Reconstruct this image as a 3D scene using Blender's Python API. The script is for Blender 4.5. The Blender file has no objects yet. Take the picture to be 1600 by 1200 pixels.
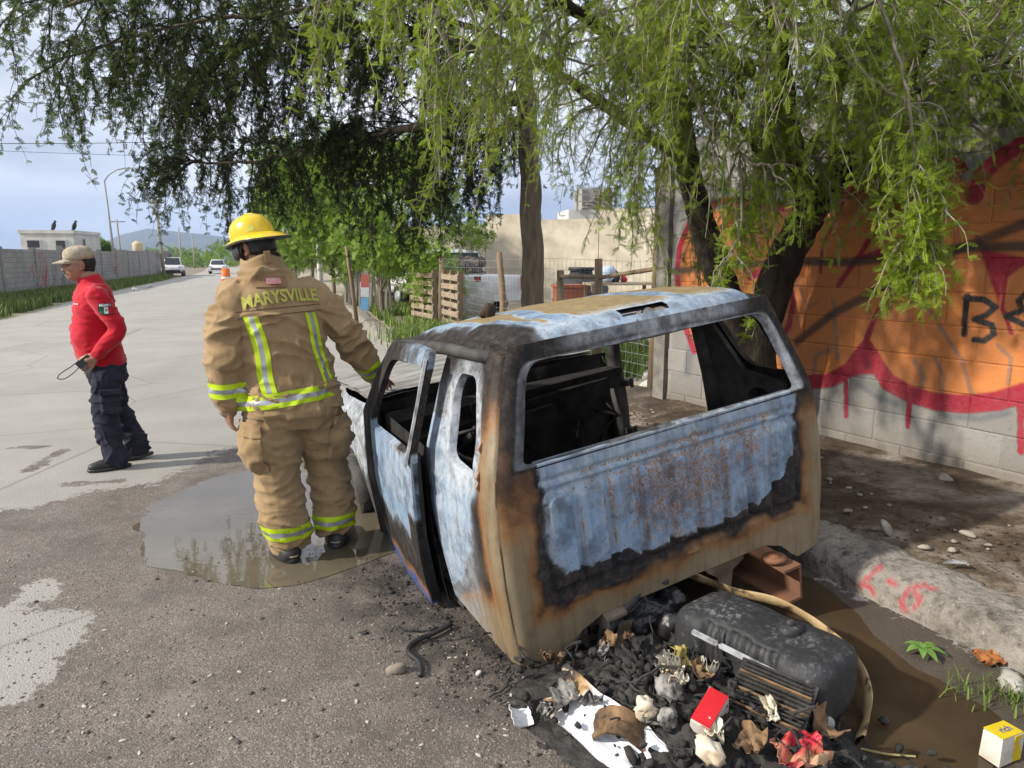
import bpy, bmesh, math, random
import numpy as np
from mathutils import Vector, Matrix, Euler, noise as mn
from mathutils.bvhtree import BVHTree

SC = bpy.context.scene
COL = SC.collection
R = math.radians
rng = random.Random(7)
nrs = np.random.RandomState(11)

# ------------------------------------------------------------------ camera
CAM_H, PITCH, FPX = 1.55, R(10), 1110.0
cd = bpy.data.cameras.new('camera'); cam = bpy.data.objects.new('camera', cd); COL.objects.link(cam)
cam.location = (0, 0, CAM_H); cam.rotation_euler = (R(90) - PITCH, 0, 0)
cd.sensor_width = 36; cd.lens = FPX / 1600 * 36; cd.clip_start = 0.05; cd.clip_end = 20000
SC.camera = cam

# ------------------------------------------------------------------ world, sun, exposure
SUN_EL, SUN_H = R(31), Vector((-0.94, -0.34))
SUN_H.normalize()
W = bpy.data.worlds.new('World'); SC.world = W; W.use_nodes = True
nt = W.node_tree; N = nt.nodes; L = nt.links
N.clear()
wo = N.new('ShaderNodeOutputWorld'); bg = N.new('ShaderNodeBackground'); L.new(bg.outputs[0], wo.inputs[0])
sk = N.new('ShaderNodeTexSky'); sk.sky_type = 'NISHITA'; sk.sun_disc = False
sk.sun_elevation = SUN_EL; sk.sun_rotation = math.atan2(SUN_H.x, SUN_H.y); sk.dust_density = 2.0
tc = N.new('ShaderNodeTexCoord')
mp = N.new('ShaderNodeMapping'); mp.inputs['Scale'].default_value = (1.0, 1.0, 3.2)
L.new(tc.outputs['Generated'], mp.inputs[0])
n1 = N.new('ShaderNodeTexNoise'); n1.inputs['Scale'].default_value = 2.1; n1.inputs['Detail'].default_value = 7; n1.inputs['Roughness'].default_value = .52
L.new(mp.outputs[0], n1.inputs['Vector'])
cr = N.new('ShaderNodeValToRGB')          # cloud brightness
e = cr.color_ramp.elements
e[0].position = .36; e[0].color = (5.2, 5.6, 6.5, 1)
e[1].position = .66; e[1].color = (11.2, 11.3, 11.5, 1)
m_ = e.new(.5); m_.color = (8.0, 8.4, 9.2, 1)
L.new(n1.outputs['Fac'], cr.inputs[0])
n2 = N.new('ShaderNodeTexNoise'); n2.inputs['Scale'].default_value = 1.3; n2.inputs['Detail'].default_value = 4
L.new(mp.outputs[0], n2.inputs['Vector'])
cm = N.new('ShaderNodeValToRGB'); cm.color_ramp.elements[0].position = .24; cm.color_ramp.elements[1].position = .38
L.new(n2.outputs['Fac'], cm.inputs[0])
mx = N.new('ShaderNodeMixRGB'); L.new(cm.outputs[0], mx.inputs[0]); L.new(sk.outputs[0], mx.inputs[1]); L.new(cr.outputs[0], mx.inputs[2])
L.new(mx.outputs[0], bg.inputs[0]); bg.inputs[1].default_value = 0.085

sl = bpy.data.lights.new('sun', 'SUN'); sl.energy = 4.3; sl.angle = R(1.8); sl.color = (1, .93, .82)
so = bpy.data.objects.new('sun', sl); COL.objects.link(so)
TOSUN = Vector((SUN_H.x * math.cos(SUN_EL), SUN_H.y * math.cos(SUN_EL), math.sin(SUN_EL)))
so.rotation_euler = (-TOSUN).to_track_quat('-Z', 'Y').to_euler(); so.location = TOSUN * 30
SC.cycles.max_bounces = 6; SC.cycles.diffuse_bounces = 3; SC.cycles.glossy_bounces = 3; SC.cycles.transmission_bounces = 4; SC.cycles.volume_bounces = 0; SC.cycles.caustics_reflective = False; SC.cycles.caustics_refractive = False
vs = SC.view_settings; vs.view_transform = 'Standard'; vs.look = 'None'; vs.gamma = 1; vs.exposure = 0.55; vs.use_curve_mapping = False

# ------------------------------------------------------------------ helpers
def ray(px, py):
    x = (px - 800) / FPX; u = (600 - py) / FPX
    return Vector((x, math.cos(PITCH) + u * math.sin(PITCH), -math.sin(PITCH) + u * math.cos(PITCH)))
def G(px, py, z=0.0):                       # where a line of sight meets the level z
    d = ray(px, py); t = (z - CAM_H) / d.z; return Vector((d.x * t, d.y * t, z))
def A(px, py, Y):                           # ... or the distance Y
    d = ray(px, py); t = Y / d.y; return Vector((d.x * t, Y, CAM_H + d.z * t))

def tag(o, label=None, cat=None, group=None, kind=None):
    if label: o['label'] = label
    if cat: o['category'] = cat
    if group: o['group'] = group
    if kind: o['kind'] = kind
    return o
def empty(name, loc=(0, 0, 0), rz=0, label=None, cat=None, group=None):
    o = bpy.data.objects.new(name, None); COL.objects.link(o); o.location = loc; o.rotation_euler = (0, 0, rz)
    o.empty_display_size = .1
    return tag(o, label, cat, group)
def mk(name, V, F, m=None, parent=None, smooth=False, attrs=None, auto=None):
    me = bpy.data.meshes.new(name)
    me.from_pydata([tuple(v) for v in V], [], [tuple(f) for f in F]); me.validate(); me.update()
    if attrs:
        for k, data in attrs.items():
            a = np.asarray(data, dtype=np.float32)
            if a.ndim == 1:
                at = me.attributes.new(k, 'FLOAT', 'POINT'); at.data.foreach_set('value', a)
            else:
                at = me.attributes.new(k, 'FLOAT_COLOR', 'POINT')
                c = np.ones((len(a), 4), np.float32); c[:, :a.shape[1]] = a; at.data.foreach_set('color', c.ravel())
    return link(name, me, m, parent, smooth)
def link(name, me, m=None, parent=None, smooth=False):
    o = bpy.data.objects.new(name, me); COL.objects.link(o)
    if m is not None:
        me.materials.clear()
        for q in (m if isinstance(m, (list, tuple)) else [m]): me.materials.append(q)
    if smooth and len(me.polygons): me.polygons.foreach_set('use_smooth', np.ones(len(me.polygons), dtype=bool))
    if parent: o.parent = parent
    return o
def fastmesh(name, V, Q, m=None, parent=None, smooth=False, attrs=None, nside=4):
    V = np.asarray(V, np.float32); Q = np.asarray(Q, np.int32)
    me = bpy.data.meshes.new(name)
    me.vertices.add(len(V)); me.vertices.foreach_set('co', V.ravel())
    me.loops.add(Q.size); me.loops.foreach_set('vertex_index', Q.ravel())
    me.polygons.add(len(Q)); me.polygons.foreach_set('loop_start', np.arange(0, Q.size, nside, dtype=np.int32))
    me.update(calc_edges=True)
    if attrs:
        for k, a in attrs.items():
            a = np.asarray(a, np.float32)
            if a.ndim == 1:
                at = me.attributes.new(k, 'FLOAT', 'POINT'); at.data.foreach_set('value', a)
            else:
                at = me.attributes.new(k, 'FLOAT_COLOR', 'POINT')
                c = np.ones((len(a), 4), np.float32); c[:, :a.shape[1]] = a; at.data.foreach_set('color', c.ravel())
    return link(name, me, m, parent, smooth)

class MB:
    """collects shapes for one mesh"""
    def __init__(s): s.V = []; s.F = []
    def add(s, V, F):
        b = len(s.V); s.V += [Vector(v) for v in V]; s.F += [tuple(b + i for i in f) for f in F]; return s
    def box(s, c, d, rot=None, taper=1.0, jit=0):
        c = Vector(c); M = (Euler(rot).to_matrix() if rot is not None and not isinstance(rot, Matrix) else rot)
        V = []
        for z in (-1, 1):
            k = taper if z > 0 else 1
            for x, y in ((-1, -1), (1, -1), (1, 1), (-1, 1)):
                v = Vector((x * d[0] / 2 * k, y * d[1] / 2 * k, z * d[2] / 2))
                if jit: v += Vector((rng.uniform(-jit, jit), rng.uniform(-jit, jit), rng.uniform(-jit, jit)))
                V.append(c + (M @ v if M is not None else v))
        return s.add(V, [(3, 2, 1, 0), (4, 5, 6, 7), (0, 1, 5, 4), (1, 2, 6, 5), (2, 3, 7, 6), (3, 0, 4, 7)])
    def tube(s, P, r, n=8, cap=True, jit=0):
        P = [Vector(p) for p in P]; rr = r if isinstance(r, (list, tuple)) else [r] * len(P)
        V = []; F = []; up = None
        for i, p in enumerate(P):
            t = (P[min(i + 1, len(P) - 1)] - P[max(i - 1, 0)])
            if t.length < 1e-9: t = Vector((0, 0, 1))
            t.normalize()
            if up is None: up = Vector((0, 0, 1)) if abs(t.z) < .9 else Vector((1, 0, 0))
            a = t.cross(up)
            if a.length < 1e-6: a = t.orthogonal()
            a.normalize(); b = a.cross(t).normalized(); up = b
            for k in range(n):
                g = 2 * math.pi * k / n
                q = rr[i] * (1 + (rng.uniform(-jit, jit) if jit else 0))
                V.append(p + a * math.cos(g) * q + b * math.sin(g) * q)
        for i in range(len(P) - 1):
            for k in range(n):
                F.append((i * n + k, i * n + (k + 1) % n, (i + 1) * n + (k + 1) % n, (i + 1) * n + k))
        if cap: F.append(tuple(range(n - 1, -1, -1))); F.append(tuple((len(P) - 1) * n + k for k in range(n)))
        return s.add(V, F)
    def ell(s, c, d, rot=None, nu=14, nv=9, f=None):
        M = Euler(rot).to_matrix() if rot is not None else Matrix.Identity(3); c = Vector(c); V = []; F = []
        for j in range(nv + 1):
            ph = math.pi * j / nv
            for i in range(nu):
                th = 2 * math.pi * i / nu
                v = Vector((d[0] * math.sin(ph) * math.cos(th), d[1] * math.sin(ph) * math.sin(th), d[2] * math.cos(ph)))
                if f: v = f(v)
                V.append(c + M @ v)
        for j in range(nv):
            for i in range(nu):
                F.append((j * nu + i, (j + 1) * nu + i, (j + 1) * nu + (i + 1) % nu, j * nu + (i + 1) % nu))
        return s.add(V, F)
    def loft(s, rings, cap=True, close=True):
        n = len(rings[0]); V = [v for r in rings for v in r]; F = []
        for i in range(len(rings) - 1):
            for k in range(n if close else n - 1):
                F.append((i * n + k, i * n + (k + 1) % n, (i + 1) * n + (k + 1) % n, (i + 1) * n + k))
        if cap: F.append(tuple(range(n - 1, -1, -1))); F.append(tuple((len(rings) - 1) * n + k for k in range(n)))
        return s.add(V, F)
    def prism(s, pts, off):
        n = len(pts); off = Vector(off); P = [Vector(p) for p in pts]
        return s.add(P + [p + off for p in P], [tuple(range(n - 1, -1, -1)), tuple(range(n, 2 * n))] + [(i, (i + 1) % n, n + (i + 1) % n, n + i) for i in range(n)])
    def rock(s, c, d, seed=0, amp=.25, nu=10, nv=7):
        o = Vector((seed * 3.1, seed * 1.7, seed * .9))
        def f(v):
            k = Vector((v.x / d[0], v.y / d[1], v.z / d[2]))
            return v * (1 + amp * mn.noise(k * 1.6 + o) + amp * .5 * mn.noise(k * 4 + o))
        return s.ell(c, d, (rng.uniform(0, 1), rng.uniform(0, 1), rng.uniform(0, 6)), nu, nv, f)
    def build(s, name, m=None, parent=None, smooth=False):
        return mk(name, s.V, s.F, m, parent, smooth)

def copy_tree(o, parent=None):
    c = o.copy(); COL.objects.link(c); c.parent = parent
    for ch in list(o.children): copy_tree(ch, c)
    return c
def catmull(P, n=8):
    P = [Vector(p) for p in P]; out = []
    Q = [P[0] * 2 - P[1]] + P + [P[-1] * 2 - P[-2]]
    for i in range(1, len(Q) - 2):
        a, b, c, d = Q[i - 1:i + 3]
        for k in range(n):
            t = k / n
            out.append(.5 * ((2 * b) + (c - a) * t + (2 * a - 5 * b + 4 * c - d) * t * t + (3 * b - a - 3 * c + d) * t ** 3))
    out.append(P[-1]); return out
def remesh(mb, voxel=.012, smooth=4, fac=.5, disp=None):
    """union of overlapping shapes as one continuous surface"""
    me = bpy.data.meshes.new('tmp'); me.from_pydata([tuple(v) for v in mb.V], [], mb.F); me.update()
    bm = bmesh.new(); bm.from_mesh(me); bmesh.ops.recalc_face_normals(bm, faces=bm.faces); bm.to_mesh(me); bm.free()
    o = bpy.data.objects.new('tmp', me); COL.objects.link(o)
    md = o.modifiers.new('r', 'REMESH'); md.mode = 'VOXEL'; md.voxel_size = voxel
    ms = o.modifiers.new('s', 'SMOOTH'); ms.iterations = smooth; ms.factor = fac
    dg = bpy.context.evaluated_depsgraph_get(); dg.update()
    out = bpy.data.meshes.new_from_object(o.evaluated_get(dg))
    bpy.data.objects.remove(o); bpy.data.meshes.remove(me)
    if disp:
        n = len(out.vertices); no = [v.normal.copy() for v in out.vertices]
        for v, nn in zip(out.vertices, no): v.co += nn * disp(v.co, nn)
        out.update()
    return out
def bvh_of(me): return BVHTree.FromPolygons([v.co.copy() for v in me.vertices], [tuple(p.vertices) for p in me.polygons])
def sstep(a, b, x):
    t = min(1, max(0, (x - a) / (b - a))); return t * t * (3 - 2 * t)
def interp(x, xs, ys): return float(np.interp(x, xs, ys))
def fbm(p, o=4, s=1.0):
    a = 0; k = .5; q = Vector(p) * s
    for _ in range(o): a += k * mn.noise(q); q = q * 2.03; k *= .5
    return a

# ------------------------------------------------------------------ materials
MATS = {}
class NB:
    """small node-tree builder"""
    def __init__(s, name):
        s.m = bpy.data.materials.new(name); s.m.use_nodes = True; s.t = s.m.node_tree
        s.p = s.t.nodes['Principled BSDF']; s.tc = None
    def n(s, ty, **kw):
        x = s.t.nodes.new('ShaderNode' + ty)
        for k, v in kw.items(): setattr(x, k, v)
        return x
    def l(s, a, b): s.t.links.new(a, b)
    def co(s, which='Object'):
        if s.tc is None: s.tc = s.n('TexCoord')
        return s.tc.outputs[which]
    def noise(s, scale, detail=4, rough=.55, vec=None, stretch=None, dist=0):
        v = vec or s.co()
        if stretch:
            q = s.n('Mapping'); q.inputs['Scale'].default_value = stretch; s.l(v, q.inputs[0]); v = q.outputs[0]
        x = s.n('TexNoise'); x.inputs['Scale'].default_value = scale; x.inputs['Detail'].default_value = detail
        x.inputs['Roughness'].default_value = rough; x.inputs['Distortion'].default_value = dist; s.l(v, x.inputs['Vector']); return x.outputs['Fac']
    def ramp(s, fac, stops, interp_='LINEAR'):
        x = s.n('ValToRGB'); x.color_ramp.interpolation = interp_; e = x.color_ramp.elements
        while len(e) < len(stops): e.new(.5)
        for i, (p, c) in enumerate(stops):
            e[i].position = p; e[i].color = (c, c, c, 1) if not isinstance(c, (tuple, list)) else (c[0], c[1], c[2], 1)
        s.l(fac, x.inputs[0]); return x.outputs[0]
    def mix(s, fac, a, b, mode='MIX'):
        x = s.n('MixRGB', blend_type=mode)
        for i, v in ((0, fac), (1, a), (2, b)):
            if hasattr(v, 'is_linked') or hasattr(v, 'links'): s.l(v, x.inputs[i])
            elif isinstance(v, (int, float)) and i == 0: x.inputs[0].default_value = v
            elif isinstance(v, (int, float)): x.inputs[i].default_value = (v, v, v, 1)
            else: x.inputs[i].default_value = (v[0], v[1], v[2], 1)
        return x.outputs[0]
    def math(s, op, a, b=0.0, clamp=False):
        x = s.n('Math', operation=op); x.use_clamp = clamp
        for i, v in ((0, a), (1, b)):
            if hasattr(v, 'links'): s.l(v, x.inputs[i])
            else: x.inputs[i].default_value = v
        return x.outputs[0]
    def attr(s, name): 
        x = s.n('Attribute'); x.attribute_name = name; return x
    def bump(s, h, strength=.3, dist=.01, prev=None):
        x = s.n('Bump'); x.inputs['Strength'].default_value = strength; x.inputs['Distance'].default_value = dist
        s.l(h, x.inputs['Height'])
        if prev is not None: s.l(prev, x.inputs['Normal'])
        s.l(x.outputs[0], s.p.inputs['Normal']); return x.outputs[0]
    def set(s, **kw):
        names = dict(col='Base Color', rough='Roughness', metal='Metallic', spec='Specular IOR Level', ior='IOR', trans='Transmission Weight', coat='Coat Weight', alpha='Alpha', sheen='Sheen Weight')
        for k, v in kw.items():
            i = s.p.inputs[names[k]]
            if hasattr(v, 'links'): s.l(v, i)
            elif isinstance(v, (tuple, list)): i.default_value = (v[0], v[1], v[2], 1)
            else: i.default_value = v
        return s
def simple(name, c1, c2=None, scale=8, rough=.7, bump=.2, bscale=40, bdist=.004, metal=0, spec=.3, detail=5, lo=.35, hi=.65, stretch=None):
    if name in MATS: return MATS[name]
    b = NB(name); c2 = c2 or tuple(x * .7 for x in c1)
    f = b.noise(scale, detail, .6, stretch=stretch)
    b.set(col=b.ramp(f, [(lo, c1), (hi, c2)]), rough=rough, metal=metal, spec=spec)
    if bump: b.bump(b.noise(bscale, 4, .6, stretch=stretch), bump, bdist)
    MATS[name] = b.m; return b.m
# ================================================================== the ground, road, kerb, puddles
def resample(P, step):
    P = [Vector(p) for p in P]; out = [P[0]]
    for a, b in zip(P[:-1], P[1:]):
        n = max(1, int((b - a).length / step))
        for i in range(1, n + 1): out.append(a.lerp(b, i / n))
    return out
KERB = [(4.15, -2.2), (2.95, .45), (1.80, 2.75), (.62, 5.4), (-.8, 8.7), (-2.18, 12.33), (-3.4, 16.2), (-4.68, 20.4), (-7, 27), (-11.5, 40), (-18.5, 58), (-40, 110), (-125, 310), (-560, 1300)]
LEFT = [(-6.2, -2.2), (-7.4, .45), (-8.2, 2.75), (-9.2, 5.4), (-10.2, 8.7), (-11.2, 12.33), (-12.4, 16.2), (-14, 20.8), (-16.4, 27), (-21.2, 40.5), (-27.2, 58), (-48, 113), (-134, 314), (-570, 1303)]
_k = [Vector((x, y, 0)) for x, y in KERB]; _ks = catmull(_k, 12)
_ls = catmull([Vector((x, y, 0)) for x, y in LEFT], 12)
KX = np.array([p.x for p in _ks]); KY = np.array([p.y for p in _ks])
LX = np.array([p.x for p in _ls]); LY = np.array([p.y for p in _ls])
def kerbx(y): return float(np.interp(y, KY, KX))
def leftx(y): return float(np.interp(y, LY, LX))

def sdf(P, poly):
    """signed distance (positive inside) of points P (n,2) to a closed polygon"""
    P = np.asarray(P); poly = np.asarray(poly); d = np.full(len(P), 1e9); ins = np.zeros(len(P), bool)
    for i in range(len(poly)):
        a = poly[i]; b = poly[(i + 1) % len(poly)]; ab = b - a
        t = np.clip(((P - a) @ ab) / max(1e-12, ab @ ab), 0, 1)
        d = np.minimum(d, np.hypot(*(P - a - t[:, None] * ab).T))
        c = ((a[1] > P[:, 1]) != (b[1] > P[:, 1]))
        with np.errstate(divide='ignore', invalid='ignore'):
            x = (b[0] - a[0]) * (P[:, 1] - a[1]) / (b[1] - a[1]) + a[0]
        ins ^= c & (P[:, 0] < x)
    return np.where(ins, d, -d)
def dline(P, line):
    P = np.asarray(P); d = np.full(len(P), 1e9)
    for a, b in zip(line[:-1], line[1:]):
        a = np.asarray(a); b = np.asarray(b); ab = b - a
        t = np.clip(((P - a) @ ab) / max(1e-12, ab @ ab), 0, 1)
        d = np.minimum(d, np.hypot(*(P - a - t[:, None] * ab).T))
    return d
def gp(pts, z=0): return [tuple(G(*p, z).xy) for p in pts]
def npss(a, b, x): t = np.clip((x - a) / (b - a), 0, 1); return t * t * (3 - 2 * t)
def grid_faces(nu, nv):
    i = np.arange(nu - 1)[:, None] * nv + np.arange(nv - 1)[None, :]
    i = i.ravel(); return np.stack([i, i + nv, i + nv + 1, i + 1], 1)

# dirt everywhere under it
bd = NB('dirt'); f = bd.noise(.35, 6, .6); g_ = bd.noise(9, 5, .7)
bd.set(col=bd.mix(bd.ramp(g_, [(.35, 0.0), (.7, .55)]), bd.ramp(f, [(.35, (.30, .25, .19)), (.65, (.22, .19, .14))]), (.12, .10, .08)), rough=.95, spec=.1)
bd.bump(g_, .6, .03)
S = 4300
ground = mk('ground', [(-S, -250, -.06), (S, -250, -.06), (S, 3700, -.06), (-S, 3700, -.06)], [(0, 1, 2, 3)], bd.m); tag(ground, kind='structure')

# road sheet
WETP = gp([(-500, 800), (0, 797), (60, 792), (110, 775), (170, 762), (240, 757), (290, 728), (345, 704), (450, 684), (560, 660), (640, 640)]) + [(kerbx(9), 9.0), (kerbx(2.5), 2.5), (3.2, 0), (3.8, -1.8), (-3.6, -1.8), (-4.2, 1.2)]
DRY1 = gp([(-160, 945), (0, 948), (60, 952), (150, 962), (118, 1000), (100, 1040), (50, 1085), (0, 1105), (-160, 1150)])
DRY2 = gp([(20, 928), (60, 905), (100, 902), (88, 935), (45, 942)])
STR = [gp([(20, 700), (65, 698)]), gp([(45, 735), (75, 718), (100, 703)]), gp([(105, 757), (185, 752)])]
ys = list(np.arange(-2.2, 9, .06)) + list(np.arange(9, 24, .3)) + list(np.arange(24, 70, 2)) + list(np.arange(70, 300, 15)) + [300, 500, 800, 1300]
tt = np.linspace(0, 1, 170)
V = np.array([(leftx(y) + (kerbx(y) - leftx(y)) * t, y, 0) for y in ys for t in tt])
P2 = V[:, :2]
wet = npss(-.22, .22, sdf(P2, WETP)); wet *= 1 - npss(-.12, .12, sdf(P2, DRY1)) ; wet *= 1 - npss(-.07, .07, sdf(P2, DRY2))
for s_ in STR: wet = np.maximum(wet, .75 * (1 - npss(.02, .11, dline(P2, s_))))
muddy = npss(1.6, .2, np.hypot((P2[:, 0] - kerbx(2.6) + .3) / 1.0, (P2[:, 1] - 2.6) / 2.2)) 
soot = npss(.75, .05, dline(P2, gp([(640, 900), (720, 960), (800, 1030), (900, 1060), (1050, 1100)]))) 
b = NB('road_asphalt')
wa = b.attr('wet').outputs['Fac']; big = b.noise(1.1, 5, .6); mid = b.noise(6, 5, .65); fin = b.noise(95, 3, .6)
vor = b.n('TexVoronoi'); vor.inputs['Scale'].default_value = 150; b.l(b.co(), vor.inputs['Vector'])
wm = b.math('ADD', wa, b.math('MULTIPLY', b.math('SUBTRACT', mid, .5), 1.5))
wm = b.math('ADD', wm, b.math('MULTIPLY', b.math('SUBTRACT', b.noise(24, 4, .7), .5), .8))
wm = b.ramp(wm, [(.44, 0.0), (.58, 1.0)])
dry = b.mix(b.ramp(big, [(.3, 0.0), (.7, 1.0)]), (.40, .38, .345), (.315, .30, .275))
ck = b.n('TexVoronoi'); ck.feature = 'DISTANCE_TO_EDGE'; ck.inputs['Scale'].default_value = .42; b.l(b.mix(.22, b.co(), b.n('TexNoise').outputs['Color'], 'ADD'), ck.inputs['Vector'])
crk = b.ramp(ck.outputs['Distance'], [(.0, .75), (.006, 0.0)])
dry = b.mix(crk, dry, (.15, .14, .125))
dry = b.mix(b.ramp(b.noise(.5, 5, .65, stretch=(1, .35, 1)), [(.5, 0.0), (.7, .5)]), dry, (.27, .25, .225))
dry = b.mix(b.ramp(fin, [(.35, .0), (.72, .45)]), dry, (.20, .19, .175))
wetc = b.mix(b.ramp(big, [(.35, 0.0), (.65, 1.0)]), (.128, .108, .091), (.185, .158, .135))
agg = b.n('TexWhiteNoise'); b.l(vor.outputs['Position'], agg.inputs['Vector'])
wetc = b.mix(b.ramp(agg.outputs['Value'], [(.80, .0), (.86, .6)]), wetc, (.33, .28, .23))
wetc = b.mix(b.ramp(agg.outputs['Value'], [(.12, .65), (.2, 0.0)]), wetc, (.085, .074, .066))
wetc = b.mix(b.ramp(b.noise(2.6, 6, .7), [(.46, 0.0), (.62, .45)]), wetc, (.078, .064, .053))
wetc = b.mix(b.ramp(b.noise(3.7, 5, .7, dist=.5), [(.55, 0.0), (.68, .5)]), wetc, (.24, .21, .18))
wetc = b.mix(b.ramp(b.attr('muddy').outputs['Fac'], [(.1, 0.0), (.8, .8)]), wetc, (.06, .045, .032))
col = b.mix(wm, dry, wetc)
sm = b.math('MULTIPLY', b.attr('soot').outputs['Fac'], b.ramp(mid, [(.38, .15), (.58, 1.0)]))
col = b.mix(b.math('MULTIPLY', sm, .85), col, (.022, .02, .018))
b.set(col=col, rough=b.mix(wm, .88, b.ramp(mid, [(.38, .5), (.6, .78)])), spec=.35)
hh = b.math('ADD', b.math('MULTIPLY', vor.outputs['Distance'], -.9), b.math('MULTIPLY', fin, .5))
b1 = b.bump(hh, .5, .006)
road = fastmesh('road', V, grid_faces(len(ys), len(tt)), b.m, attrs=dict(wet=wet, muddy=muddy, soot=soot)); tag(road, kind='structure')

# puddles: thin sheets of muddy water with a natural outline
def outline(pts, n=6, amp=.015, seed=0):
    P = catmull([Vector((p[0], p[1], 0)) for p in pts] + [Vector((pts[0][0], pts[0][1], 0))], n)[:-1]
    out = []
    for p in P:
        k = amp * (mn.noise(Vector((p.x * 3.5, p.y * 3.5, seed))) * 1.6 + mn.noise(Vector((p.x * 9, p.y * 9, seed))) * .8 + .35 * mn.noise(Vector((p.x * 30, p.y * 30, seed))))
        out.append((p.x + k, p.y + k * .7))
    return out
bw = NB('muddy_water')
wn_ = bw.noise(2.2, 4, .5); 
bw.set(col=bw.ramp(bw.noise(1.6, 4), [(.35, (.145, .122, .085)), (.65, (.095, .078, .052))]), rough=.03, spec=.75, ior=1.5)
bw.bump(bw.noise(5.5, 2, .4, stretch=(1, 2.2, 1), dist=.8), .05, .01)
def sheet(name, pts, z, m):
    from mathutils.geometry import tessellate_polygon
    P = [Vector((x, y, z)) for x, y in pts]
    F = tessellate_polygon([P]); o = mk(name, P, F, m)
    me = o.data
    for p in me.polygons:
        if p.normal.z < 0: p.flip()
    return o
PUD = gp([(212, 826), (228, 797), (262, 778), (318, 752), (375, 738), (430, 728), (500, 716), (560, 712), (606, 722), (640, 770), (668, 830), (650, 862), (600, 868), (560, 884), (500, 905), (440, 918), (380, 917), (310, 904), (255, 888), (230, 868)])
pud = sheet('puddle', outline(PUD, 10, .035), .003, bw.m); tag(pud, kind='structure')
bg2 = NB('gutter_water'); bg2.set(col=bg2.ramp(bg2.noise(2.5, 5), [(.35, (.075, .052, .03)), (.65, (.045, .033, .02))]), rough=.08, spec=.4, ior=1.33)
bg2.bump(bg2.noise(14, 3, .5), .05, .01)
pud2 = sheet('gutter_puddle', outline(gp([(1090, 880), (1180, 905), (1270, 905), (1335, 960), (1370, 1000), (1420, 1040), (1500, 1085), (1560, 1120), (1560, 1190), (1480, 1240), (1330, 1240), (1200, 1180), (1100, 1050), (1050, 930)]), 6, .02, 3), .004, bg2.m); tag(pud2, kind='structure')

# kerb (rounded, worn concrete) with the red marks sprayed on it
REDM = [[(1378, 884), (1362, 897), (1343, 916)], [(1343, 915), (1358, 914), (1366, 926)], [(1386, 909), (1402, 912)], [(1462, 921), (1448, 916), (1432, 916), (1415, 925), (1408, 940), (1408, 952), (1420, 951), (1436, 945), (1438, 934), (1428, 928)]]
def proj(P):
    P = np.asarray(P); z = P[:, 2] - CAM_H; Fw = P[:, 1] * math.cos(PITCH) - z * math.sin(PITCH); Up = P[:, 1] * math.sin(PITCH) + z * math.cos(PITCH)
    return np.stack([800 + FPX * P[:, 0] / Fw, 600 - FPX * Up / Fw], 1)
prof = [(-.005, -.04), (.0, .03), (.012, .075), (.035, .11), (.07, .135), (.12, .145), (.18, .15), (.24, .15), (.29, .146), (.33, .14), (.35, .10)]
pp = resample([Vector((a, c, 0)) for a, c in prof], .02)
ky = list(np.arange(-2, 2.2, .08)) + list(np.arange(2.2, 4.3, .015)) + list(np.arange(4.3, 16, .1)) + list(np.arange(16, 60, .8)) + [70, 90, 110, 200, 310]
KV = []
for y in ky:
    dx = kerbx(y + .05) - kerbx(y - .05); t = Vector((dx, .1, 0)).normalized(); nrm = Vector((t.y, -t.x, 0))
    for q in pp:
        p = Vector((kerbx(y), y, 0)) + nrm * q.x; p.z = q.y
        k = (mn.noise(p * 5) * .018 + mn.noise(p * 17) * .012 + mn.noise(p * 43) * .007) * (1 if q.y > .05 else .3)
        p += nrm * k; p.z += k * .8; KV.append(p)
KVa = np.array(KV); red = np.zeros(len(KV))
KP = proj(KVa); KP[KVa[:, 1] < .5] = 9999     # where the sprayed figures lie on the kerb
for ln in REDM: red = np.maximum(red, (1 - npss(2.2, 4.6, dline(KP, ln))) * (KVa[:, 1] > 2.0) * (KVa[:, 1] < 4.3))
b = NB('kerb_concrete'); f = b.noise(3.5, 6, .65); f2 = b.noise(28, 4, .6)
c = b.ramp(f, [(.3, (.34, .31, .27)), (.55, (.25, .225, .195)), (.72, (.10, .085, .07))])
c = b.mix(b.ramp(f2, [(.5, 0.0), (.72, .65)]), c, (.09, .08, .07))
c = b.mix(b.ramp(b.noise(9, 6, .75), [(.54, 0.0), (.66, .8)]), c, (.055, .045, .037))
c = b.mix(b.ramp(b.noise(70, 3, .6), [(.62, 0.0), (.72, .7)]), c, (.42, .39, .34))
c = b.mix(b.math('MULTIPLY', b.attr('red').outputs['Fac'], b.ramp(f2, [(.3, 1.0), (.6, .55)])), c, (.42, .035, .06))
b.set(col=c, rough=.9, spec=.15); b.bump(b.math('ADD', f2, b.math('MULTIPLY', b.noise(90, 3, .6), .6)), .9, .014)
kerb = fastmesh('kerb', KVa, grid_faces(len(ky), len(pp)), b.m, smooth=True, attrs=dict(red=red)); tag(kerb, kind='structure')

# wall line
WO = Vector((3.06, 4.08, 0)); WE = Vector((1.50, 6.79, 0)); WD = (WE - WO).normalized(); WN = Vector((-WD.y, WD.x, 0))
if WN.x > 0: WN = -WN
def wallx(y): return WO.x + (y - WO.y) * WD.x / WD.y
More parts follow.
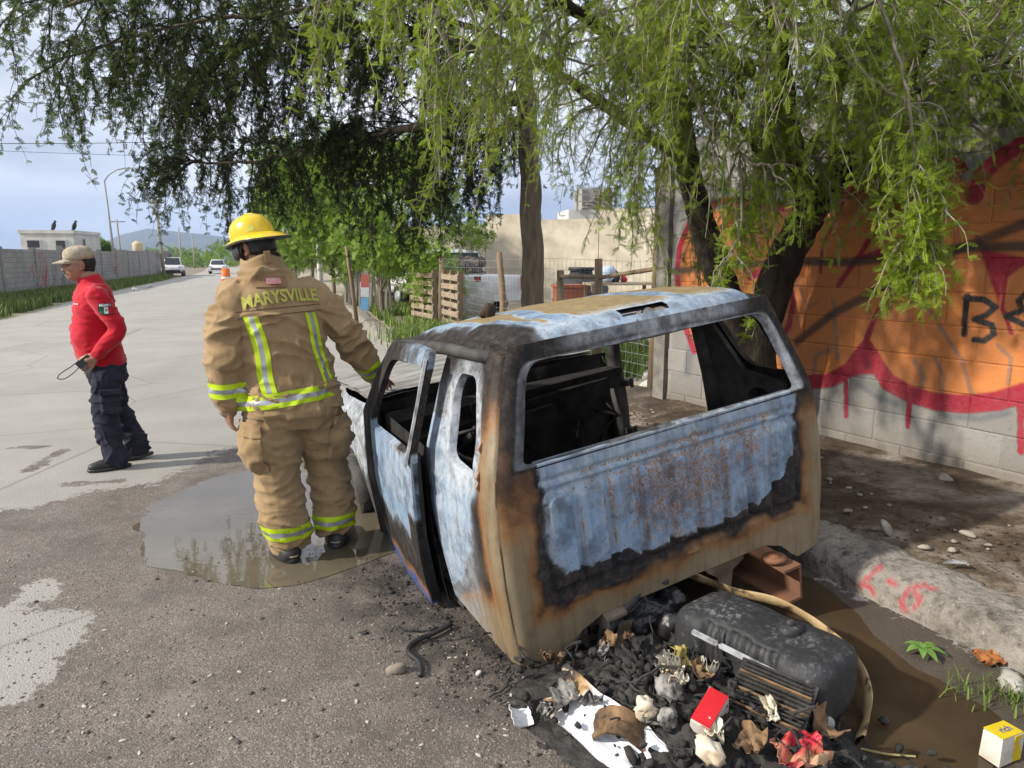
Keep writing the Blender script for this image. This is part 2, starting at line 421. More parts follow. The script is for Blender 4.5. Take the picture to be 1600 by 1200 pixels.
# pavement between the kerb and the wall
b = NB('dirty_pavement'); f = b.noise(2.4, 7, .66, dist=.6); f2 = b.noise(14, 5, .7); f3 = b.noise(60, 3, .6)
c = b.ramp(b.math('ADD', b.math('MULTIPLY', f, .75), b.math('MULTIPLY', f2, .25)), [(.40, (.05, .036, .025)), (.49, (.105, .078, .053)), (.56, (.21, .175, .14)), (.68, (.36, .32, .275))])
c = b.mix(b.ramp(f2, [(.58, 0.0), (.7, .8)]), c, (.045, .033, .024))
b.set(col=c, rough=b.ramp(f, [(.42, .6), (.55, .9)]), spec=.25); b.bump(b.math('ADD', f2, b.math('MULTIPLY', f3, .4)), .8, .03)
sy = list(np.arange(-2, 8.4, .05)); st = np.linspace(0, 1, 40)
SV = []
for y in sy:
    dx = kerbx(y + .05) - kerbx(y - .05); t = Vector((dx, .1, 0)).normalized(); nrm = Vector((t.y, -t.x, 0))
    a0 = Vector((kerbx(y), y, 0)) + nrm * .27; a1 = Vector((wallx(y + .75) + .15, y + .75, 0))
    for u in st:
        p = a0.lerp(a1, u); p.z = .138 + .075 * u + .028 * fbm(p, 4, 2.2) + .02 * sstep(.75, 1, u) - .035 * (1 - sstep(.0, .07, u)); SV.append(p)
pav = fastmesh('pavement', np.array(SV), grid_faces(len(sy), len(st)), b.m, smooth=True); tag(pav, kind='structure')
# earth verge and yard beyond the end of the wall
vy = list(np.arange(7.4, 20, .15)) + list(np.arange(20, 75, 1.0)); vt = np.concatenate([np.linspace(0, 3, 40), np.linspace(3.4, 34, 40)])
VV = []
for y in vy:
    for u in vt:
        p = Vector((kerbx(y) + .30 + u, y, 0)); p.z = .125 + .05 * fbm(p, 4, 1.3) + .02 * sstep(0, 1, u); VV.append(p)
b = NB('verge_earth'); f = b.noise(1.4, 6, .65); f2 = b.noise(16, 5, .7)
c = b.ramp(f, [(.35, (.30, .25, .18)), (.6, (.40, .35, .28))]); c = b.mix(b.ramp(f2, [(.5, 0.0), (.66, .75)]), c, (.12, .095, .06))
b.set(col=c, rough=.95, spec=.1); b.bump(f2, .8, .04)
verge = fastmesh('verge', np.array(VV), grid_faces(len(vy), len(vt)), b.m, smooth=True); tag(verge, kind='structure')

# ================================================================== graffiti wall, block by block
def wp(px, py):
    d = ray(px, py); t = (WO.dot(WN) ) / (d.x * WN.x + d.y * WN.y)
    p = Vector((0, 0, CAM_H)) + d * t; return (( Vector((p.x, p.y, 0)) - WO).dot(WD), p.z)
def ws(pts): return [wp(*p) for p in pts]
ORANGE = ws([(1066, 380), (1090, 335), (1150, 318), (1240, 330), (1300, 318), (1370, 288), (1440, 262), (1480, 256), (1520, 290), (1560, 252), (1640, 205), (1760, 170), (1760, 590), (1640, 604), (1600, 608), (1560, 622), (1513, 628), (1467, 624), (1420, 608), (1387, 588), (1359, 552), (1340, 560), (1315, 585), (1270, 592), (1200, 588), (1130, 585), (1090, 545), (1072, 505), (1060, 450)])
REDS = [  # line, half width in m
 ([(1082, 336), (1062, 385), (1057, 433), (1070, 508), (1084, 548)], .034),
 ([(1082, 336), (1130, 312), (1200, 322), (1262, 330)], .03),
 ([(1225, 425), (1240, 471), (1233, 508), (1205, 560), (1180, 585)], .024),
 ([(1150, 360), (1160, 405), (1172, 432), (1200, 420)], .034),
 ([(1317, 317), (1285, 387), (1282, 424)], .014),
 ([(1395, 315), (1345, 396), (1310, 445)], .02),
 ([(1340, 404), (1373, 394), (1392, 412), (1387, 452), (1364, 503), (1352, 535)], .021),
 ([(1180, 588), (1225, 598), (1266, 597), (1299, 594), (1327, 578), (1352, 545)], .055),
 ([(1354, 545), (1387, 597), (1420, 615), (1467, 629), (1513, 632), (1560, 627), (1600, 613), (1700, 598)], .06),
 ([(1322, 596), (1322, 650)], .017), ([(1422, 624), (1418, 667)], .017), ([(1595, 624), (1595, 706)], .02),
 ([(1310, 305), (1370, 284), (1440, 258), (1478, 250), (1500, 262)], .04),
 ([(1523, 307), (1532, 275), (1560, 247), (1600, 223), (1700, 180)], .05),
 ([(1600, 410), (1572, 432), (1566, 480), (1580, 520)], .012)]
REDF = ws([(1523, 361), (1546, 391), (1604, 403), (1604, 414), (1568, 432), (1560, 478), (1552, 450), (1537, 410)])
REDJ = ws([(1352, 530), (1366, 552), (1385, 585), (1350, 585), (1318, 592), (1335, 570)])
BLK = [([(1051, 424), (1140, 415), (1247, 408), (1327, 410), (1420, 400), (1504, 387), (1620, 384)], .015, .03, .85),  # long soft dark lines, then the black letters
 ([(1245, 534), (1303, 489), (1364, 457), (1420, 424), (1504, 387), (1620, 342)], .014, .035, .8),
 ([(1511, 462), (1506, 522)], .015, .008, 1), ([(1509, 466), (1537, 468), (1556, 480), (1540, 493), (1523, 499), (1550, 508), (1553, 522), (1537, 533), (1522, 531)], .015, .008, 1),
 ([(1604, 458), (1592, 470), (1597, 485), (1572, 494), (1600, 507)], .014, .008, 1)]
FNT = [([(1303, 470), (1308, 559)], .02), ([(1270, 587), (1275, 555), (1299, 545)], .02), ([(1429, 564), (1443, 588), (1434, 619)], .022), ([(1467, 508), (1504, 564), (1518, 615)], .016), ([(1245, 440), (1262, 480), (1280, 470)], .01), ([(1400, 480), (1440, 470), (1465, 500)], .012), ([(1560, 540), (1580, 560), (1575, 600)], .014), ([(1460, 560), (1475, 590), (1470, 620)], .016)]
BLU = [([(1079, 545), (1074, 580)], .05), ([(1340, 600), (1370, 620), (1400, 632)], .02), ([(1480, 650), (1530, 655), (1575, 645)], .02)]
def paint(S):
    """colour and coverage of paint and soft dark lines at wall points (s, z)"""
    S = np.asarray(S); n = len(S); C = np.zeros((n, 3)); al = np.zeros(n)
    jit = np.array([mn.noise(Vector((a * 9, c * 9, 0))) for a, c in S]) * .02
    def lay(mask, colr):
        nonlocal C, al
        mask = np.clip(mask, 0, 1); C[:] = C * (1 - mask[:, None]) + np.array(colr) * mask[:, None]; al[:] = np.maximum(al, mask)
    lay(npss(-.02, .02, sdf(S, ORANGE) + jit), (.62, .215, .055))
    blot = np.array([fbm((a * 2.2, c * 2.2, 4), 4) for a, c in S])
    lay(np.where(al > .5, npss(.05, .25, blot) * .55, 0), (.48, .165, .05))
    for l_, w in BLU: lay((1 - npss(w * .2, w * 1.6, dline(S, ws(l_)))) * .45, (.10, .18, .33))
    for l_, w in FNT: lay((1 - npss(w * .4, w * 1.3, dline(S, ws(l_)))) * .6, (.17, .14, .13))
    for l_, w in REDS: lay(1 - npss(w * .86, w * 1.16, dline(S, [np.array(q) for q in (ws(l_))]) + jit * .3), (.34, .012, .035))
    for P_ in (REDF, REDJ): lay(npss(-.012, .012, sdf(S, P_)), (.34, .012, .035))
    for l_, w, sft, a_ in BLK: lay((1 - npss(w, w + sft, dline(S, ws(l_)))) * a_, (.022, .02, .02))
    return C, al
b = NB('painted_block')
geo = b.n('NewGeometry'); pos = geo.outputs['Position']
f = b.noise(2.6, 6, .65, vec=pos); f2 = b.noise(38, 4, .65, vec=pos); f3 = b.noise(130, 3, .6, vec=pos)
oi = b.n('ObjectInfo')
c = b.ramp(f, [(.3, (.30, .285, .265)), (.7, (.215, .205, .19))])
c = b.mix(.5, c, b.ramp(oi.outputs['Random'], [(0, (.20, .19, .175)), (1, (.33, .32, .30))]))
c = b.mix(b.ramp(f2, [(.55, 0.0), (.75, .5)]), c, (.13, .12, .11))
sp = b.n('SeparateXYZ'); b.l(pos, sp.inputs[0])
c = b.mix(b.ramp(b.math('ADD', sp.outputs['Z'], b.math('MULTIPLY', f, .25)), [(.30, .75), (.55, 0.0)]), c, (.16, .13, .10))
pa = b.attr('paint')
pm_ = b.math('MULTIPLY', pa.outputs['Alpha'], b.ramp(b.math('ADD', b.math('MULTIPLY', f2, .6), b.math('MULTIPLY', f, .4)), [(.36, 1.0), (.62, .8), (.74, .25)]))
c = b.mix(pm_, c, b.mix(b.ramp(f, [(.3, 0.0), (.7, .4)]), pa.outputs['Color'], b.mix(1.0, pa.outputs['Color'], (.72, .62, .55), 'MULTIPLY')))
b.set(col=c, rough=.82, spec=.25); b.bump(b.math('ADD', f2, b.math('MULTIPLY', f3, .6)), .55, .009)
MBLOCK = b.m
MMORTAR = simple('mortar', (.23, .215, .19), (.12, .11, .10), 6, .95, .5, 60, .006)
wall = empty('graffiti_wall', tuple(WO + Vector((0, 0, .1))), 0, 'tall concrete block wall sprayed with orange and red graffiti beside the pavement', 'wall')
Mrot = Matrix((WD, -WN, Vector((0, 0, 1)))).transposed()   # local x along the wall, y into the wall, z up
MI = Matrix.Translation(WO + Vector((0, 0, .1)))
BL, BH, JT = .42, .212, .006
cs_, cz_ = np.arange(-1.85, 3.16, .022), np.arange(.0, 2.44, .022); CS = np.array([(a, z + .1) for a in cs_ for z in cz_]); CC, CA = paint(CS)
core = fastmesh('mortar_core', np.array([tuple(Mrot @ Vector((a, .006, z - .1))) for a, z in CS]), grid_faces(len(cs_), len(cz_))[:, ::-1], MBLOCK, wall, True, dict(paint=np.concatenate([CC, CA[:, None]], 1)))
bk = MB().box((.65, .075, 1.1), (5.0, .12, 2.42)); bk.V = [Mrot @ v for v in bk.V]; bk.build('wall_core', MMORTAR, wall)
def block_mesh(w, h, s0=None, z0=None):
    """front face as a fine grid with eased edges, s0/z0 = its lower corner on the wall, for the paint"""
    fine = s0 is not None
    def axis(l): 
        n = max(2, int(l / .0095)) if fine else 4
        return np.concatenate([[0, .004], np.linspace(.008, l - .008, n), [l - .004, l]])
    xs = axis(w); zs = axis(h); nx, nz = len(xs), len(zs); V = []
    for i, x in enumerate(xs):
        for j, z in enumerate(zs):
            e_ = min(x, w - x, z, h - z)
            y = .0045 * (1 - min(1, e_ / .008)) ** 2
            V.append((x - w / 2, y, z - h / 2))
    F = [tuple(q[::-1]) for q in grid_faces(nx, nz)[:, ::-1]]
    a = len(V); V += [(-w / 2, .12, -h / 2), (w / 2, .12, -h / 2), (w / 2, .12, h / 2), (-w / 2, .12, h / 2)]
    bl, br, tl, tr = 0, (nx - 1) * nz, nz - 1, nx * nz - 1
    F += [tuple([a, a + 1] + [i * nz for i in range(nx - 1, -1, -1)]), tuple([a + 3] + [i * nz + nz - 1 for i in range(nx)] + [a + 2]),
          tuple([a + 3, a] + list(range(nz))), tuple([a + 1, a + 2] + [br + j for j in range(nz - 1, -1, -1)])]
    me = bpy.data.meshes.new('block'); me.from_pydata(V, [], F); me.update()
    if fine:
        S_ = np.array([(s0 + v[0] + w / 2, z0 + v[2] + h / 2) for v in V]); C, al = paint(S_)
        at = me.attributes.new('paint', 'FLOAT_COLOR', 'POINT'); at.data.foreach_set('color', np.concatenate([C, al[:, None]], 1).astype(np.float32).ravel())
        if al.max() < .03: bpy.data.meshes.remove(me); return None
    bm = bmesh.new(); bm.from_mesh(me); bmesh.ops.recalc_face_normals(bm, faces=bm.faces); bm.to_mesh(me); bm.free()
    me.materials.append(MBLOCK); return me
_plain = {}
SMIN, SMAX = -1.75, (WE - WO).length
for r in range(12):
    z0 = .07 + r * BH; s = SMIN - (BL / 2 if r % 2 else 0)
    while s < SMAX - .02:
        a_, e_ = max(s, SMIN) + JT / 2, min(s + BL, SMAX) - JT / 2
        s += BL
        if e_ - a_ < .05: continue
        w, h = e_ - a_, BH - JT
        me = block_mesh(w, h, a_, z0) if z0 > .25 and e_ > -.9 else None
        if me is None:
            k = round(w, 3)
            if k not in _plain:
                _plain[k] = block_mesh(w, h); at = _plain[k].attributes.new("paint", "FLOAT_COLOR", "POINT"); at.data.foreach_set("color", np.zeros(4 * len(_plain[k].vertices), np.float32))
            me = _plain[k]
        o = bpy.data.objects.new('block', me); COL.objects.link(o); o.parent = wall
        M = Mrot.to_4x4(); c_ = Mrot @ Vector(((a_ + e_) / 2, rng.uniform(-.0025, .0025), z0 - .1 + h / 2))
        o.matrix_local = Matrix.Translation(c_) @ M
MBc = MB().box((SMAX + .075, .055, 1.2), (.15, .20, 2.6)); 
for i, v in enumerate(MBc.V): MBc.V[i] = Mrot @ v
MBc.build('end_pillar', MMORTAR, wall)
# ================================================================== burnt-out pickup cab
# local frame: x right, y forward, z up; origin = middle of the rear lower edge
TR = Matrix.Translation(Vector((.12, 2.50, 0))) @ Matrix.Rotation(R(28), 4, 'Z') @ Matrix.Rotation(R(-7), 4, 'Y') @ Matrix.Rotation(R(-2), 4, 'X') @ Matrix.Translation(Vector((.74, 0, 0)))
truck = empty('burnt_pickup_truck', (0, 0, 0), 0, 'burnt-out pickup truck cab, blue and rust-brown, without wheels or bed at the kerb', 'pickup truck')
truck.matrix_world = TR

# burnt paint: 'burn' 0 tan paint > brown > .5 soot black > blue-grey bare steel ; 'rust' speckles ; 'ash' white bloom
def burn_mat(name, paint1=(.245, .195, .125), paint2=(.22, .16, .09), gloss=.42):
    b = NB(name); bu = b.attr('burn').outputs['Fac']
    f = b.noise(4.2, 6, .62); f2 = b.noise(17, 5, .65); f3 = b.noise(75, 4, .65)
    k = b.math('ADD', bu, b.math('MULTIPLY', b.math('SUBTRACT', f, .5), .26))
    k = b.math('ADD', k, b.math('MULTIPLY', b.math('SUBTRACT', f2, .5), .16))
    k = b.math('ADD', k, b.math('MULTIPLY', b.math('SUBTRACT', f3, .5), .07))
    c = b.ramp(k, [(.0, paint1), (.15, paint2), (.26, (.235, .115, .042)), (.35, (.085, .04, .018)), (.43, (.020, .016, .014)), (.60, (.018, .018, .020)),
                   (.655, (.085, .10, .125)), (.70, (.235, .30, .385)), (.80, (.20, .30, .44)), (.90, (.35, .41, .47)), (.955, (.30, .225, .095)), (1.0, (.27, .19, .075))])
    sg = b.math('MULTIPLY', b.ramp(b.noise(26, 6, .75), [(.48, 0.0), (.68, .75)]), b.ramp(k, [(.38, 0.0), (.46, 1.0), (.62, 1.0), (.68, 0.0)]))
    c = b.mix(sg, c, b.ramp(f, [(.4, (.085, .078, .072)), (.6, (.075, .05, .035))]))
    ash = b.math('MULTIPLY', b.attr('ash').outputs['Fac'], b.ramp(f2, [(.34, .25), (.6, 1.0)]))
    c = b.mix(ash, c, b.ramp(f, [(.35, (.50, .53, .56)), (.65, (.36, .41, .47))]))
    # crackled rust flecks with a dark core
    vo = b.n('TexVoronoi'); vo.feature = 'DISTANCE_TO_EDGE'; vo.inputs['Scale'].default_value = 62
    wv = b.mix(.06, b.co(), b.n('TexNoise').outputs['Color'], 'ADD'); b.l(wv, vo.inputs['Vector'])
    crack = b.ramp(vo.outputs['Distance'], [(.03, 1.0), (.14, 0.0)])
    rz = b.ramp(b.math('ADD', b.attr('rust').outputs['Fac'], b.math('MULTIPLY', b.math('SUBTRACT', f2, .5), 1.5)), [(.56, 0.0), (.70, 1.0)])
    rm = b.math('MULTIPLY', rz, b.math('MAXIMUM', crack, b.ramp(f3, [(.52, 0.0), (.62, .9)])))
    c = b.mix(rm, c, b.ramp(f3, [(.35, (.40, .19, .07)), (.65, (.24, .12, .05))]))
    dk = b.ramp(b.noise(46, 3, .6), [(.66, 0.0), (.72, .85)])
    c = b.mix(b.math('MULTIPLY', dk, b.ramp(bu, [(.5, .15), (.75, 1.0)])), c, (.03, .027, .025))
    mot = b.math('MULTIPLY', b.ramp(b.noise(7.5, 6, .7), [(.47, 0.0), (.62, 1.0)]), b.ramp(bu, [(.66, 0.0), (.76, .72), (.86, .5), (1.0, .15)]))
    c = b.mix(mot, c, (.055, .075, .11))
    # grime and streaks
    st = b.noise(5, 5, .6, stretch=(7, 7, .8))
    c = b.mix(b.ramp(st, [(.46, 0.0), (.74, .5)]), c, (.06, .05, .04))
    c = b.mix(b.ramp(b.noise(11, 6, .75), [(.54, 0.0), (.70, .45)]), c, (.10, .08, .06))
    rough = b.ramp(k, [(.1, gloss), (.4, .62), (.6, .85), (.75, .66), (1, .75)])
    b.set(col=c, rough=rough, spec=b.ramp(k, [(.2, .45), (.5, .15), (.8, .35)]))
    h = b.math('ADD', b.math('MULTIPLY', f2, .5), b.math('ADD', b.math('MULTIPLY', f3, .35), b.math('MULTIPLY', rm, .6)))
    b.bump(h, .32, .006); return b.m
MBURN = burn_mat('burnt_paint')
MDOOR = burn_mat('burnt_blue_paint', (.03, .06, .25), (.05, .09, .28), .4)
MSOOT = simple('soot', (.012, .0115, .011), (.035, .032, .03), 9, .85, .6, 35, .01, spec=.2)
MSOOT2 = simple('soot_steel', (.03, .029, .028), (.085, .08, .075), 7, .7, .5, 40, .008, spec=.3)
MASH = simple('ashy_steel', (.42, .43, .44), (.10, .10, .105), 12, .75, .4, 50, .006, lo=.42, hi=.66)
MRUST = simple('rusty_steel', (.22, .095, .045), (.13, .075, .05), 9, .8, .5, 60, .005, lo=.3, hi=.7)
MFRAME = simple('dusty_steel', (.20, .165, .125), (.11, .075, .05), 10, .8, .4, 50, .005)

HZ = [0, .05, .12, .22, .36, .55, .72, .80, .90, 1.05, 1.18, 1.25]
HX = [.825, .842, .852, .86, .868, .868, .855, .843, .81, .762, .712, .678]
def hw(z): return interp(z, HZ, HX)
CR = .07; LC = CR * math.pi / 4
def yoff(z): return .095 * sstep(.74, 1.26, z) + .012 * math.sin(min(1, max(0, z / .8)) * math.pi) * -1
def side(u, z, sgn=-1, inset=0):
    """point on the outer skin: u<0 runs round to the rear, u>0 along the side"""
    h = hw(z) - inset; fall = 1 - sstep(.05, .6, u)
    if u > LC: x, y = h, CR + (u - LC)
    elif u > -LC:
        a = (u + LC) / (2 * LC) * math.pi / 2; x, y = h - CR + CR * math.sin(a), CR - CR * math.cos(a)
    else: x, y = h - CR + (u + LC), 0.0
    return Vector((sgn * x, y + inset * (1 if u < 0 else 0) + yoff(z) * fall, z))
def rounded(pts, r, seg=6):
    out = []; n = len(pts)
    for i in range(n):
        p = Vector(pts[i]); a = Vector(pts[i - 1]); c = Vector(pts[(i + 1) % n])
        rr = r[i] if isinstance(r, (list, tuple)) else r
        d1 = (a - p); d2 = (c - p); rr = min(rr, d1.length * .45, d2.length * .45)
        q1 = p + d1.normalized() * rr; q2 = p + d2.normalized() * rr
        for k in range(seg + 1):
            t = k / seg; out.append((1 - t) ** 2 * q1 + 2 * t * (1 - t) * p + t * t * q2)
    return out
def hit(poly, c, ang):
    d = Vector((math.cos(ang), math.sin(ang))); best = None
    for i in range(len(poly)):
        a = poly[i] - c; e = poly[(i + 1) % len(poly)] - poly[i]
        den = d.x * e.y - d.y * e.x
        if abs(den) < 1e-12: continue
        t = (a.x * e.y - a.y * e.x) / den; s = (a.x * d.y - a.y * d.x) / den
        if t > 0 and -1e-9 <= s <= 1 + 1e-9 and (best is None or t > best): best = t
    return c + d * best if best else c
def ring_panel(name, outer, hole, surf, inner, m, parent, burn, rings=14, lip=.03, olip=.025, ctr=None, extra=110, relief=None):
    """skin between an outer outline and a window opening, with turned-in lips on both edges"""
    c = ctr or sum(hole, Vector((0, 0))) / len(hole)
    ang = sorted(set([round(math.atan2((p - c).y, (p - c).x), 4) for p in outer + hole] + [round(-math.pi + 2 * math.pi * i / extra, 4) for i in range(extra)]))
    H_ = [hit(hole, c, a) for a in ang]; O_ = [hit(outer, c, a) for a in ang]; n = len(ang)
    V = []; uv = []
    def put(p, depth):
        q = surf(p.x, p.y); 
        if depth: q = q + (inner(p.x, p.y) - q).normalized() * depth
        elif relief: q = q + (inner(p.x, p.y) - q).normalized() * relief(p)
        V.append(q); uv.append(p)
    rows = []
    for dep, off in ((lip, -.012), (lip * .4, -.004)):
        for i in range(n): put(H_[i] + (H_[i] - c).normalized() * off, dep)
        rows.append(1)
    for k in range(rings + 1):
        t = k / rings
        for i in range(n): put(H_[i].lerp(O_[i], t), 0)
        rows.append(1)
    for i in range(n): put(O_[i], olip)
    rows.append(1)
    F = []
    for k in range(len(rows) - 1):
        for i in range(n): F.append((k * n + i, (k + 1) * n + i, (k + 1) * n + (i + 1) % n, k * n + (i + 1) % n))
    at = [burn(p, hd) for p, hd in zip(uv, [(p - hit(hole, c, math.atan2((p - c).y, (p - c).x))).length for p in uv])]
    o = mk(name, V, F, m, parent, True, dict(burn=[a[0] for a in at], rust=[a[1] for a in at], ash=[a[2] for a in at]))
    md = o.modifiers.new('n', 'EDGE_SPLIT'); md.split_angle = R(50)
    return o

# ---- left quarter panel (small window) : domain (u, z)
QF = .57
def qb(p, hd):
    u, z = p; n = mn.noise(Vector((u * 6, z * 6, 1))) * .05
    d = (u - .125 + .10 * sstep(.5, .05, z) * 1 + n)                   # distance into the burnt zone from the rear strip
    bn = interp(d, [-.12, -.05, -.01, .015, .05, .11, .2], [.05, .20, .33, .47, .58, .74, .84])
    low = z - (.30 - .20 * sstep(.2, .55, u)) + n                       # tan again along the bottom
    bn = min(bn, interp(low, [-.06, .0, .03, .07, .14], [.1, .3, .45, .56, .9]))
    top = 1.04 - z + n + .12 * sstep(.2, .0, u)
    bt = interp(top, [-.1, 0, .06, .14, .3], [.53, .5, .42, .33, .0])
    bn = max(bn, bt) if bn < .5 else (bn if top > .08 else .55)
    ash = .95 * sstep(.10, .02, hd) * (z > .62) * (1 if top > .0 else .75) + .5 * sstep(.13, .3, u) * sstep(.6, .45, abs(z - .55))
    if u < .1: ash *= .25
    return bn, 0.0, ash
LCo = .002
outer = [Vector(p) for p in [(LCo, .02), (LCo, .3), (LCo, .6), (LCo, .9), (LCo, 1.2), (.12, 1.235), (.34, 1.24), (QF - .02, 1.235), (QF, 1.18), (QF + .05, .9), (QF + .07, .75), (QF + .05, .5), (QF, .3), (QF - .03, .12), (.34, .085), (.15, .05)]]
hole = rounded([Vector(p) for p in [(.185, .735), (.42, .765), (.445, 1.03), (.40, 1.115), (.20, 1.115), (.165, .90)]], [.03, .06, .05, .06, .06, .05])
def relq(p):   # pressed frame round the window, waist crease
    q = p - Vector((.305, .93)); k = max(abs(q.x) / .195, abs(q.y) / .255)
    return .012 * sstep(1.02, .93, k) + .006 * sstep(.02, 0, abs(p.y - .60)) - .004 * sstep(.02, 0, abs(p.y - .69))
qp = ring_panel('quarter_panel', outer, hole, lambda u, z: side(u, z, -1), lambda u, z: side(u, z, -1, .1), MBURN, truck, qb, 18, .045, .05, relief=relq)
# inner skin of the left quarter and the door jamb
for lo_, hi_ in ((.09, .74), (1.12, 1.25)):
  ib = MB()
  for z0, z1 in zip(np.arange(.10, 1.2, .06), np.arange(.16, 1.22, .06)):
    if lo_ < z0 and z1 < hi_:
        a, b_, c_, d_ = side(.06, z0, -1, .07), side(QF - .02, z0, -1, .07), side(QF - .02, z1, -1, .07), side(.06, z1, -1, .07); ib.add([a, b_, c_, d_], [(3, 2, 1, 0)])
  ib.build('inner_quarter_skin', MSOOT, truck)
jb = MB(); rr = []
for z in np.linspace(.1, 1.2, 14):
    u = interp(z, [.12, .3, .5, .75, .9, 1.18], [QF - .03, QF, QF + .05, QF + .07, QF + .05, QF])
    rr.append([side(u, z, -1, .02), side(u + .012, z, -1, .035), side(u + .012, z, -1, .10), side(u - .05, z, -1, .11)])
jb.loft(rr, False, True); jb.build('door_jamb', MSOOT2, truck, True)

# ---- right quarter: seen from inside, large window and a round hole
hole = rounded([Vector(p) for p in [(.08, .85), (.36, .85), (.47, 1.14), (.12, 1.14)]], [.05, .12, .05, .05])
rq = ring_panel('quarter_panel', outer, hole, lambda u, z: side(u, z, 1), lambda u, z: side(u, z, 1, .1), MDOOR, truck, lambda p, hd: ((.05 if p.x < .12 and p.y < .7 else .3 if p.x < .16 and p.y < .76 else .53), 0, 0), 14, .045, .05)
rq['label'] = 'sooty quarter panel on the wall side with a large window opening'
hole2 = [Vector((.28 + .085 * math.cos(a), .68 + .075 * math.sin(a))) for a in np.linspace(0, 2 * math.pi, 24, endpoint=False)]
inn = [Vector(p) for p in [(.10, .3), (.10, .60), (.10, .80), (.28, .83), (.45, .86), (.49, 1.14), (.55, 1.16), (.61, .8), (.59, .45), (.55, .3)]]
ring_panel('inner_quarter_skin', inn, hole2, lambda u, z: side(u, z, 1, .075), lambda u, z: side(u, z, 1, .0), MSOOT2, truck, lambda p, hd: (.5, 0, 0), 6, .05, .03, extra=60)
bx = MB()
bx.tube([side(QF + .01, .35, 1, .05), side(QF + .05, .8, 1, .05), side(QF + .0, 1.18, 1, .05)], [.06, .055, .045], 8)
bx.build('door_pillar', MSOOT2, truck, True)

# ---- rear lower panel with pressed ribs
def zbot(x):
    a = abs(x); return interp(a, [0, .45, .55, .615, .66, .78], [.125, .125, .09, .03, .0, .02])
RIB = [(-.645 + i * .1465, -.645 + i * .1465 + .112) for i in range(9)]
def rear_relief(x, z):
    d = 0
    ins = min(sstep(-.675, -.655, x), sstep(.675, .655, x), sstep(.255, .27, z), sstep(.745, .73, z))
    d += .010 * ins
    for a, c in RIB:
        rx = min(x - a, c - x); rz = min(z - .30, .675 - z)
        # rounded top corners
        if rz < .05 and rx < .05: k = .05 - math.hypot(.05 - rx, .05 - rz) if z > .5 else min(rx, rz)
        else: k = min(rx, rz)
        d -= .024 * sstep(-.006, .007, k)
    d -= .012 * sstep(.012, .0, abs(z - .705)) * sstep(.70, .68, abs(x))
    for a, c in ((-.62, -.50), (-.44, -.30), (.0, .06), (.5, .64)):
        d -= .010 * sstep(.010, 0, abs(z - .235)) * sstep(a - .01, a + .01, x) * sstep(c + .01, c - .01, x)
    d += .004 * mn.noise(Vector((x * 5, z * 5, 3)))
    return d
def rb(x, z):
    n = .045 * mn.noise(Vector((x * 5, z * 5, 7))) + .02 * mn.noise(Vector((x * 17, z * 17, 2)))
    L_ = interp(z, [0, .2, .45, .8], [-.715, -.71, -.69, -.69]); d = min(x - L_, .695 - x, z - .255 - .02 * x) + n
    blk = .022 + .04 * sstep(-.5, -.64, x) * sstep(.55, .3, z)
    blk = max(blk, .07 * sstep(.34, .30, z) + .022)
    rightz = interp(x, [.1, .3, .45, .56, .60, .7], [.32, .34, .375, .42, .49, .54]) + n * 1.2
    leftz = interp(x, [-.7, -.45, -.2, .1], [.375, .345, .325, .31]) + n
    if z < (rightz if x > .1 else leftz): blk = max(blk, d + .02)
    dl = x - L_
    bn = interp(d, [-.11, -.07, -.035, -.01, .0, .02], [.04, .16, .27, .36, .44, .52])
    if d > 0: bn = .53 if d < blk - .05 else interp(d - blk, [-.05, .0, .03, .09], [.54, .61, .71, .80])
    if bn > .6 and z > .64: bn = min(.86, bn + .06)
    dk = sstep(.30, .05, math.hypot((x - .12) / 1.2, (z - .50)))          # darker, rustier middle
    rust = .34 * sstep(.66, .4, abs(x)) * sstep(.40, .3, abs(z - .5)) + .22 * sstep(.52, .1, abs(x + .05)) * sstep(.27, .05, abs(z - .55)) + .22 * sstep(.30, .05, math.hypot((x - .02) * .7, z - .55)) + .25 * sstep(.25, .05, math.hypot((x - .45), z - .66)) + .3 * sstep(.08, .0, x - L_)
    bn = bn - .04 * dk * (bn > .7)
    if x < L_: bn = max(bn, interp(z, [.40, .62, .785], [0, .28, .385]))
    if x > .695: bn = max(bn, interp(z, [.55, .70, .785], [0, .31, .46]))
    rg = 0
    for a, c in RIB:
        kk = min(x - a, c - x, z - .30, .675 - z); rg = max(rg, sstep(.007, .001, abs(kk)))
    rg = max(rg, sstep(.010, .002, abs(z - .725)) * (abs(x) < .66))
    return bn, (rust + .35 * rg) * (bn > .6), (.12 + .75 * rg) * (bn > .64)
xs = np.linspace(-1, 1, 190); zs = np.linspace(0, 1, 86); V = []; at = []
for t in xs:
    for q in zs:
        z = .785 * q; half = hw(z) - CR + LC * .9; x = t * half; z = zbot(x) + (.785 - zbot(x)) * q
        u = -(half - abs(x)) - LC * .0 ; u = abs(x) - (hw(z) - CR) - LC
        p = side(u, z, -1 if x < 0 else 1)
        p.y += rear_relief(x, z); V.append(p); at.append(rb(x, z))
at = np.array(at)
rp = fastmesh('rear_panel', np.array(V), grid_faces(len(xs), len(zs)), MBURN, truck, True, dict(burn=at[:, 0], rust=at[:, 1], ash=at[:, 2]))
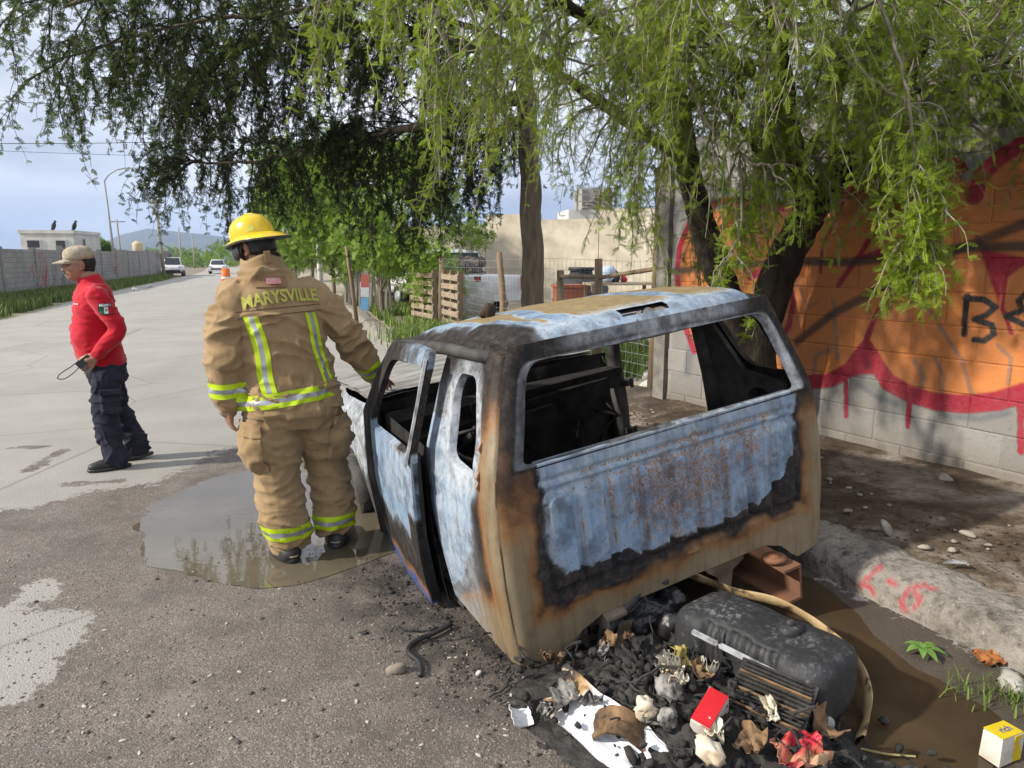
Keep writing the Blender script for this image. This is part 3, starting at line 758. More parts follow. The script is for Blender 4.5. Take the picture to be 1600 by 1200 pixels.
# inner face, so the sheet has a dark side
V2 = [v + Vector((0, .035, 0)) for v in V[::1]]
mk('inner_rear_skin', [V2[i * len(zs) + j] for i in range(0, len(xs), 9) for j in range(10, len(zs), 5)], [tuple(q) for q in grid_faces(len(range(0, len(xs), 9)), len(range(10, len(zs), 5)))], MSOOT, truck, True)
lp = MB(); 
for a, c in zip(np.linspace(-.66, .66, 24)[:-1], np.linspace(-.66, .66, 24)[1:]):
    P = []
    for x in (a, c):
        y = .004 + yoff(.785); P.append([Vector((x, y, .785)), Vector((x, y - .008, .80 + .004 * mn.noise(Vector((x * 9, 0, 0))))), Vector((x, y + .035, .803)), Vector((x, y + .04, .78))])
    lp.loft(P, False, False)
o = lp.build('window_ledge', MBURN, truck, True); 
for k, v in (('burn', .86), ('rust', .1), ('ash', .35)):
    a_ = o.data.attributes.new(k, 'FLOAT', 'POINT'); a_.data.foreach_set('value', np.full(len(o.data.vertices), v, np.float32))

# ---- frame round the rear window : domain (t*half, z)
def rsurf(x, z, ins=0):
    k = (hw(z) - CR + LC * .9) / (hw(1.0) - CR + LC * .9); xx = x * k; u = abs(xx) - (hw(z) - CR) - LC
    return side(u, z, -1 if x < 0 else 1, ins)
hb = hw(1.0) - CR + LC * .9
outer = [Vector(p) for p in [(-hb, .785), (0, .785), (hb, .785), (hb, 1.0), (hb, 1.235), (0, 1.235), (-hb, 1.235), (-hb, 1.0)]]
hole = rounded([Vector(p) for p in [(-hb + .075, .80), (hb - .075, .80), (hb - .085, 1.165), (-hb + .085, 1.165)]], [.03, .03, .07, .07])
def fb(p, hd):
    x, z = p
    if abs(x) > hb - .055 and z < 1.05 and x < 0: return interp(z, [.8, .95, 1.08], [.385, .42, .50]), 0, 0
    top = sstep(1.17, 1.2, z)
    return (.55 + .0 * top, 0, (.75 * sstep(.022, .010, hd) if (z > 1.1 or x > 0) else .25 * sstep(.022, .010, hd)) + .7 * top * sstep(-.55, -.35, x) * sstep(.62, .45, x))
ring_panel('rear_window_frame', outer, hole, rsurf, lambda x, z: rsurf(x, z, .1), MBURN, truck, fb, 8, .03, .012, ctr=Vector((0, .98)), extra=120)

# ---- roof skin
RY = [.095, .11, .14, .20, .28, .44, .70, .92, 1.08, 1.22, 1.31, 1.37]
RZ = [1.233, 1.25, 1.275, 1.295, 1.302, 1.305, 1.300, 1.283, 1.262, 1.235, 1.205, 1.17]
ry = sorted(set(list(np.round(np.linspace(.095, 1.37, 64), 4)) + [.108, .122, .14, .155, .17]))
sx = sorted(set(list(np.round(np.linspace(-1, 1, 74), 4)) + [-.18, .17, -.94, .94, -.97, .97]))
def roofp(s, y):
    zc = interp(y, RY, RZ); w = interp(y, [.1, .4, 1.0, 1.37], [.685, .70, .70, .68]); a = abs(s)
    drop = .028 * a ** 2 + .055 * sstep(.78, 1, a) ** 1.6
    bead = sum(.0045 * sstep(.07, .03, abs(s - q)) for q in (-.62, -.3, 0, .3, .62)) * sstep(.25, .35, y) * sstep(1.2, 1.1, y)
    z = max(zc - drop - bead, interp(y, [.1, .35, 1.25, 1.37], [1.205, 1.195, 1.165, 1.12]))
    return Vector((s * w, y + .03 * (a ** 2) * sstep(.55, .09, y), z + .003 * mn.noise(Vector((s * 4, y * 4, 2)))))
V = [roofp(s, y) for s in sx for y in ry]; at = []
for s in sx:
    for y in ry:
        n = .08 * mn.noise(Vector((s * 3, y * 4, 5))) + .03 * mn.noise(Vector((s * 11, y * 9, 5)))
        strp = math.sin((s + .30 + n * .9) * 7.4)
        bn = .80 + .42 * sstep(-1.0, -.6, strp) * sstep(.15, .24, y)
        edge = min(1 - abs(s), (1.40 - y) * 2.4) + n
        if s < -.6: edge = min(edge, 1.16 + s - .22 * sstep(.5, .2, y) + n)
        if s < -.5 and y < .5: edge = min(edge, (s + .80) * .8 + .1 + n)
        if s > .6: edge = min(edge, .22 + 1 - s - .25 * sstep(.5, .15, y) + n)
        bn = min(bn, interp(edge, [.0, .08, .13, .20, .30], [.5, .56, .66, .84, 1.3]))
        ash = .55 * sstep(.62, .78, bn) * sstep(.26, .16, y) + .06 * (bn > .7)
        at.append((bn, 0.0, ash))
at = np.array(at); nr = len(ry); F = []
for i in range(len(sx) - 1):
    for j in range(nr - 1):
        sm_, ym = (sx[i] + sx[i + 1]) / 2, (ry[j] + ry[j + 1]) / 2
        if -.18 < sm_ < .17 and .122 < ym < .17: continue            # slot of the missing brake lamp
        F.append((i * nr + j, (i + 1) * nr + j, (i + 1) * nr + j + 1, i * nr + j + 1))
ro = mk('roof', V, F, MBURN, truck, True, dict(burn=at[:, 0], rust=at[:, 1], ash=at[:, 2]))
mk('headliner_skin', [v - Vector((0, 0, .02)) for i, v in enumerate(V)], [f[::-1] for f in F], MSOOT, truck, True)
br = MB().box((-.075, .175, 1.245), (.10, .004, .045), (.6, 0, 0)).tube([(.035, .155, 1.25), (.035, .18, 1.235)], .026, 14)
br.build('lamp_bracket', MASH, ro)

# ---- front door posts, screen frame
for sgn in (-1, 1):
    p = MB().tube([(sgn * .82, 1.56, .10), (sgn * .835, 1.57, .45), (sgn * .82, 1.56, .80), (sgn * .76, 1.45, 1.0), (sgn * .68, 1.32, 1.17)], [.06, .06, .045, .032, .032], 8)
    p.build('windscreen_pillar', MSOOT2, truck, True)
MB().tube([(-.68, 1.33, 1.15), (-.3, 1.38, 1.175), (.3, 1.38, 1.175), (.68, 1.33, 1.15)], .03, 8).build('windscreen_header', MSOOT2, truck, True)
for sgn in (-1, 1):
    MB().tube([(sgn * .69, .2, 1.19), (sgn * .70, .6, 1.195), (sgn * .695, 1.0, 1.18), (sgn * .68, 1.32, 1.15)], .028, 8).build('roof_rail', MSOOT2, truck, True)

# ---- floor, firewall, dashboard, seats: all charred
def lump_grid(name, f, nu, nv, m, parent):
    V = np.array([f(u, v) for u in np.linspace(0, 1, nu) for v in np.linspace(0, 1, nv)]); return fastmesh(name, V, grid_faces(nu, nv), m, parent, True)
lump_grid('floor_pan', lambda u, v: (-.78 + 1.56 * u, .06 + 1.6 * v, .13 + .10 * math.exp(-((u - .5) / .12) ** 2) * (v > .35) + .05 * mn.noise(Vector((u * 9, v * 11, 1))) + .03 * mn.noise(Vector((u * 30, v * 30, 1)))), 70, 80, MSOOT, truck)
lump_grid('firewall', lambda u, v: (-.80 + 1.6 * u, 1.62 + .05 * mn.noise(Vector((u * 8, v * 6, 4))), .1 + .72 * v), 40, 24, MSOOT, truck)
d = MB()
d.box((0, 1.48, .70), (1.5, .16, .10), (.1, 0, 0), jit=.02).box((.35, 1.42, .60), (.55, .12, .22), jit=.03).box((-.42, 1.38, .62), (.5, .1, .12), (.3, 0, .05), jit=.03).box((0, 1.36, .42), (.28, .22, .45), jit=.03)
for i in range(26):
    a = Vector((rng.uniform(-.7, .7), rng.uniform(1.25, 1.55), rng.uniform(.35, .8))); d.tube([a, a + Vector((rng.uniform(-.2, .2), rng.uniform(-.15, .1), rng.uniform(-.2, .05))), a + Vector((rng.uniform(-.3, .3), rng.uniform(-.2, .1), rng.uniform(-.45, -.1)))], .008, 5)
d.build('dashboard', MSOOT, truck)
sw = MB(); c0 = Vector((-.38, 1.16, .66)); 
ringp = [c0 + Matrix.Rotation(R(60), 3, 'X') @ Vector((.18 * math.cos(a), .18 * math.sin(a), 0)) for a in np.linspace(0, 2 * math.pi, 25)]
sw.tube(ringp, .012, 6); sw.tube([c0, c0 + Vector((0, .35, -.2))], .025, 6); sw.tube([ringp[0], c0, ringp[12]], .01, 5); sw.build('steering_wheel', MSOOT2, truck, True)
for sx_ in (-.36, .36):
    s_ = MB()
    s_.tube([(sx_ - .2, .75, .2), (sx_ - .2, 1.1, .27), (sx_ + .2, 1.1, .27), (sx_ + .2, .75, .2), (sx_ - .2, .75, .2)], .016, 6)
    for k in range(0): pass
    for k in range(9): s_.tube([(sx_ - .2, .76 + k * .04, .22 + rng.uniform(-.02, .02)), (sx_, .76 + k * .04, .19), (sx_ + .2, .76 + k * .04, .22)], .004, 4)
    s_.build('seat_frame', MSOOT2, truck)
# hinge remains on the open side, door missing there
for z in (.3, .62):
    hg = MB(); hg.box((.85, 1.50, z), (.05, .07, .035), (0, 0, .3)).tube([(.87, 1.46, z - .03), (.87, 1.46, z + .03)], .012, 6); hg.build('door_hinge', MSOOT2, truck)
# sills
for sgn in (-1, 1):
    s_ = MB(); s_.loft([[Vector((sgn * x, y, z)) for x, z in ((.83, .13), (.835, .06), (.79, .03), (.70, .05), (.70, .14))] for y in np.linspace(.52, 1.62, 12)], True)
    s_.build('sill', MSOOT2, truck)

# ---- left front door, standing ajar
door = empty('front_door', (-.855, 1.55, 0)); door.parent = truck; door.rotation_euler = (0, 0, R(-6)); door['label'] = 'scorched driver door standing ajar with an empty window frame'
DL = .96
def dsurf(y, z, ins=0):    # y: 0 at the hinge, -DL at the rear edge
    return Vector((-(hw(z) - .855) + ins - .012 * math.sin(math.pi * min(1, max(0, -y / DL))), y, z))
outer = [Vector(p) for p in [(-DL + .03, .075), (-DL / 2, .055), (-.03, .065), (0, .12), (.02, .4), (.0, .74), (-.03, .80), (-.16, 1.0), (-.27, 1.155), (-.36, 1.195), (-.7, 1.215), (-DL - .03, 1.205), (-DL - .05, 1.15), (-DL - .03, .9), (-DL - .02, .75), (-DL, .4)]]
hole = rounded([Vector(p) for p in [(-DL + .035, .775), (-.13, .755), (-.20, .88), (-.37, 1.12), (-DL + .02, 1.145), (-DL + .015, 1.0)]], [.04, .03, .05, .1, .05, .05])
def db(p, hd):
    y, z = p; n = .05 * mn.noise(Vector((y * 6, z * 6, 3)))
    if z > 1.135: return (.66 if y < -.55 + n else .56), 0, 0
    if z > .79: return .56, 0, .8 * sstep(.045, .02, hd) * (y < -.75)
    bn = interp(z + n, [.05, .13, .2, .26, .34, .42, .75, .8], [.06, .20, .46, .55, .60, .78, .82, .58])
    if y < -DL + .12 and z < .5: bn = min(bn, .52)
    if y > -.10: bn = min(bn, .55)
    return bn, .25 * sstep(.5, .2, z), .55 * sstep(-.25, -.7, y) * sstep(.42, .6, z) * (bn > .6)
ring_panel('door_skin', outer, hole, dsurf, lambda y, z: dsurf(y, z, .1), MDOOR, door, db, 16, .03, .03, ctr=Vector((-.56, .95)), extra=130,
           relief=lambda p: .006 * sstep(.02, 0, abs(p.y - .60)) + .004 * mn.noise(Vector((p.x * 7, p.y * 7, 9))))
inn = MB()
for z0, z1 in zip(np.arange(.08, .74, .06), np.arange(.14, .80, .06)): inn.add([dsurf(-DL, z0, .075), dsurf(-.02, z0, .075), dsurf(-.02, z1, .075), dsurf(-DL, z1, .075)], [(3, 2, 1, 0)])
inn.build('inner_door_skin', MSOOT, door)
eg = MB(); eg.loft([[dsurf(-DL + k, z, .006), dsurf(-DL + k, z, .042), dsurf(-DL + k + .03, z, .05), dsurf(-DL + k + .03, z, .01)] for z, k in ((.09, .02), (.4, -.0), (.75, -.02), (.78, -.02))], True)
eg.build('door_edge', MSOOT, door)
tr_ = MB().box(dsurf(-DL + .02, .96) + Vector((-.004, -.035, 0)), (.012, .05, .46), (0, .33, -.25)); tr_.build('loose_trim', MASH, door)

# ---- front end: fenders, bonnet, engine bay, left wheel
for sgn, nm in ((-1, 'front_fender'), (1, 'front_fender')):
    V = []; at = []; us = np.linspace(0, 1, 40); vs_ = np.linspace(0, 1, 22)
    for u in us:
        y = 1.62 + 1.05 * u; a = abs(y - 2.18); arch = .10 if a > .36 else .10 + math.sqrt(max(0, .36 ** 2 - a * a)) * .98
        for v in vs_:
            z = arch + (.80 - .06 * u - arch) * v; x = hw(z) - .02 - .10 * u * u - .05 * sstep(.8, 1, v)
            V.append((sgn * x, y, z + .01 * mn.noise(Vector((y * 4, z * 4, 1))))); n = mn.noise(Vector((y * 7, z * 7, 2))) * .2
            at.append((.55 + .0 * n, 0, .98 if (sgn < 0 and .12 < u + n * .6 and z + n * .25 > .40) else .15))
    at = np.array(at); fastmesh(nm, np.array(V), grid_faces(40, 22), MBURN, truck, True, dict(burn=at[:, 0], rust=at[:, 1], ash=at[:, 2]))
MBON = simple('scorched_bonnet', (.33, .325, .31), (.10, .095, .09), 3, .8, .4, 14, .01, stretch=(1, 6, 1), lo=.38, hi=.7)
hv = np.array([(-.78 + 1.50 * u, 1.66 + .98 * v, .845 + .02 * math.sin(math.pi * u) + .06 * v * (1 - v) - .0 * v + .012 * mn.noise(Vector((u * 5, v * 5, 0))) + k) for k in (0, -.02) for u in np.linspace(0, 1, 24) for v in np.linspace(0, 1, 16)])
q = grid_faces(24, 16); fastmesh('bonnet', hv, np.concatenate([q, q[:, ::-1] + 24 * 16]), MBON, truck, True)
eb = MB().box((0, 2.1, .45), (.62, .7, .5), jit=.06).box((0, 2.62, .45), (1.36, .06, .6), jit=.02).box((-.5, 1.96, .5), (.3, .5, .3), jit=.05).box((.5, 2.06, .5), (.3, .5, .3), jit=.05)
eb.build('engine', MSOOT, truck)
wh = MB(); 
prof = [(.0, .05), (.10, .05), (.12, .02), (.19, .02), (.205, .09), (.225, .10), (.215, -.02), (.2, -.09), (.225, -.10), (.19, -.11)]
rings = [[Vector((-.80 - x_ * .8, 2.18 + r_ * math.cos(a), .17 + r_ * math.sin(a))) for a in np.linspace(0, 2 * math.pi, 26, endpoint=False)] for r_, x_ in prof]
wh.loft(rings, False); wh.build('wheel_rim', MSOOT2, truck, True)
# ---- chassis rails and cross member
for sgn, y0 in ((1, -.20), (-1, -.03)):
    s_ = MB(); xo, z0, z1 = sgn * .40, -.035, .125
    cs = [(xo + sgn * .05, z0), (xo + sgn * .05, z1), (xo - sgn * .05, z1), (xo - sgn * .05, z1 - .012), (xo + sgn * .038, z1 - .012), (xo + sgn * .038, z0 + .012), (xo - sgn * .05, z0 + .012), (xo - sgn * .05, z0)]
    s_.loft([[Vector((x, y, z - .02 * (y < 0))) for x, z in cs] for y in (y0, .0, .4, 1.2, 2.45)], True)
    rl = s_.build('chassis_rail', MRUST if sgn > 0 else MFRAME, truck)
mnt = MB(); mnt.tube([(.38, -.12, .118), (.38, -.12, .136)], .05, 18).tube([(.38, -.12, .134), (.38, -.12, .141)], .024, 12); mnt.build('cab_mount', MRUST, truck, True)
hk = MB().prism([(.10, .02, .12), (.34, .02, .12), (.34, .02, .09), (.27, .02, .06), (.25, .02, -.03), (.22, .02, -.05), (.18, .02, -.02), (.18, .02, .05), (.13, .02, .085)], (0, .02, 0))
hk.build('mount_bracket', MFRAME, truck)
MB().box((0, .55, .02), (.74, .10, .12)).build('cross_member', MSOOT2, truck)
MB().box((-.52, .10, .06), (.16, .10, .16), (.2, 0, .1)).build('body_bracket', MFRAME, truck)
# peeling flakes of paint on the rear pillar
for z, u, w_ in ((.905, .085, .016), (.80, .09, .024), (.765, .095, .014)):
    p = side(u, z, -1); q = side(u + .006, z - .045, -1); n_ = Vector((-1, -.3, 0)).normalized(); s_ = MB()
    s_.add([p, p + n_ * .006 + Vector((0, w_ * .6, -.006)), p.lerp(q, .6) + n_ * .014 + Vector((0, w_, 0)), q + n_ * .004, p.lerp(q, .5) + n_ * .016], [(0, 1, 4), (1, 2, 4), (2, 3, 4), (3, 0, 4)])
    s_.build('peeling_paint', simple('peeled_paint', (.36, .22, .17), (.20, .10, .07), 30), truck)
# ================================================================== people
MSKIN = simple('skin', (.36, .20, .135), (.29, .15, .10), 14, .55, .15, 90, .002, spec=.35)
MHAIR = simple('dark_hair', (.012, .010, .009), (.03, .025, .022), 40, .6, .6, 120, .004, stretch=(1, 1, .3))
b = NB('turnout_canvas'); f = b.noise(5, 5, .6); f2 = b.noise(260, 2, .5); f3 = b.noise(16, 4, .6)
c = b.ramp(f, [(.3, (.345, .24, .128)), (.7, (.26, .175, .088))]); c = b.mix(b.ramp(f3, [(.52, 0.0), (.75, .45)]), c, (.15, .09, .042))
b.set(col=c, rough=.85, spec=.2, sheen=.15); b.bump(b.math('ADD', b.math('MULTIPLY', f2, .25), f3), .35, .008); MCANV = b.m
MLIME = simple('lime_trim', (.50, .66, .015), (.40, .55, .012), 20, .6, .15, 200, .001)
MSILV = simple('reflective_silver', (.40, .41, .43), (.28, .29, .31), 25, .35, .15, 220, .001, metal=.35, spec=.5)
MLETT = simple('lettering_yellow', (.46, .46, .09), (.34, .33, .08), 30, .7, .2, 150, .001)
MRUBB = simple('black_rubber', (.018, .018, .019), (.04, .038, .036), 10, .5, .3, 60, .003, spec=.4)
MTANP = simple('tan_rubber', (.36, .30, .20), (.2, .16, .11), 20, .6)
b = NB('yellow_helmet'); f = b.noise(18, 4, .6)
b.set(col=b.ramp(f, [(.35, (.72, .50, .004)), (.75, (.58, .38, .006))]), rough=b.ramp(f, [(.3, .16), (.7, .35)]), spec=.5, coat=.25); b.bump(b.noise(40, 3), .05, .003); MHELM = b.m
MBLK = simple('dark_plastic', (.02, .02, .022), (.045, .045, .045), 14, .5, .2, 80, .002)

def ell_ring(c, rx, ry, rot=None, n=28, pw=2.3):
    M = Euler(rot).to_matrix() if rot else Matrix.Identity(3); out = []
    for k in range(n):
        a = 2 * math.pi * k / n; ca, sa = math.cos(a), math.sin(a)
        out.append(Vector(c) + M @ Vector((rx * math.copysign(abs(ca) ** (2 / pw), ca), ry * math.copysign(abs(sa) ** (2 / pw), sa), 0)))
    return out
def limb(mb, P, rad, n=18, sub=4):
    """tapered limb through joints, with rounded ends"""
    pts = catmull(P, sub); m = len(pts); rr = [float(np.interp(i / (m - 1) * (len(P) - 1), range(len(P)), rad)) for i in range(m)]
    mb.tube(pts, rr, n)
    for p, q in ((pts[0], rr[0]), (pts[-1], rr[-1])): mb.ell(p, (q, q, q), None, 14, 9)
def hand(mb, wrist, fdir, nrm, thumb_side, size=1.0, curl=.5, spread=.12):
    """palm, four fingers of unequal length with knuckle bends, a thumb from the side of the palm"""
    f = Vector(fdir).normalized(); n = Vector(nrm); n = (n - f * n.dot(f)).normalized(); s = f.cross(n).normalized() * thumb_side
    w = Vector(wrist); S = size
    def q(a, b_, c_): return w + f * a * S + s * b_ * S + n * c_ * S
    for b_ in (-.030, -.010, .010, .028): mb.tube([q(-.01, b_ * .6, 0), q(.045, b_ * .9, .004), q(.088, b_, .002)], [.017 * S, .017 * S, .0125 * S], 10)
    mb.ell(q(.045, 0, 0), (.04 * S, .04 * S, .022 * S), None, 12, 8)
    for b_, ln, sp in ((.030, .068, .9), (.010, .078, .25), (-.011, .072, -.3), (-.031, .056, -1)):
        p = q(.088, b_, .002); a = curl * .55; pts = [p]
        for i, k in enumerate((.45, .32, .23)):
            d = (f * math.cos(a) - n * math.sin(a) + s * sp * spread).normalized(); p = p + d * ln * k * S * 1.05; pts.append(p); a += curl * (.85 if i == 0 else .55)
        mb.tube(pts, [.0098 * S, .009 * S, .0083 * S, .0068 * S], 10); mb.ell(pts[-1], (.0068 * S,) * 3, None, 8, 6)
        for k_ in pts[:3]: mb.ell(k_, (.0098 * S,) * 3, None, 8, 6)
    t0 = q(.02, .032, -.006); t1 = q(.052, .056, -.016); t2 = q(.082, .064, -.026); t3 = q(.104, .062, -.036)
    mb.tube([q(.0, .015, 0), t0, t1, t2, t3], [.014 * S, .0155 * S, .0115 * S, .010 * S, .0075 * S], 10); mb.ell(t3, (.0075 * S,) * 3, None, 8, 6)
def head(mb, c, M, S=1.0):
    """skull, jaw, brow, nose, lips, chin and ears; M maps local (x right, y forward, z up)"""
    c = Vector(c)
    def e(p, d, r=None): 
        R3 = M @ (Euler(r).to_matrix() if r else Matrix.Identity(3)); p_ = c + M @ (Vector(p) * S)
        k = MB().ell((0, 0, 0), [v * S for v in d], None, 18, 12); mb.add([p_ + R3 @ v for v in k.V], k.F)
    e((0, -.012, .035), (.074, .094, .088)); e((0, .02, -.03), (.062, .072, .085)); e((0, .045, -.078), (.042, .045, .035)); e((0, .066, -.088), (.022, .018, .018))
    e((0, .078, .022), (.052, .014, .013)); e((.036, .058, -.022), (.026, .024, .026)); e((-.036, .058, -.022), (.026, .024, .026))
    e((0, .092, -.006), (.011, .016, .028), (.35, 0, 0)); e((0, .103, -.026), (.015, .014, .012)); e((.011, .092, -.03), (.009, .012, .009)); e((-.011, .092, -.03), (.009, .012, .009))
    e((0, .088, -.056), (.024, .010, .007)); e((0, .086, -.068), (.021, .011, .008))
    for s in (-1, 1): e((s * .076, -.012, -.005), (.010, .020, .034), (0, .25 * s, 0)); e((s * .080, -.008, .016), (.008, .018, .014)); e((s * .078, -.002, -.032), (.008, .011, .011))
def decal(name, bvh, grid, m, parent, off=.004):
    """cloth strip laid on a surface: grid[i][j] = (origin, direction)"""
    V = []; nu, nv = len(grid), len(grid[0])
    for row in grid:
        for o, d in row:
            h = bvh.ray_cast(o, d, 3.0)
            V.append((h[0] - d.normalized() * off) if h[0] is not None else None)
    F = []
    for i in range(nu - 1):
        for j in range(nv - 1):
            q = (i * nv + j, (i + 1) * nv + j, (i + 1) * nv + j + 1, i * nv + j + 1)
            if all(V[k] is not None for k in q) and max((V[q[0]] - V[q[2]]).length, (V[q[1]] - V[q[3]]).length) < .09: F.append(q)
    V = [v if v is not None else Vector((0, 0, 1)) for v in V]
    o = mk(name, V, F, m, parent, True); bm = bmesh.new(); bm.from_mesh(o.data)
    bmesh.ops.delete(bm, geom=[v for v in bm.verts if not v.link_faces], context='VERTS'); bmesh.ops.recalc_face_normals(bm, faces=bm.faces); bm.to_mesh(o.data); bm.free(); return o
def band(name, bvh, c0, c1, mats, parent, axis_r=.6, n=72, off=.004, lo=0, hi=2 * math.pi):
    """three-stripe trim wrapped round an axis from c0 to c1"""
    c0, c1 = Vector(c0), Vector(c1); ax = (c1 - c0).normalized(); a = ax.orthogonal().normalized(); b_ = ax.cross(a)
    a = Vector((1, 0, 0)) - ax * ax.x; a.normalize(); b_ = ax.cross(a)
    out = None
    for (t0, t1), m in zip(((0, .36), (.36, .68), (.68, 1)), mats):
        g = []
        for i in range(n + 1):
            th = lo + (hi - lo) * i / n; d = a * math.cos(th) + b_ * math.sin(th)
            g.append([(c0.lerp(c1, t) + d * axis_r, -d) for t in (t0, (t0 + t1) / 2, t1)])
        decal(name, bvh, g, m, parent, off)
def text_mesh(txt, size, bold=0.0):
    cu = bpy.data.curves.new('t', 'FONT'); cu.body = txt; cu.size = size; cu.align_x = 'CENTER'; cu.offset = bold; cu.resolution_u = 3
    o = bpy.data.objects.new('t', cu); COL.objects.link(o); dg = bpy.context.evaluated_depsgraph_get(); dg.update()
    me = bpy.data.meshes.new_from_object(o.evaluated_get(dg)); bpy.data.objects.remove(o)
    bm = bmesh.new(); bm.from_mesh(me); bmesh.ops.remove_doubles(bm, verts=bm.verts, dist=1e-5); bmesh.ops.triangulate(bm, faces=bm.faces)
    for _ in range(3):
        e_ = [e for e in bm.edges if e.calc_length() > size * .16]
        if e_: bmesh.ops.subdivide_edges(bm, edges=e_, cuts=1); bmesh.ops.triangulate(bm, faces=bm.faces)
    V = [v.co.copy() for v in bm.verts]; F = [[v.index for v in f.verts] for f in bm.faces]; bm.verts.index_update()
    F = [[v.index for v in f.verts] for f in bm.faces]; bm.free(); return V, F
def folds(seed, amp=.007, sc=(7, 7, 13), big=.006):
    """cloth creases: sharp ridges that run together, finer ones on top"""
    o = Vector((seed, seed * 2.3, seed * .7))
    def f(p, n):
        q = Vector((p.x * sc[0], p.y * sc[1], p.z * sc[2])) + o
        w = Vector((mn.noise(q * .5), mn.noise(q * .5 + Vector((5, 5, 5))), mn.noise(q * .5 - Vector((5, 5, 5))))) * 1.1
        q = q + w; r1 = 1 - min(1, abs(mn.noise(q)) * 3.2); q2 = q * 1.9 + Vector((9, 3, 1)); r2 = 1 - min(1, abs(mn.noise(q2)) * 3.0)
        m_ = .45 + .55 * sstep(-.2, .35, mn.noise(q * .35 + Vector((2, 8, 4))))
        return m_ * amp * (r1 ** 1.6 * .9 + r2 ** 2 * .6 - .4) + big * mn.noise(q * .4)
    return f

# ------------------------------------------------ firefighter (seen from behind, right hand on the truck)
FO = Vector((-1.075, 3.60, 0)); FPHI = R(28)
ff = empty('person', tuple(FO), FPHI, 'firefighter in tan turnout gear and yellow helmet, back turned, touching the burnt truck', 'person', None)
def LZ(z): return float(np.interp(z, [0, .85, 1.4, 1.65, 1.8], [0, .055, .14, .215, .245]))
def lean(p):
    p = Vector(p); k = LZ(p.z); return p + Vector((-.866, .5, 0)) * k
lh, rh = lean((-.315, .03, .83)), Vector((.43, .13, .895))
# jacket
jk = MB()
prof = [(.775, .248, .182), (.80, .25, .186), (.92, .236, .175), (1.05, .222, .166), (1.2, .218, .162), (1.32, .206, .152), (1.40, .182, .14), (1.455, .135, .12), (1.50, .12, .112)]
jk.loft([ell_ring(lean((0, 0, z)), rx, ry, (0, -.10 if z > 1 else -.05, 0)) for z, rx, ry in prof])
sl_, sr_ = lean((-.172, 0, 1.36)), lean((.178, 0, 1.375))
el_, er_ = lean((-.285, -.03, 1.10)), Vector((.262, .05, 1.14))
limb(jk, [sl_, sl_.lerp(el_, .5) + Vector((-.012, 0, 0)), el_, el_.lerp(lh, .5), lh + (el_ - lh).normalized() * .035], [.09, .092, .086, .08, .072])
limb(jk, [sr_, sr_.lerp(er_, .5) + Vector((.02, -.01, 0)), er_, er_.lerp(rh, .5), rh + (er_ - rh).normalized() * .05], [.09, .09, .083, .078, .068])
for s, p in ((-1, sl_), (1, sr_)): jk.ell(p + Vector((-s * .06, 0, -.01)), (.11, .105, .075))
_jf = folds(3, .027, (4.4, 4.4, 7.5), .010)
jm = remesh(jk, .0085, 6, .5, lambda p, n: _jf(p, n) * (1 - .8 * sstep(1.27, 1.31, p.z) * sstep(1.47, 1.43, p.z) * sstep(-.02, -.08, p.y - .05)))
jacket = link('jacket', jm, MCANV, ff, True); jbv = bvh_of(jm)
# stand-up collar with its hanging loop and label tab
cl = MB(); nk = lean((0, .01, 1.5))
cl.loft([[nk + Matrix.Rotation(-.12, 3, 'Y') @ (Vector((rx * math.cos(a), ry * math.sin(a), dz + .012 * math.sin(a * 3)))) for a in np.linspace(0, 2 * math.pi, 40, endpoint=False)] for rx, ry, dz in ((.14, .125, -.045), (.112, .108, .0), (.102, .10, .045), (.099, .098, .062), (.09, .09, .062), (.088, .088, .02), (.1, .09, -.03))], False)
col_ = cl.build('collar', MCANV, jacket, True)
MB().box(nk + Vector((.005, -.118, .06)), (.03, .008, .055), (.15, -.12, 0)).build('hanging_loop', MCANV, col_)
g = [[(nk + Vector((x, -.6, z)), Vector((0, 1, 0))) for z in np.linspace(-.085, -.03, 5)] for x in np.linspace(-.075, .085, 14)]
decal('label_tab', jbv, g, simple('tab_cloth', (.24, .145, .075), (.18, .10, .05), 30), jacket, .010)
g = [[(nk + Vector((x, -.6, z)), Vector((0, 1, 0))) for z in np.linspace(-.07, -.042, 4)] for x in np.linspace(-.015, .055, 8)]
decal('red_label', jbv, g, simple('red_label', (.42, .10, .13), (.35, .25, .25), 60), jacket, .016)
# lettering on the shoulders
V, F = text_mesh('MARYSVILLE', .082, .0022)
xs_ = [v.x for v in V]; k_ = .365 / (max(xs_) - min(xs_)); W_ = []
for v in V:
    x = v.x * k_; z = 1.345 + v.y * 1.0 - .55 * x * x * 1.0
    o = lean((x + .018, 0, z)); o.z += .085 * x; o.y = -1.0
    h = jbv.ray_cast(o, Vector((0, 1, 0)), 3); W_.append((h[0] if h[0] is not None else o + Vector((0, .85, 0))) + Vector((0, -.013, 0)))
mk('lettering', W_, F, MLETT, jacket)
# seam lines of the yoke
for zz in (1.315, 1.285):
    g = []
    for x in np.linspace(-.20, .21, 40):
        o = lean((x, 0, zz + .07 * x - .15 * x * x)); o.y = -1; g.append([(o + Vector((0, 0, d)), Vector((0, 1, 0))) for d in (-.0018, .0018)])
    decal('seam', jbv, g, simple('seam_thread', (.10, .06, .03), (.07, .04, .02), 40), jacket, .003)
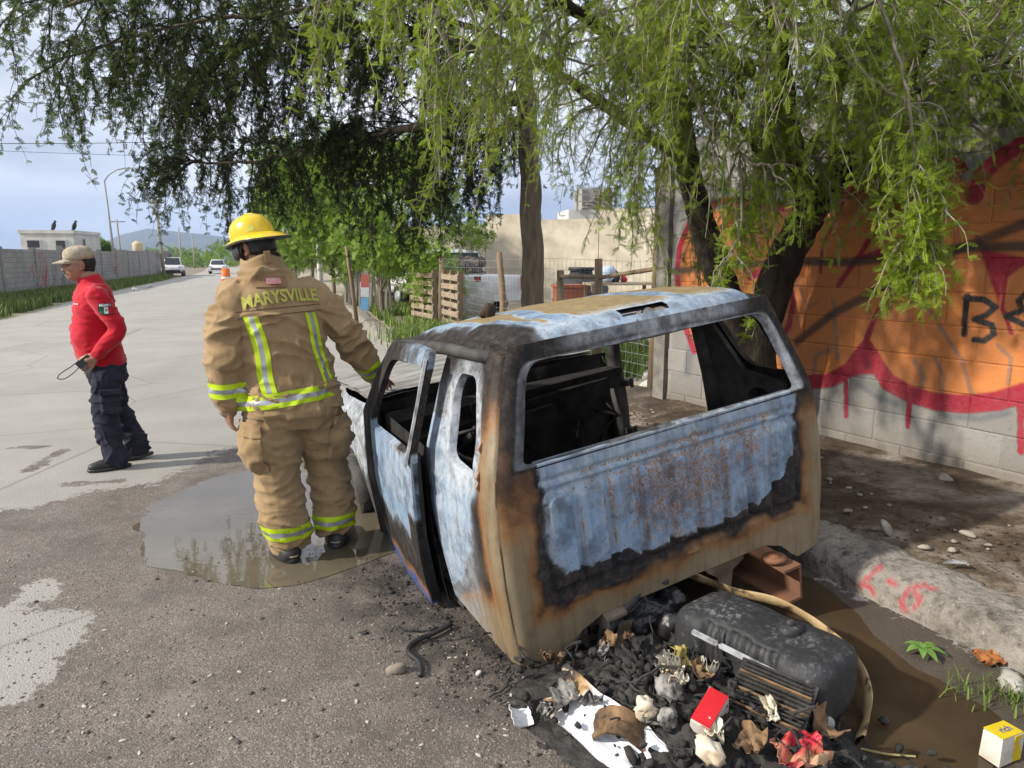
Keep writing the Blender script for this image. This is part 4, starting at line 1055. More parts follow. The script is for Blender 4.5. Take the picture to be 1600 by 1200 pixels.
# trim: two vertical strips, hem band, cuffs
def vstrip(x0, x1, z1, z0, w=.074):
    for (a, c_), m in (((-.5, -.17), MLIME), ((-.17, .17), MSILV), ((.17, .5), MLIME)):
        g = []
        for i in range(46):
            t = i / 45; z = z1 + (z0 - z1) * t; x = x0 + (x1 - x0) * t + .006 * math.sin(t * 7 + x0 * 9)
            row = []
            for s in (a, (a + c_) / 2, c_):
                o = lean((x + s * w, 0, z + .07 * x)); o.y = -1; row.append((o, Vector((0, 1, 0))))
            g.append(row)
        decal('back_trim', jbv, g, m, jacket, .0045)
vstrip(-.135, -.128, 1.285, .905, .068); vstrip(.140, .165, 1.275, .90, .058)
def hemc(z): return lean((0, 0, z))
band('hem_trim', jbv, hemc(.905) + Vector((0, 0, .0)), hemc(.832), (MLIME, MSILV, MLIME), jacket, .285, 90, .005)
for e_, h_ in ((el_, lh), (er_, rh)):
    d = (e_ - h_).normalized(); a = h_ + d * .055; band('cuff_trim', jbv, a + d * .075, a, (MLIME, MSILV, MLIME), jacket, .14, 40, .004)
for e_, h_ in ((el_, lh), (er_, rh)):
    d = (e_ - h_).normalized(); MB().tube([h_ + d * .045, h_ + d * .0, h_ - d * .045], [.058, .048, .04], 18).build('knit_cuff', simple('knit_wristlet', (.50, .42, .32), (.36, .29, .21), 60, .9, .4, 200, .002), jacket, True)
# trousers
tj = MB()
tj.loft([ell_ring(lean((0, 0, z)), rx, ry) for z, rx, ry in ((.94, .235, .17), (.85, .25, .178), (.76, .24, .172), (.70, .20, .15))])
kl, kr = Vector((-.150, .02, .47)), Vector((.125, .09, .47)); al_, ar_ = Vector((-.125, -.02, .15)), Vector((.15, .06, .14))
hl, hr = lean((-.118, .0, .74)), lean((.118, .01, .74))
limb(tj, [hl, hl.lerp(kl, .5), kl, kl.lerp(al_, .5), al_], [.142, .138, .122, .118, .112]); limb(tj, [hr, hr.lerp(kr, .5), kr, kr.lerp(ar_, .5), ar_], [.142, .136, .12, .115, .11])
tj.ell(lean((-.215, -.03, .62)), (.075, .115, .135), (0, .08, .25)); tj.ell(lean((.205, .0, .62)), (.07, .11, .13), (0, -.08, 0))
tm = remesh(tj, .0085, 6, .5, folds(9, .032, (4.4, 4.4, 8), .012)); trs = link('trousers', tm, MCANV, ff, True); tbv = bvh_of(tm)
for sg in (-1, 1):
    for nm, z0, z1, of in (('cargo_pocket', .50, .715, .010), ('pocket_flap', .685, .755, .020)):
        g = []
        for t_ in np.linspace(-1, 1, 22):
            a_g = math.radians(-18 if sg < 0 else -28) + t_ * .55; d_ = Vector((sg * math.cos(a_g), math.sin(a_g), 0)); g.append([(lean((sg * .08, 0, z)) + d_ * .6, -d_) for z in np.linspace(z0, z1, 14)])
        decal(nm, tbv, g, MCANV, trs, of)
for a in (al_, ar_):
    up = Vector((0, 0, 1)); band('leg_trim', tbv, a + Vector((0, 0, .055)), a + Vector((0, -.0, -.02)), (MLIME, MSILV, MLIME), trs, .16, 44, .005)
# boots
for a, yaw in ((al_, .1), (ar_, -.25)):
    bt = MB(); Rz = Matrix.Rotation(yaw, 3, 'Z'); base = Vector((a.x, a.y, 0))
    bt.tube([base + Vector((0, 0, .21)), base + Vector((0, .005, .12)), base + Rz @ Vector((0, .02, .055))], [.085, .075, .065], 18)
    bt.ell(base + Rz @ Vector((0, -.03, .045)), (.062, .075, .06)); bt.ell(base + Rz @ Vector((0, .09, .045)), (.062, .13, .052)); bt.ell(base + Rz @ Vector((0, .17, .04)), (.058, .07, .045))
    bo = link('boot', remesh(bt, .010, 4, .5), MRUBB, ff, True)
    so_ = MB(); so_.loft([[base + Rz @ Vector((k * (.066 * math.cos(t) * (1 + .12 * math.sin(t))), .055 + k * .155 * math.sin(t), z)) for t in np.linspace(0, 2 * math.pi, 30, endpoint=False)] for k, z in ((.98, .001), (1.02, .012), (1.02, .028), (.97, .036))])
    so_.build('sole', MRUBB, bo, True)
    ft = MB(); ft.tube([base + Rz @ Vector((.068 * math.cos(t) * (1 + .12 * math.sin(t)), .055 + .158 * math.sin(t), .042)) for t in np.linspace(0, 2 * math.pi, 31)], .005, 6); ft.build('welt', MTANP, bo, True)
# head, hands and body under the gear: one surface
Mh = Matrix.Rotation(R(38), 3, 'Z') @ Matrix.Rotation(R(-14), 3, 'X') @ Matrix.Rotation(R(-4), 3, 'Y'); hc = lean((.0, .035, 1.605))
bd_ = MB(); head(bd_, hc, Mh, .98)
bd_.tube([lean((0, 0, 1.38)), lean((0, .01, 1.47)), hc + Vector((0, -.01, -.05))], [.08, .062, .06], 16)
bd_.loft([ell_ring(lean((0, 0, z)), rx, ry) for z, rx, ry in ((.70, .14, .10), (.9, .16, .11), (1.1, .16, .11), (1.3, .18, .11), (1.42, .12, .09))])
limb(bd_, [lean((-.16, 0, 1.36)), sl_.lerp(el_, .5), el_, lh], [.06, .05, .042, .03]); limb(bd_, [lean((.17, 0, 1.37)), sr_.lerp(er_, .5), er_, rh], [.06, .05, .042, .03])
hand(bd_, lh, (.05, .10, -1), (-1, -.2, 0), 1, 1.0, .55); hand(bd_, rh, (.55, .55, -.35), (-.25, .1, .95), -1, 1.0, .35, .18)
for h_, k2, a2 in ((hl, kl, al_), (hr, kr, ar_)): limb(bd_, [lean((h_.x * .8, 0, .76)), k2, a2 + Vector((0, 0, -.05))], [.08, .055, .045])
link('body', remesh(bd_, .0066, 3, .5), MSKIN, ff, True)
hr_ = MB(); k = MB().ell((0, -.022, .025), (.079, .093, .09), None, 20, 14); hr_.add([hc + Mh @ v for v in k.V], k.F); k = MB().ell((0, -.06, -.035), (.060, .045, .055), None, 18, 12); hr_.add([hc + Mh @ v for v in k.V], k.F); hr_.build('hair', MHAIR, ff, True)
# helmet
hel = empty('helmet', hc + Mh @ Vector((0, -.005, .052))); hel.parent = ff; hel.rotation_euler = Mh.to_euler(); hel.scale = (.86, .86, .9)
dm = MB(); rings = []
for z, k in ((-.012, 1.03), (0, 1.02), (.03, .995), (.06, .935), (.085, .83), (.105, .66), (.118, .42), (.124, .18)):
    rings.append([Vector((.112 * k * math.cos(a), .137 * k * math.sin(a), z)) for a in np.linspace(0, 2 * math.pi, 40, endpoint=False)])
dm.loft(rings, True); sh = dm.build('helmet_shell', MHELM, hel, True)
rd = MB(); rd.loft([[Vector((x, y, z)) for x, z in ((-.016, z0 - .012), (-.012, z0 + .006), (0, z0 + .010), (.012, z0 + .006), (.016, z0 - .012))] for y, z0 in ((-.128, .035), (-.11, .066), (-.08, .098), (-.04, .117), (0, .124), (.04, .117), (.08, .098), (.11, .066), (.13, .035))], True, True); rd.build('crown_ridge', MHELM, sh, True)
def brim(k, z, ad): 
    out = []
    for a in np.linspace(0, 2 * math.pi, 48, endpoint=False):
        rear = max(0, -math.sin(a)); front = max(0, math.sin(a)); e_ = .022 + .075 * rear ** 1.5 + .022 * front ** 2
        out.append(Vector(((.112 + e_ * k) * math.cos(a), (.137 + e_ * k) * math.sin(a), z - (.030 * rear ** 1.5) * k + ad)))
    return out
bmr = MB(); bmr.loft([brim(0, .004, 0), brim(.5, -.004, 0), brim(1, -.014, 0), brim(1.04, -.02, 0), brim(1, -.024, 0)], False); bmr.build('helmet_brim', MHELM, sh, True)
MBRU = simple('brim_edge', (.05, .052, .045), (.09, .085, .07), 20, .6)
un = MB(); un.loft([brim(1.05, -.016, 0), brim(1.06, -.027, 0), brim(.9, -.03, 0), brim(0, -.022, 0)], False); un.build('brim_underside', MBRU, sh, True)
for a in (-.62, .62, -2.5, 2.5):
    g = MB(); P = []
    for t in np.linspace(-.22, .22, 8):
        col2 = []
        for z, k in ((.018, 1.012), (.05, .972)): col2.append(Vector((.1125 * k * math.cos(a + t * (1 if z < .03 else .75)), .1375 * k * math.sin(a + t * (1 if z < .03 else .75)), z)))
        P.append(col2)
    g.loft(P, False, False); g.build('reflective_patch', simple('patch_yellow', (.62, .60, .10), (.5, .46, .08), 30, .4), sh, True)
rgm = MB(); rgm.tube([Vector((.03 + .017 * math.cos(a), -.215 - .004, -.022 + .014 * math.sin(a))) for a in np.linspace(0, 2 * math.pi, 15)], .003, 6); rgm.build('hang_ring', MSILV, hel, True)
ln_ = MB(); ln_.loft([[Vector((k * .104 * math.cos(a), k * .128 * math.sin(a), z)) for a in np.linspace(math.pi + .35, 2 * math.pi - .35, 24)] for k, z in ((.98, .0), (1.0, -.05), (.98, -.095), (.92, -.10), (.93, -.02))], False, False); ln_.build('neck_flap', MBLK, hel, True)
gg = MB(); gg.loft([[Vector((k * .104 * math.cos(a), k * .142 * math.sin(a), z)) for a in np.linspace(.2, math.pi - .2, 22)] for k, z in ((1.02, -.03), (1.10, -.06), (1.08, -.10), (1.0, -.095), (1.0, -.04))], False, False); gg.build('goggles', simple('goggle_lens', (.03, .035, .04), (.05, .055, .06), 10, .12, 0), hel, True)
for s in (-1, 1): MB().tube([(s * .112, -.01, -.02), (s * .104, .02, -.07), (s * .075, .055, -.135)], .007, 6).build('chin_strap', MBLK, hel, True)

# ------------------------------------------------ man in the red shirt, side on
RO = Vector((-3.02, 5.22, 0)); RPHI = R(124)
rm_ = empty('person', tuple(RO), RPHI, 'man in red long-sleeved polo shirt, beige cap and navy trousers walking on the road', 'person')
MRED = NB('red_jersey'); f = MRED.noise(7, 4, .6); MRED.set(col=MRED.ramp(f, [(.3, (.50, .006, .022)), (.7, (.38, .004, .016))]), rough=.8, spec=.2, sheen=.2); MRED.bump(MRED.noise(22, 4, .6), .2, .006); MRED = MRED.m
MNAVY = simple('navy_cloth', (.017, .019, .032), (.032, .034, .05), 8, .85, .3, 30, .006, spec=.2)
MCAP = simple('cap_cloth', (.46, .39, .30), (.30, .25, .18), 22, .85, .2, 120, .002)
def rl(z): return float(np.interp(z, [0, .8, 1.0, 1.3, 1.45], [0, .0, .03, .065, .12]))
st_ = MB()
st_.loft([ell_ring((0, y, z), rx, ry, None, 28, 2.2) for z, y, rx, ry in ((.775, .005, .165, .145), (.80, .01, .172, .152), (.88, .03, .168, .158), (.98, .042, .168, .162), (1.08, .042, .170, .152), (1.18, .036, .176, .138), (1.28, .03, .18, .128), (1.345, .025, .145, .105), (1.385, .035, .085, .08), (1.42, .05, .066, .068))])
sL, eL, wL = Vector((-.185, .015, 1.29)), Vector((-.245, -.085, 1.05)), Vector((-.225, .075, .865))
sR, eR, wR = Vector((.185, .02, 1.29)), Vector((.25, -.04, 1.04)), Vector((.235, .06, .82))
limb(st_, [sL, sL.lerp(eL, .5), eL, eL.lerp(wL, .6), wL + (eL - wL).normalized() * .02], [.070, .068, .060, .053, .046]); limb(st_, [sR, sR.lerp(eR, .5), eR, wR], [.08, .07, .06, .045])
for s in (-1, 1): st_.ell((s * .12, .02, 1.315), (.095, .085, .055))
sm_ = remesh(st_, .0085, 12, .5, folds(5, .015, (5, 5, 9), .005)); shirt = link('shirt', sm_, MRED, rm_, True); sbv = bvh_of(sm_)
cc = Vector((0, .045, 1.395)); cl = MB(); cl.loft([[cc + Matrix.Rotation(R(-14), 3, 'X') @ Vector((rx * math.cos(a), ry * math.sin(a), dz)) for a in np.linspace(0, 2 * math.pi, 32, endpoint=False)] for rx, ry, dz in ((.095, .092, -.025), (.078, .078, .02), (.07, .07, .035), (.064, .064, .03), (.062, .06, -.02))], False); cl.build('collar', MRED, shirt, True)
# sleeve badge: dark field, country name and tricolour
dirm = (Vector((1, .15, .0))).normalized(); pc = sL.lerp(eL, .33)
def badge(name, x0, x1, z0, z1, m, off):
    g = [[(pc + Vector((-.5, x - .065, z)), dirm) for z in np.linspace(z0, z1, 5)] for x in np.linspace(x0, x1, 7)]; decal(name, sbv, g, m, shirt, off)
badge('badge_field', -.040, .044, -.048, .030, simple('badge_dark', (.02, .03, .04), (.03, .04, .05), 30), .004)
badge('flag_green', .012, .036, -.040, .006, simple('flag_green', (.01, .10, .06), (.01, .08, .05), 30), .006); badge('flag_white', -.012, .012, -.040, .006, simple('flag_white', (.7, .7, .7), (.6, .6, .6), 30), .006); badge('flag_red', -.036, -.012, -.040, .006, simple('flag_red', (.45, .01, .03), (.4, .01, .03), 30), .006)
badge('flag_emblem', -.005, .005, -.024, -.010, simple('flag_emblem', (.12, .09, .04), (.1, .12, .05), 60), .008)
V, F = text_mesh('MÉXICO', .021, .0004); W_ = []
for v in V:
    h = sbv.ray_cast(pc + Vector((-.5, -v.x * .95 - .065, v.y + .011)), dirm, 3); W_.append((h[0] if h[0] is not None else pc) - dirm * .0065)
mk('badge_lettering', W_, F, simple('badge_white', (.7, .7, .7), (.6, .6, .6), 30), shirt)
g = []
for i in range(14): g.append([(Vector((-.12 + .006 * i, .6, 1.235 + dz)), Vector((0, -1, 0))) for dz in (-.006, .004 + .003 * math.sin(i * 2.1))])
decal('chest_lettering', sbv, g, simple('chest_print', (.75, .55, .55), (.5, .2, .2), 300, lo=.45, hi=.55), shirt, .004)
# trousers, belt, shoes
tj = MB(); tj.loft([ell_ring((0, y, z), rx, ry) for z, y, rx, ry in ((.84, .01, .155, .135), (.78, .0, .165, .14), (.70, -.005, .16, .135), (.64, 0, .13, .11))])
kL, kR, aL, aR = Vector((-.095, .045, .44)), Vector((.10, -.055, .44)), Vector((-.10, .0, .10)), Vector((.10, -.18, .11))
limb(tj, [(-.085, 0, .70), Vector((-.09, .02, .57)), kL, kL.lerp(aL, .5), aL], [.105, .1, .084, .082, .088]); limb(tj, [(.085, 0, .70), Vector((.095, -.02, .57)), kR, kR.lerp(aR, .5), aR], [.105, .1, .082, .08, .085])
tj.box((-.185, .0, .52), (.05, .13, .16), (0, .05, 0))
rt = link('trousers', remesh(tj, .0085, 5, .5, folds(12, .026, (6, 6, 10), .008)), MNAVY, rm_, True)
MB().box((-.205, .0, .60), (.045, .14, .035), (0, .05, 0)).build('pocket_flap', MNAVY, rt)
for a, yaw, pit in ((aL, .05, 0), (aR, -.15, -.12)):
    bt = MB(); Rz = Matrix.Rotation(yaw, 3, 'Z') @ Matrix.Rotation(pit, 3, 'X'); base = Vector((a.x, a.y, 0 + (.012 if pit else 0)))
    bt.ell(base + Rz @ Vector((0, -.025, .06)), (.045, .055, .06)); bt.ell(base + Rz @ Vector((0, .06, .045)), (.045, .11, .042)); bt.ell(base + Rz @ Vector((0, .13, .038)), (.045, .06, .034))
    bo = link('shoe', remesh(bt, .009, 3, .5), MRUBB, rm_, True)
    so_ = MB(); so_.loft([[base + Rz @ Vector((k * (.05 * math.cos(t) * (1 + .1 * math.sin(t))), .045 + k * .145 * math.sin(t), z)) for t in np.linspace(0, 2 * math.pi, 26, endpoint=False)] for k, z in ((.97, .002), (1.02, .012), (1.0, .026))]); so_.build('sole', MRUBB, bo, True)
# body
hc2 = Vector((0, .105, 1.505)); Mh2 = Matrix.Rotation(R(6), 3, 'Z') @ Matrix.Rotation(R(-4), 3, 'X')
bd_ = MB(); head(bd_, hc2, Mh2, .97); bd_.tube([(0, .03, 1.30), (0, .05, 1.40), tuple(hc2 + Vector((0, -.035, -.05)))], [.07, .062, .058], 16)
bd_.loft([ell_ring((0, .03, z), rx, ry) for z, rx, ry in ((.72, .12, .09), (.95, .14, .12), (1.2, .15, .1), (1.32, .10, .07))])
limb(bd_, [(-.14, .02, 1.28), eL, wL], [.045, .04, .028]); limb(bd_, [(.14, .02, 1.28), eR, wR], [.045, .04, .028])
hand(bd_, wL, (.25, .85, -.42), (-.8, -.15, .5), -1, 1.0, .95); hand(bd_, wR, (0, .25, -1), (1, 0, 0), -1, 1, .6)
for h_, k2, a2 in (((-.085, 0, .7), kL, aL), ((.085, 0, .7), kR, aR)): limb(bd_, [h_, k2, a2], [.075, .05, .04])
link('body', remesh(bd_, .0066, 3, .45), MSKIN, rm_, True)
for s in (-1, 1):
    k = MB().ell((s * .031, .076, .004), (.012, .008, .007), None, 12, 8); MB().add([hc2 + Mh2 @ v for v in k.V], k.F).build('eye', simple('eye_dark', (.03, .02, .015), (.25, .22, .2), 60, .2, 0), rm_, True)
    k = MB().box((s * .033, .087, .026), (.036, .008, .007), (0, -.12 * s, -.2 * s)); MB().add([hc2 + Mh2 @ v for v in k.V], k.F).build('eyebrow', MHAIR, rm_)
k = MB().box((0, .098, -.047), (.040, .008, .007)); MB().add([hc2 + Mh2 @ v for v in k.V], k.F).build('moustache', simple('grey_hair', (.14, .12, .11), (.05, .045, .04), 80), rm_)
hr_ = MB()
for c_, d_ in (((0, -.03, .02), (.0765, .085, .08)), ((0, -.055, -.025), (.062, .045, .05))):
    k = MB().ell(c_, d_, None, 20, 12); hr_.add([hc2 + Mh2 @ v for v in k.V], k.F)
hr_.build('hair', MHAIR, rm_, True)
cap = empty('cap', hc2 + Mh2 @ Vector((0, -.012, .064))); cap.scale = (.95, .93, .88); cap.parent = rm_; cap.rotation_euler = (Mh2 @ Matrix.Rotation(R(-3), 3, 'X')).to_euler()
dm = MB(); dm.loft([[Vector((.086 * k * math.cos(a), .108 * k * math.sin(a), z + (.004 * math.cos(6 * a)) * (1 - k))) for a in np.linspace(0, 2 * math.pi, 36, endpoint=False)] for z, k in ((-.028, 1.0), (.0, 1.02), (.03, .98), (.055, .85), (.072, .62), (.080, .3), (.081, .08))], True); dm.build('crown', MCAP, cap, True)
bl_ = MB(); rings = []
for t in np.linspace(0, 1, 8): rings.append([Vector((.078 * (1 - .22 * t) * math.cos(a) * (1 + .05 * t), .10 * math.sin(a) + .085 * t * math.sin(a) ** .6, -.012 - .020 * t - .016 * (math.cos(a) ** 2))) for a in np.linspace(.15, math.pi - .15, 24)])
V = [v for r_ in rings for v in r_]; bl_.loft(rings, False, False); bl_.loft([[v - Vector((0, 0, .006)) for v in r_] for r_ in rings[::-1]], False, False); bl_.loft([rings[-1], [v - Vector((0, 0, .006)) for v in rings[-1]]], False, False); bl_.build('peak', MCAP, cap, True)
rad = MB().box(wL + Vector((.0, .07, -.03)), (.03, .05, .10), (.9, .2, .0)); radio = rad.build('handheld_radio', MBLK); radio.matrix_world = Matrix.Translation(RO) @ Matrix.Rotation(RPHI, 4, 'Z'); tag(radio, 'small black handheld radio gripped by the man in red', 'radio')
cb = MB(); P = [wL + Vector((0, .10, -.02)), wL + Vector((-.01, .155, -.06)), wL + Vector((0, .215, -.10)), wL + Vector((.01, .235, -.135)), wL + Vector((.02, .19, -.14)), wL + Vector((.03, .13, -.10)), wL + Vector((.04, .08, -.05))]; cb.tube(catmull(P, 6), .0035, 6); cb.build('cord', MBLK, radio, True)
# ================================================================== trees
def leaf_mat(name, dark, light, tr=.35):
    m = bpy.data.materials.new(name); m.use_nodes = True; t = m.node_tree; t.nodes.clear()
    o = t.nodes.new('ShaderNodeOutputMaterial'); a = t.nodes.new('ShaderNodeAttribute'); a.attribute_name = 'hue'  # leaf tone, dark to light; crowns also carry lit and shaded foliage in it
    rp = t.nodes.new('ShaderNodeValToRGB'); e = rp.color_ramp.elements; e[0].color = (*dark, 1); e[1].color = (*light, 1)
    p = t.nodes.new('ShaderNodeBsdfPrincipled'); p.inputs['Roughness'].default_value = .55; p.inputs['Specular IOR Level'].default_value = .25
    tl = t.nodes.new('ShaderNodeBsdfTranslucent'); mx = t.nodes.new('ShaderNodeMixShader'); mx.inputs[0].default_value = tr
    t.links.new(a.outputs['Fac'], rp.inputs[0]); t.links.new(rp.outputs[0], p.inputs['Base Color']); t.links.new(rp.outputs[0], tl.inputs['Color'])
    t.links.new(p.outputs[0], mx.inputs[1]); t.links.new(tl.outputs[0], mx.inputs[2]); t.links.new(mx.outputs[0], o.inputs['Surface']); return m
MLEAF = leaf_mat('mesquite_leaf', (.050, .085, .014), (.30, .41, .032), .42); MLEAFD = leaf_mat('shaded_leaf', (.012, .022, .008), (.105, .155, .030), .25); MLEAFB = leaf_mat('broad_leaf', (.05, .10, .020), (.24, .36, .05), .4)  # MLEAFD: shade of the weeping crown's underside put into the leaf colour
MBARK = simple('mesquite_bark', (.030, .024, .019), (.065, .052, .042), 5, .95, .9, 22, .03, spec=.1, stretch=(3, 3, .6))
MBARK2 = simple('grey_bark', (.24, .20, .15), (.13, .105, .075), 5, .95, .9, 22, .03, spec=.1, stretch=(3, 3, .5))
MTWIG = simple('pale_twig', (.28, .25, .20), (.16, .14, .11), 12, .9, .3, 60, .004)
MTWIGD = simple('dark_twig', (.035, .03, .026), (.02, .018, .015), 12, .9, .3, 60, .004)  # near black: backlit look of the weeping crown put into the twig colour

def leaf_template(pairs, ln, w, lw, fold=.25):
    """feathery leaf: leaflet pairs along a stalk, each leaflet a small lozenge"""
    V = []; F = []
    for i in range(pairs):
        x = ln * (i + .5) / pairs; k = w * (1 - .35 * abs(2 * i / max(1, pairs - 1) - .9))
        for s in (-1, 1):
            b_ = len(V); V += [(x - lw * .7, s * k * .12, 0), (x + lw * .9, s * k * .18, 0), (x + k * .42, s * k, fold * k * .35)]; F.append((b_, b_ + 1, b_ + 2) if s > 0 else (b_ + 2, b_ + 1, b_))
    return np.array(V, np.float32), np.array(F, np.int32)
def leaves(name, P, D, S, Hh, tmpl, m, parent):
    P = np.asarray(P, np.float32); D = np.asarray(D, np.float32); S = np.asarray(S, np.float32); Hh = np.asarray(Hh, np.float32)
    D /= np.linalg.norm(D, axis=1, keepdims=True) + 1e-9
    r_ = nrs.normal(size=D.shape).astype(np.float32); r_[:, 2] += 1.2
    Y = np.cross(r_, D); Y /= np.linalg.norm(Y, axis=1, keepdims=True) + 1e-9; Z = np.cross(D, Y)
    V0, F0 = tmpl; n = len(P); k = len(V0)
    V = P[:, None, :] + S[:, None, None] * (V0[None, :, 0:1] * D[:, None, :] + V0[None, :, 1:2] * Y[:, None, :] + V0[None, :, 2:3] * Z[:, None, :])
    F = (F0[None] + (np.arange(n) * k)[:, None, None]).reshape(-1, 3)
    o = fastmesh(name, V.reshape(-1, 3), F, m, parent, False, dict(hue=np.repeat(Hh, k)), 3); tag(o, kind='stuff'); return o
class Tree:
    def __init__(s, seed): s.r = random.Random(seed); s.kS = 1.0; s.kG = 1.0; s.wood = MB(); s.twig = MB(); s.P = []; s.D = []; s.S = []; s.H = []
    def rv(s): return Vector((s.r.gauss(0, 1), s.r.gauss(0, 1), s.r.gauss(0, 1))).normalized()
    def limb(s, pts, r0, r1, n=9, sub=7, wob=.010):
        P = catmull(pts, sub); P = [p + s.rv() * wob * (1 if 0 < i < len(P) - 1 else 0) for i, p in enumerate(P)]
        s.wood.tube(P, [r0 + (r1 - r0) * i / (len(P) - 1) for i in range(len(P))], n, True, .06); return P
    def path(s, p, d, L_, nseg, grav, wig):
        P = [p]; d = Vector(d).normalized()
        for i in range(nseg):
            d = (d + Vector((0, 0, -grav * (i + 1) / nseg)) + s.rv() * wig).normalized(); P.append(P[-1] + d * L_ / nseg)
        return P
    def leafrow(s, P, gap, size, hue, t0=0.0, side=.9, down=.35):
        acc = 0
        for i, (a, b_) in enumerate(zip(P[:-1], P[1:])):
            if i / len(P) < t0: continue
            t = (b_ - a); L_ = t.length
            if L_ < 1e-6: continue
            k = max(1, int(L_ / (gap * 2.6) + s.r.random()))
            for j in range(k):
                q = a.lerp(b_, (j + s.r.random()) / k); hn = hue + s.r.gauss(0, .15)
                for _ in range(3):                                             # leaves in little tufts at the nodes
                    d = t / L_ * .35 + s.rv() * side * 1.2 + Vector((0, 0, -down * .5))
                    s.P.append(tuple(q)); s.D.append(tuple(d)); s.S.append(size * s.r.uniform(.6, 1.2)); s.H.append(min(1, max(0, hn + s.r.gauss(0, .08))))
    def spray(s, P, t0, step, L2, tw, gap, size, hue, grav=.5, side=1.0, bias=(0, 0, 0), twl=(.2, .55), rr=.010, up=.25):
        """drooping side branches along a limb, each with leafy twigs"""
        bias = Vector(bias); acc = 0.0; gap = gap * s.kG; size = size * s.kS
        L_ = sum((b_ - a).length for a, b_ in zip(P[:-1], P[1:])); n = max(1, int(L_ * (1 - t0) / step))
        for i in range(n):
            t = t0 + (1 - t0) * (i + s.r.random()) / n; f = t * (len(P) - 1); k = min(len(P) - 2, int(f)); a = P[k].lerp(P[k + 1], f - k); tg = (P[k + 1] - P[k]).normalized()
            d = tg * .7 + s.rv() * side + Vector((0, 0, up)) + bias; L1 = s.r.uniform(*L2)
            hb = hue + s.r.gauss(0, .13)
            B = s.path(a, d, L1, 9, grav, .34); s.twig.tube(B, [rr * (1 - .75 * j / 9) + .0012 for j in range(10)], 4, False)
            s.leafrow(B, gap * 1.3, size, hb, .3)
            for j in range(int(L1 / tw)):
                g = s.r.uniform(1.2, 9); k2 = min(8, int(g)); q = B[k2].lerp(B[k2 + 1], g - k2)
                T = s.path(q, (B[k2 + 1] - B[k2]).normalized() + s.rv() * .75 + Vector((0, 0, -.25)), s.r.uniform(*twl), 5, grav * .7, .26)
                s.twig.tube(T, [.0035, .003, .0026, .0022, .0018, .0012], 3, False); s.leafrow(T, gap, size, hb, 0)
    def finish(s, root, mwood, mtwig, mleaf, tmpl):
        w = s.wood.build('trunk', mwood, root, True)
        t_ = s.twig.build('twigs', mtwig, root); tag(t_, kind='stuff')
        leaves('crown', s.P, s.D, s.S, s.H, tmpl, mleaf, root)
TNEAR = leaf_template(7, 1.0, .23, .085); TFAR = leaf_template(4, 1.0, .36, .20)

# ---- mesquite with two dark trunks against the graffiti wall
TA = Vector((1.86, 5.32, .12))
mesq = empty('mesquite_tree', tuple(TA), 0, 'big mesquite tree with two dark trunks in front of the graffiti wall', 'tree')
t = Tree(21); o_ = TA; t.kS = .80; t.kG = .62
def a_(px, py, Y): return A(px, py, Y) - o_
lt = t.limb([Vector((-.02, 0, -.12)), a_(1160, 560, 5.32), a_(1128, 440, 5.36), a_(1100, 355, 5.4), a_(1078, 280, 5.35), a_(1060, 170, 5.2), a_(1020, 40, 4.9), a_(960, -120, 4.5)], .135, .05, 11)
rt_ = t.limb([Vector((.06, 0, -.12)), a_(1182, 560, 5.28), a_(1208, 450, 5.22), a_(1240, 380, 5.15), a_(1272, 320, 5.1), a_(1340, 240, 5.0), a_(1430, 170, 4.9), a_(1530, 70, 4.75), a_(1640, -60, 4.6), a_(1800, -200, 4.4)], .15, .07, 11)
l3 = t.limb([a_(1262, 330, 5.1), a_(1235, 200, 4.7), a_(1215, 60, 4.2), a_(1190, -90, 3.6), a_(1150, -330, 2.8)], .075, .03, 8)
l4 = t.limb([a_(1400, 190, 4.92), a_(1440, 60, 4.5), a_(1500, -80, 3.9), a_(1560, -300, 3.2)], .06, .025, 8)
l6 = t.limb([a_(1060, 170, 5.2), a_(960, 60, 4.9), a_(850, -10, 4.6), a_(740, -50, 4.4), a_(600, -90, 4.2)], .05, .018, 7)
l7 = t.limb([a_(1072, 250, 5.3), a_(980, 190, 5.5), a_(880, 120, 5.7), a_(780, 60, 5.9), a_(640, 10, 6.0)], .05, .018, 7)
l8 = t.limb([a_(1340, 240, 5.0), a_(1430, 60, 5.6), a_(1500, -40, 6.0), a_(1650, -120, 6.4)], .06, .02, 7)
def pale(pts, r0=.016, r1=.005):
    P = catmull([a_(*p) for p in pts], 6); t.twig.tube([p + t.rv() * .008 for p in P], [r0 + (r1 - r0) * i / (len(P) - 1) for i in range(len(P))], 6, False); return P
w1 = pale([(1060, 60, 4.2), (1085, 150, 4.15), (1108, 195, 4.1), (1150, 235, 4.05), (1175, 255, 4.0), (1200, 258, 4.0), (1215, 285, 4.0)])
w2 = pale([(1205, -20, 3.9), (1235, 40, 3.85), (1290, 70, 3.8), (1345, 110, 3.75), (1400, 150, 3.7), (1440, 175, 3.65), (1452, 215, 3.6)])
w3 = pale([(1452, 215, 3.6), (1438, 260, 3.55), (1450, 320, 3.5), (1470, 380, 3.5)], .007, .003)
w4 = pale([(1360, -40, 3.6), (1400, 80, 3.5), (1425, 200, 3.45), (1428, 290, 3.4), (1432, 350, 3.4), (1428, 400, 3.4)], .010, .002)
w5 = pale([(1155, 250, 4.05), (1158, 320, 4.0), (1150, 380, 3.95), (1120, 420, 3.9), (1105, 470, 3.85)], .009, .002)
w6 = pale([(940, -40, 4.3), (985, 60, 4.3), (1005, 180, 4.25), (1000, 290, 4.2)], .010, .003)
w7 = pale([(830, -20, 4.6), (870, 80, 4.6), (930, 100, 4.6), (1000, 90, 4.5)], .012, .004)
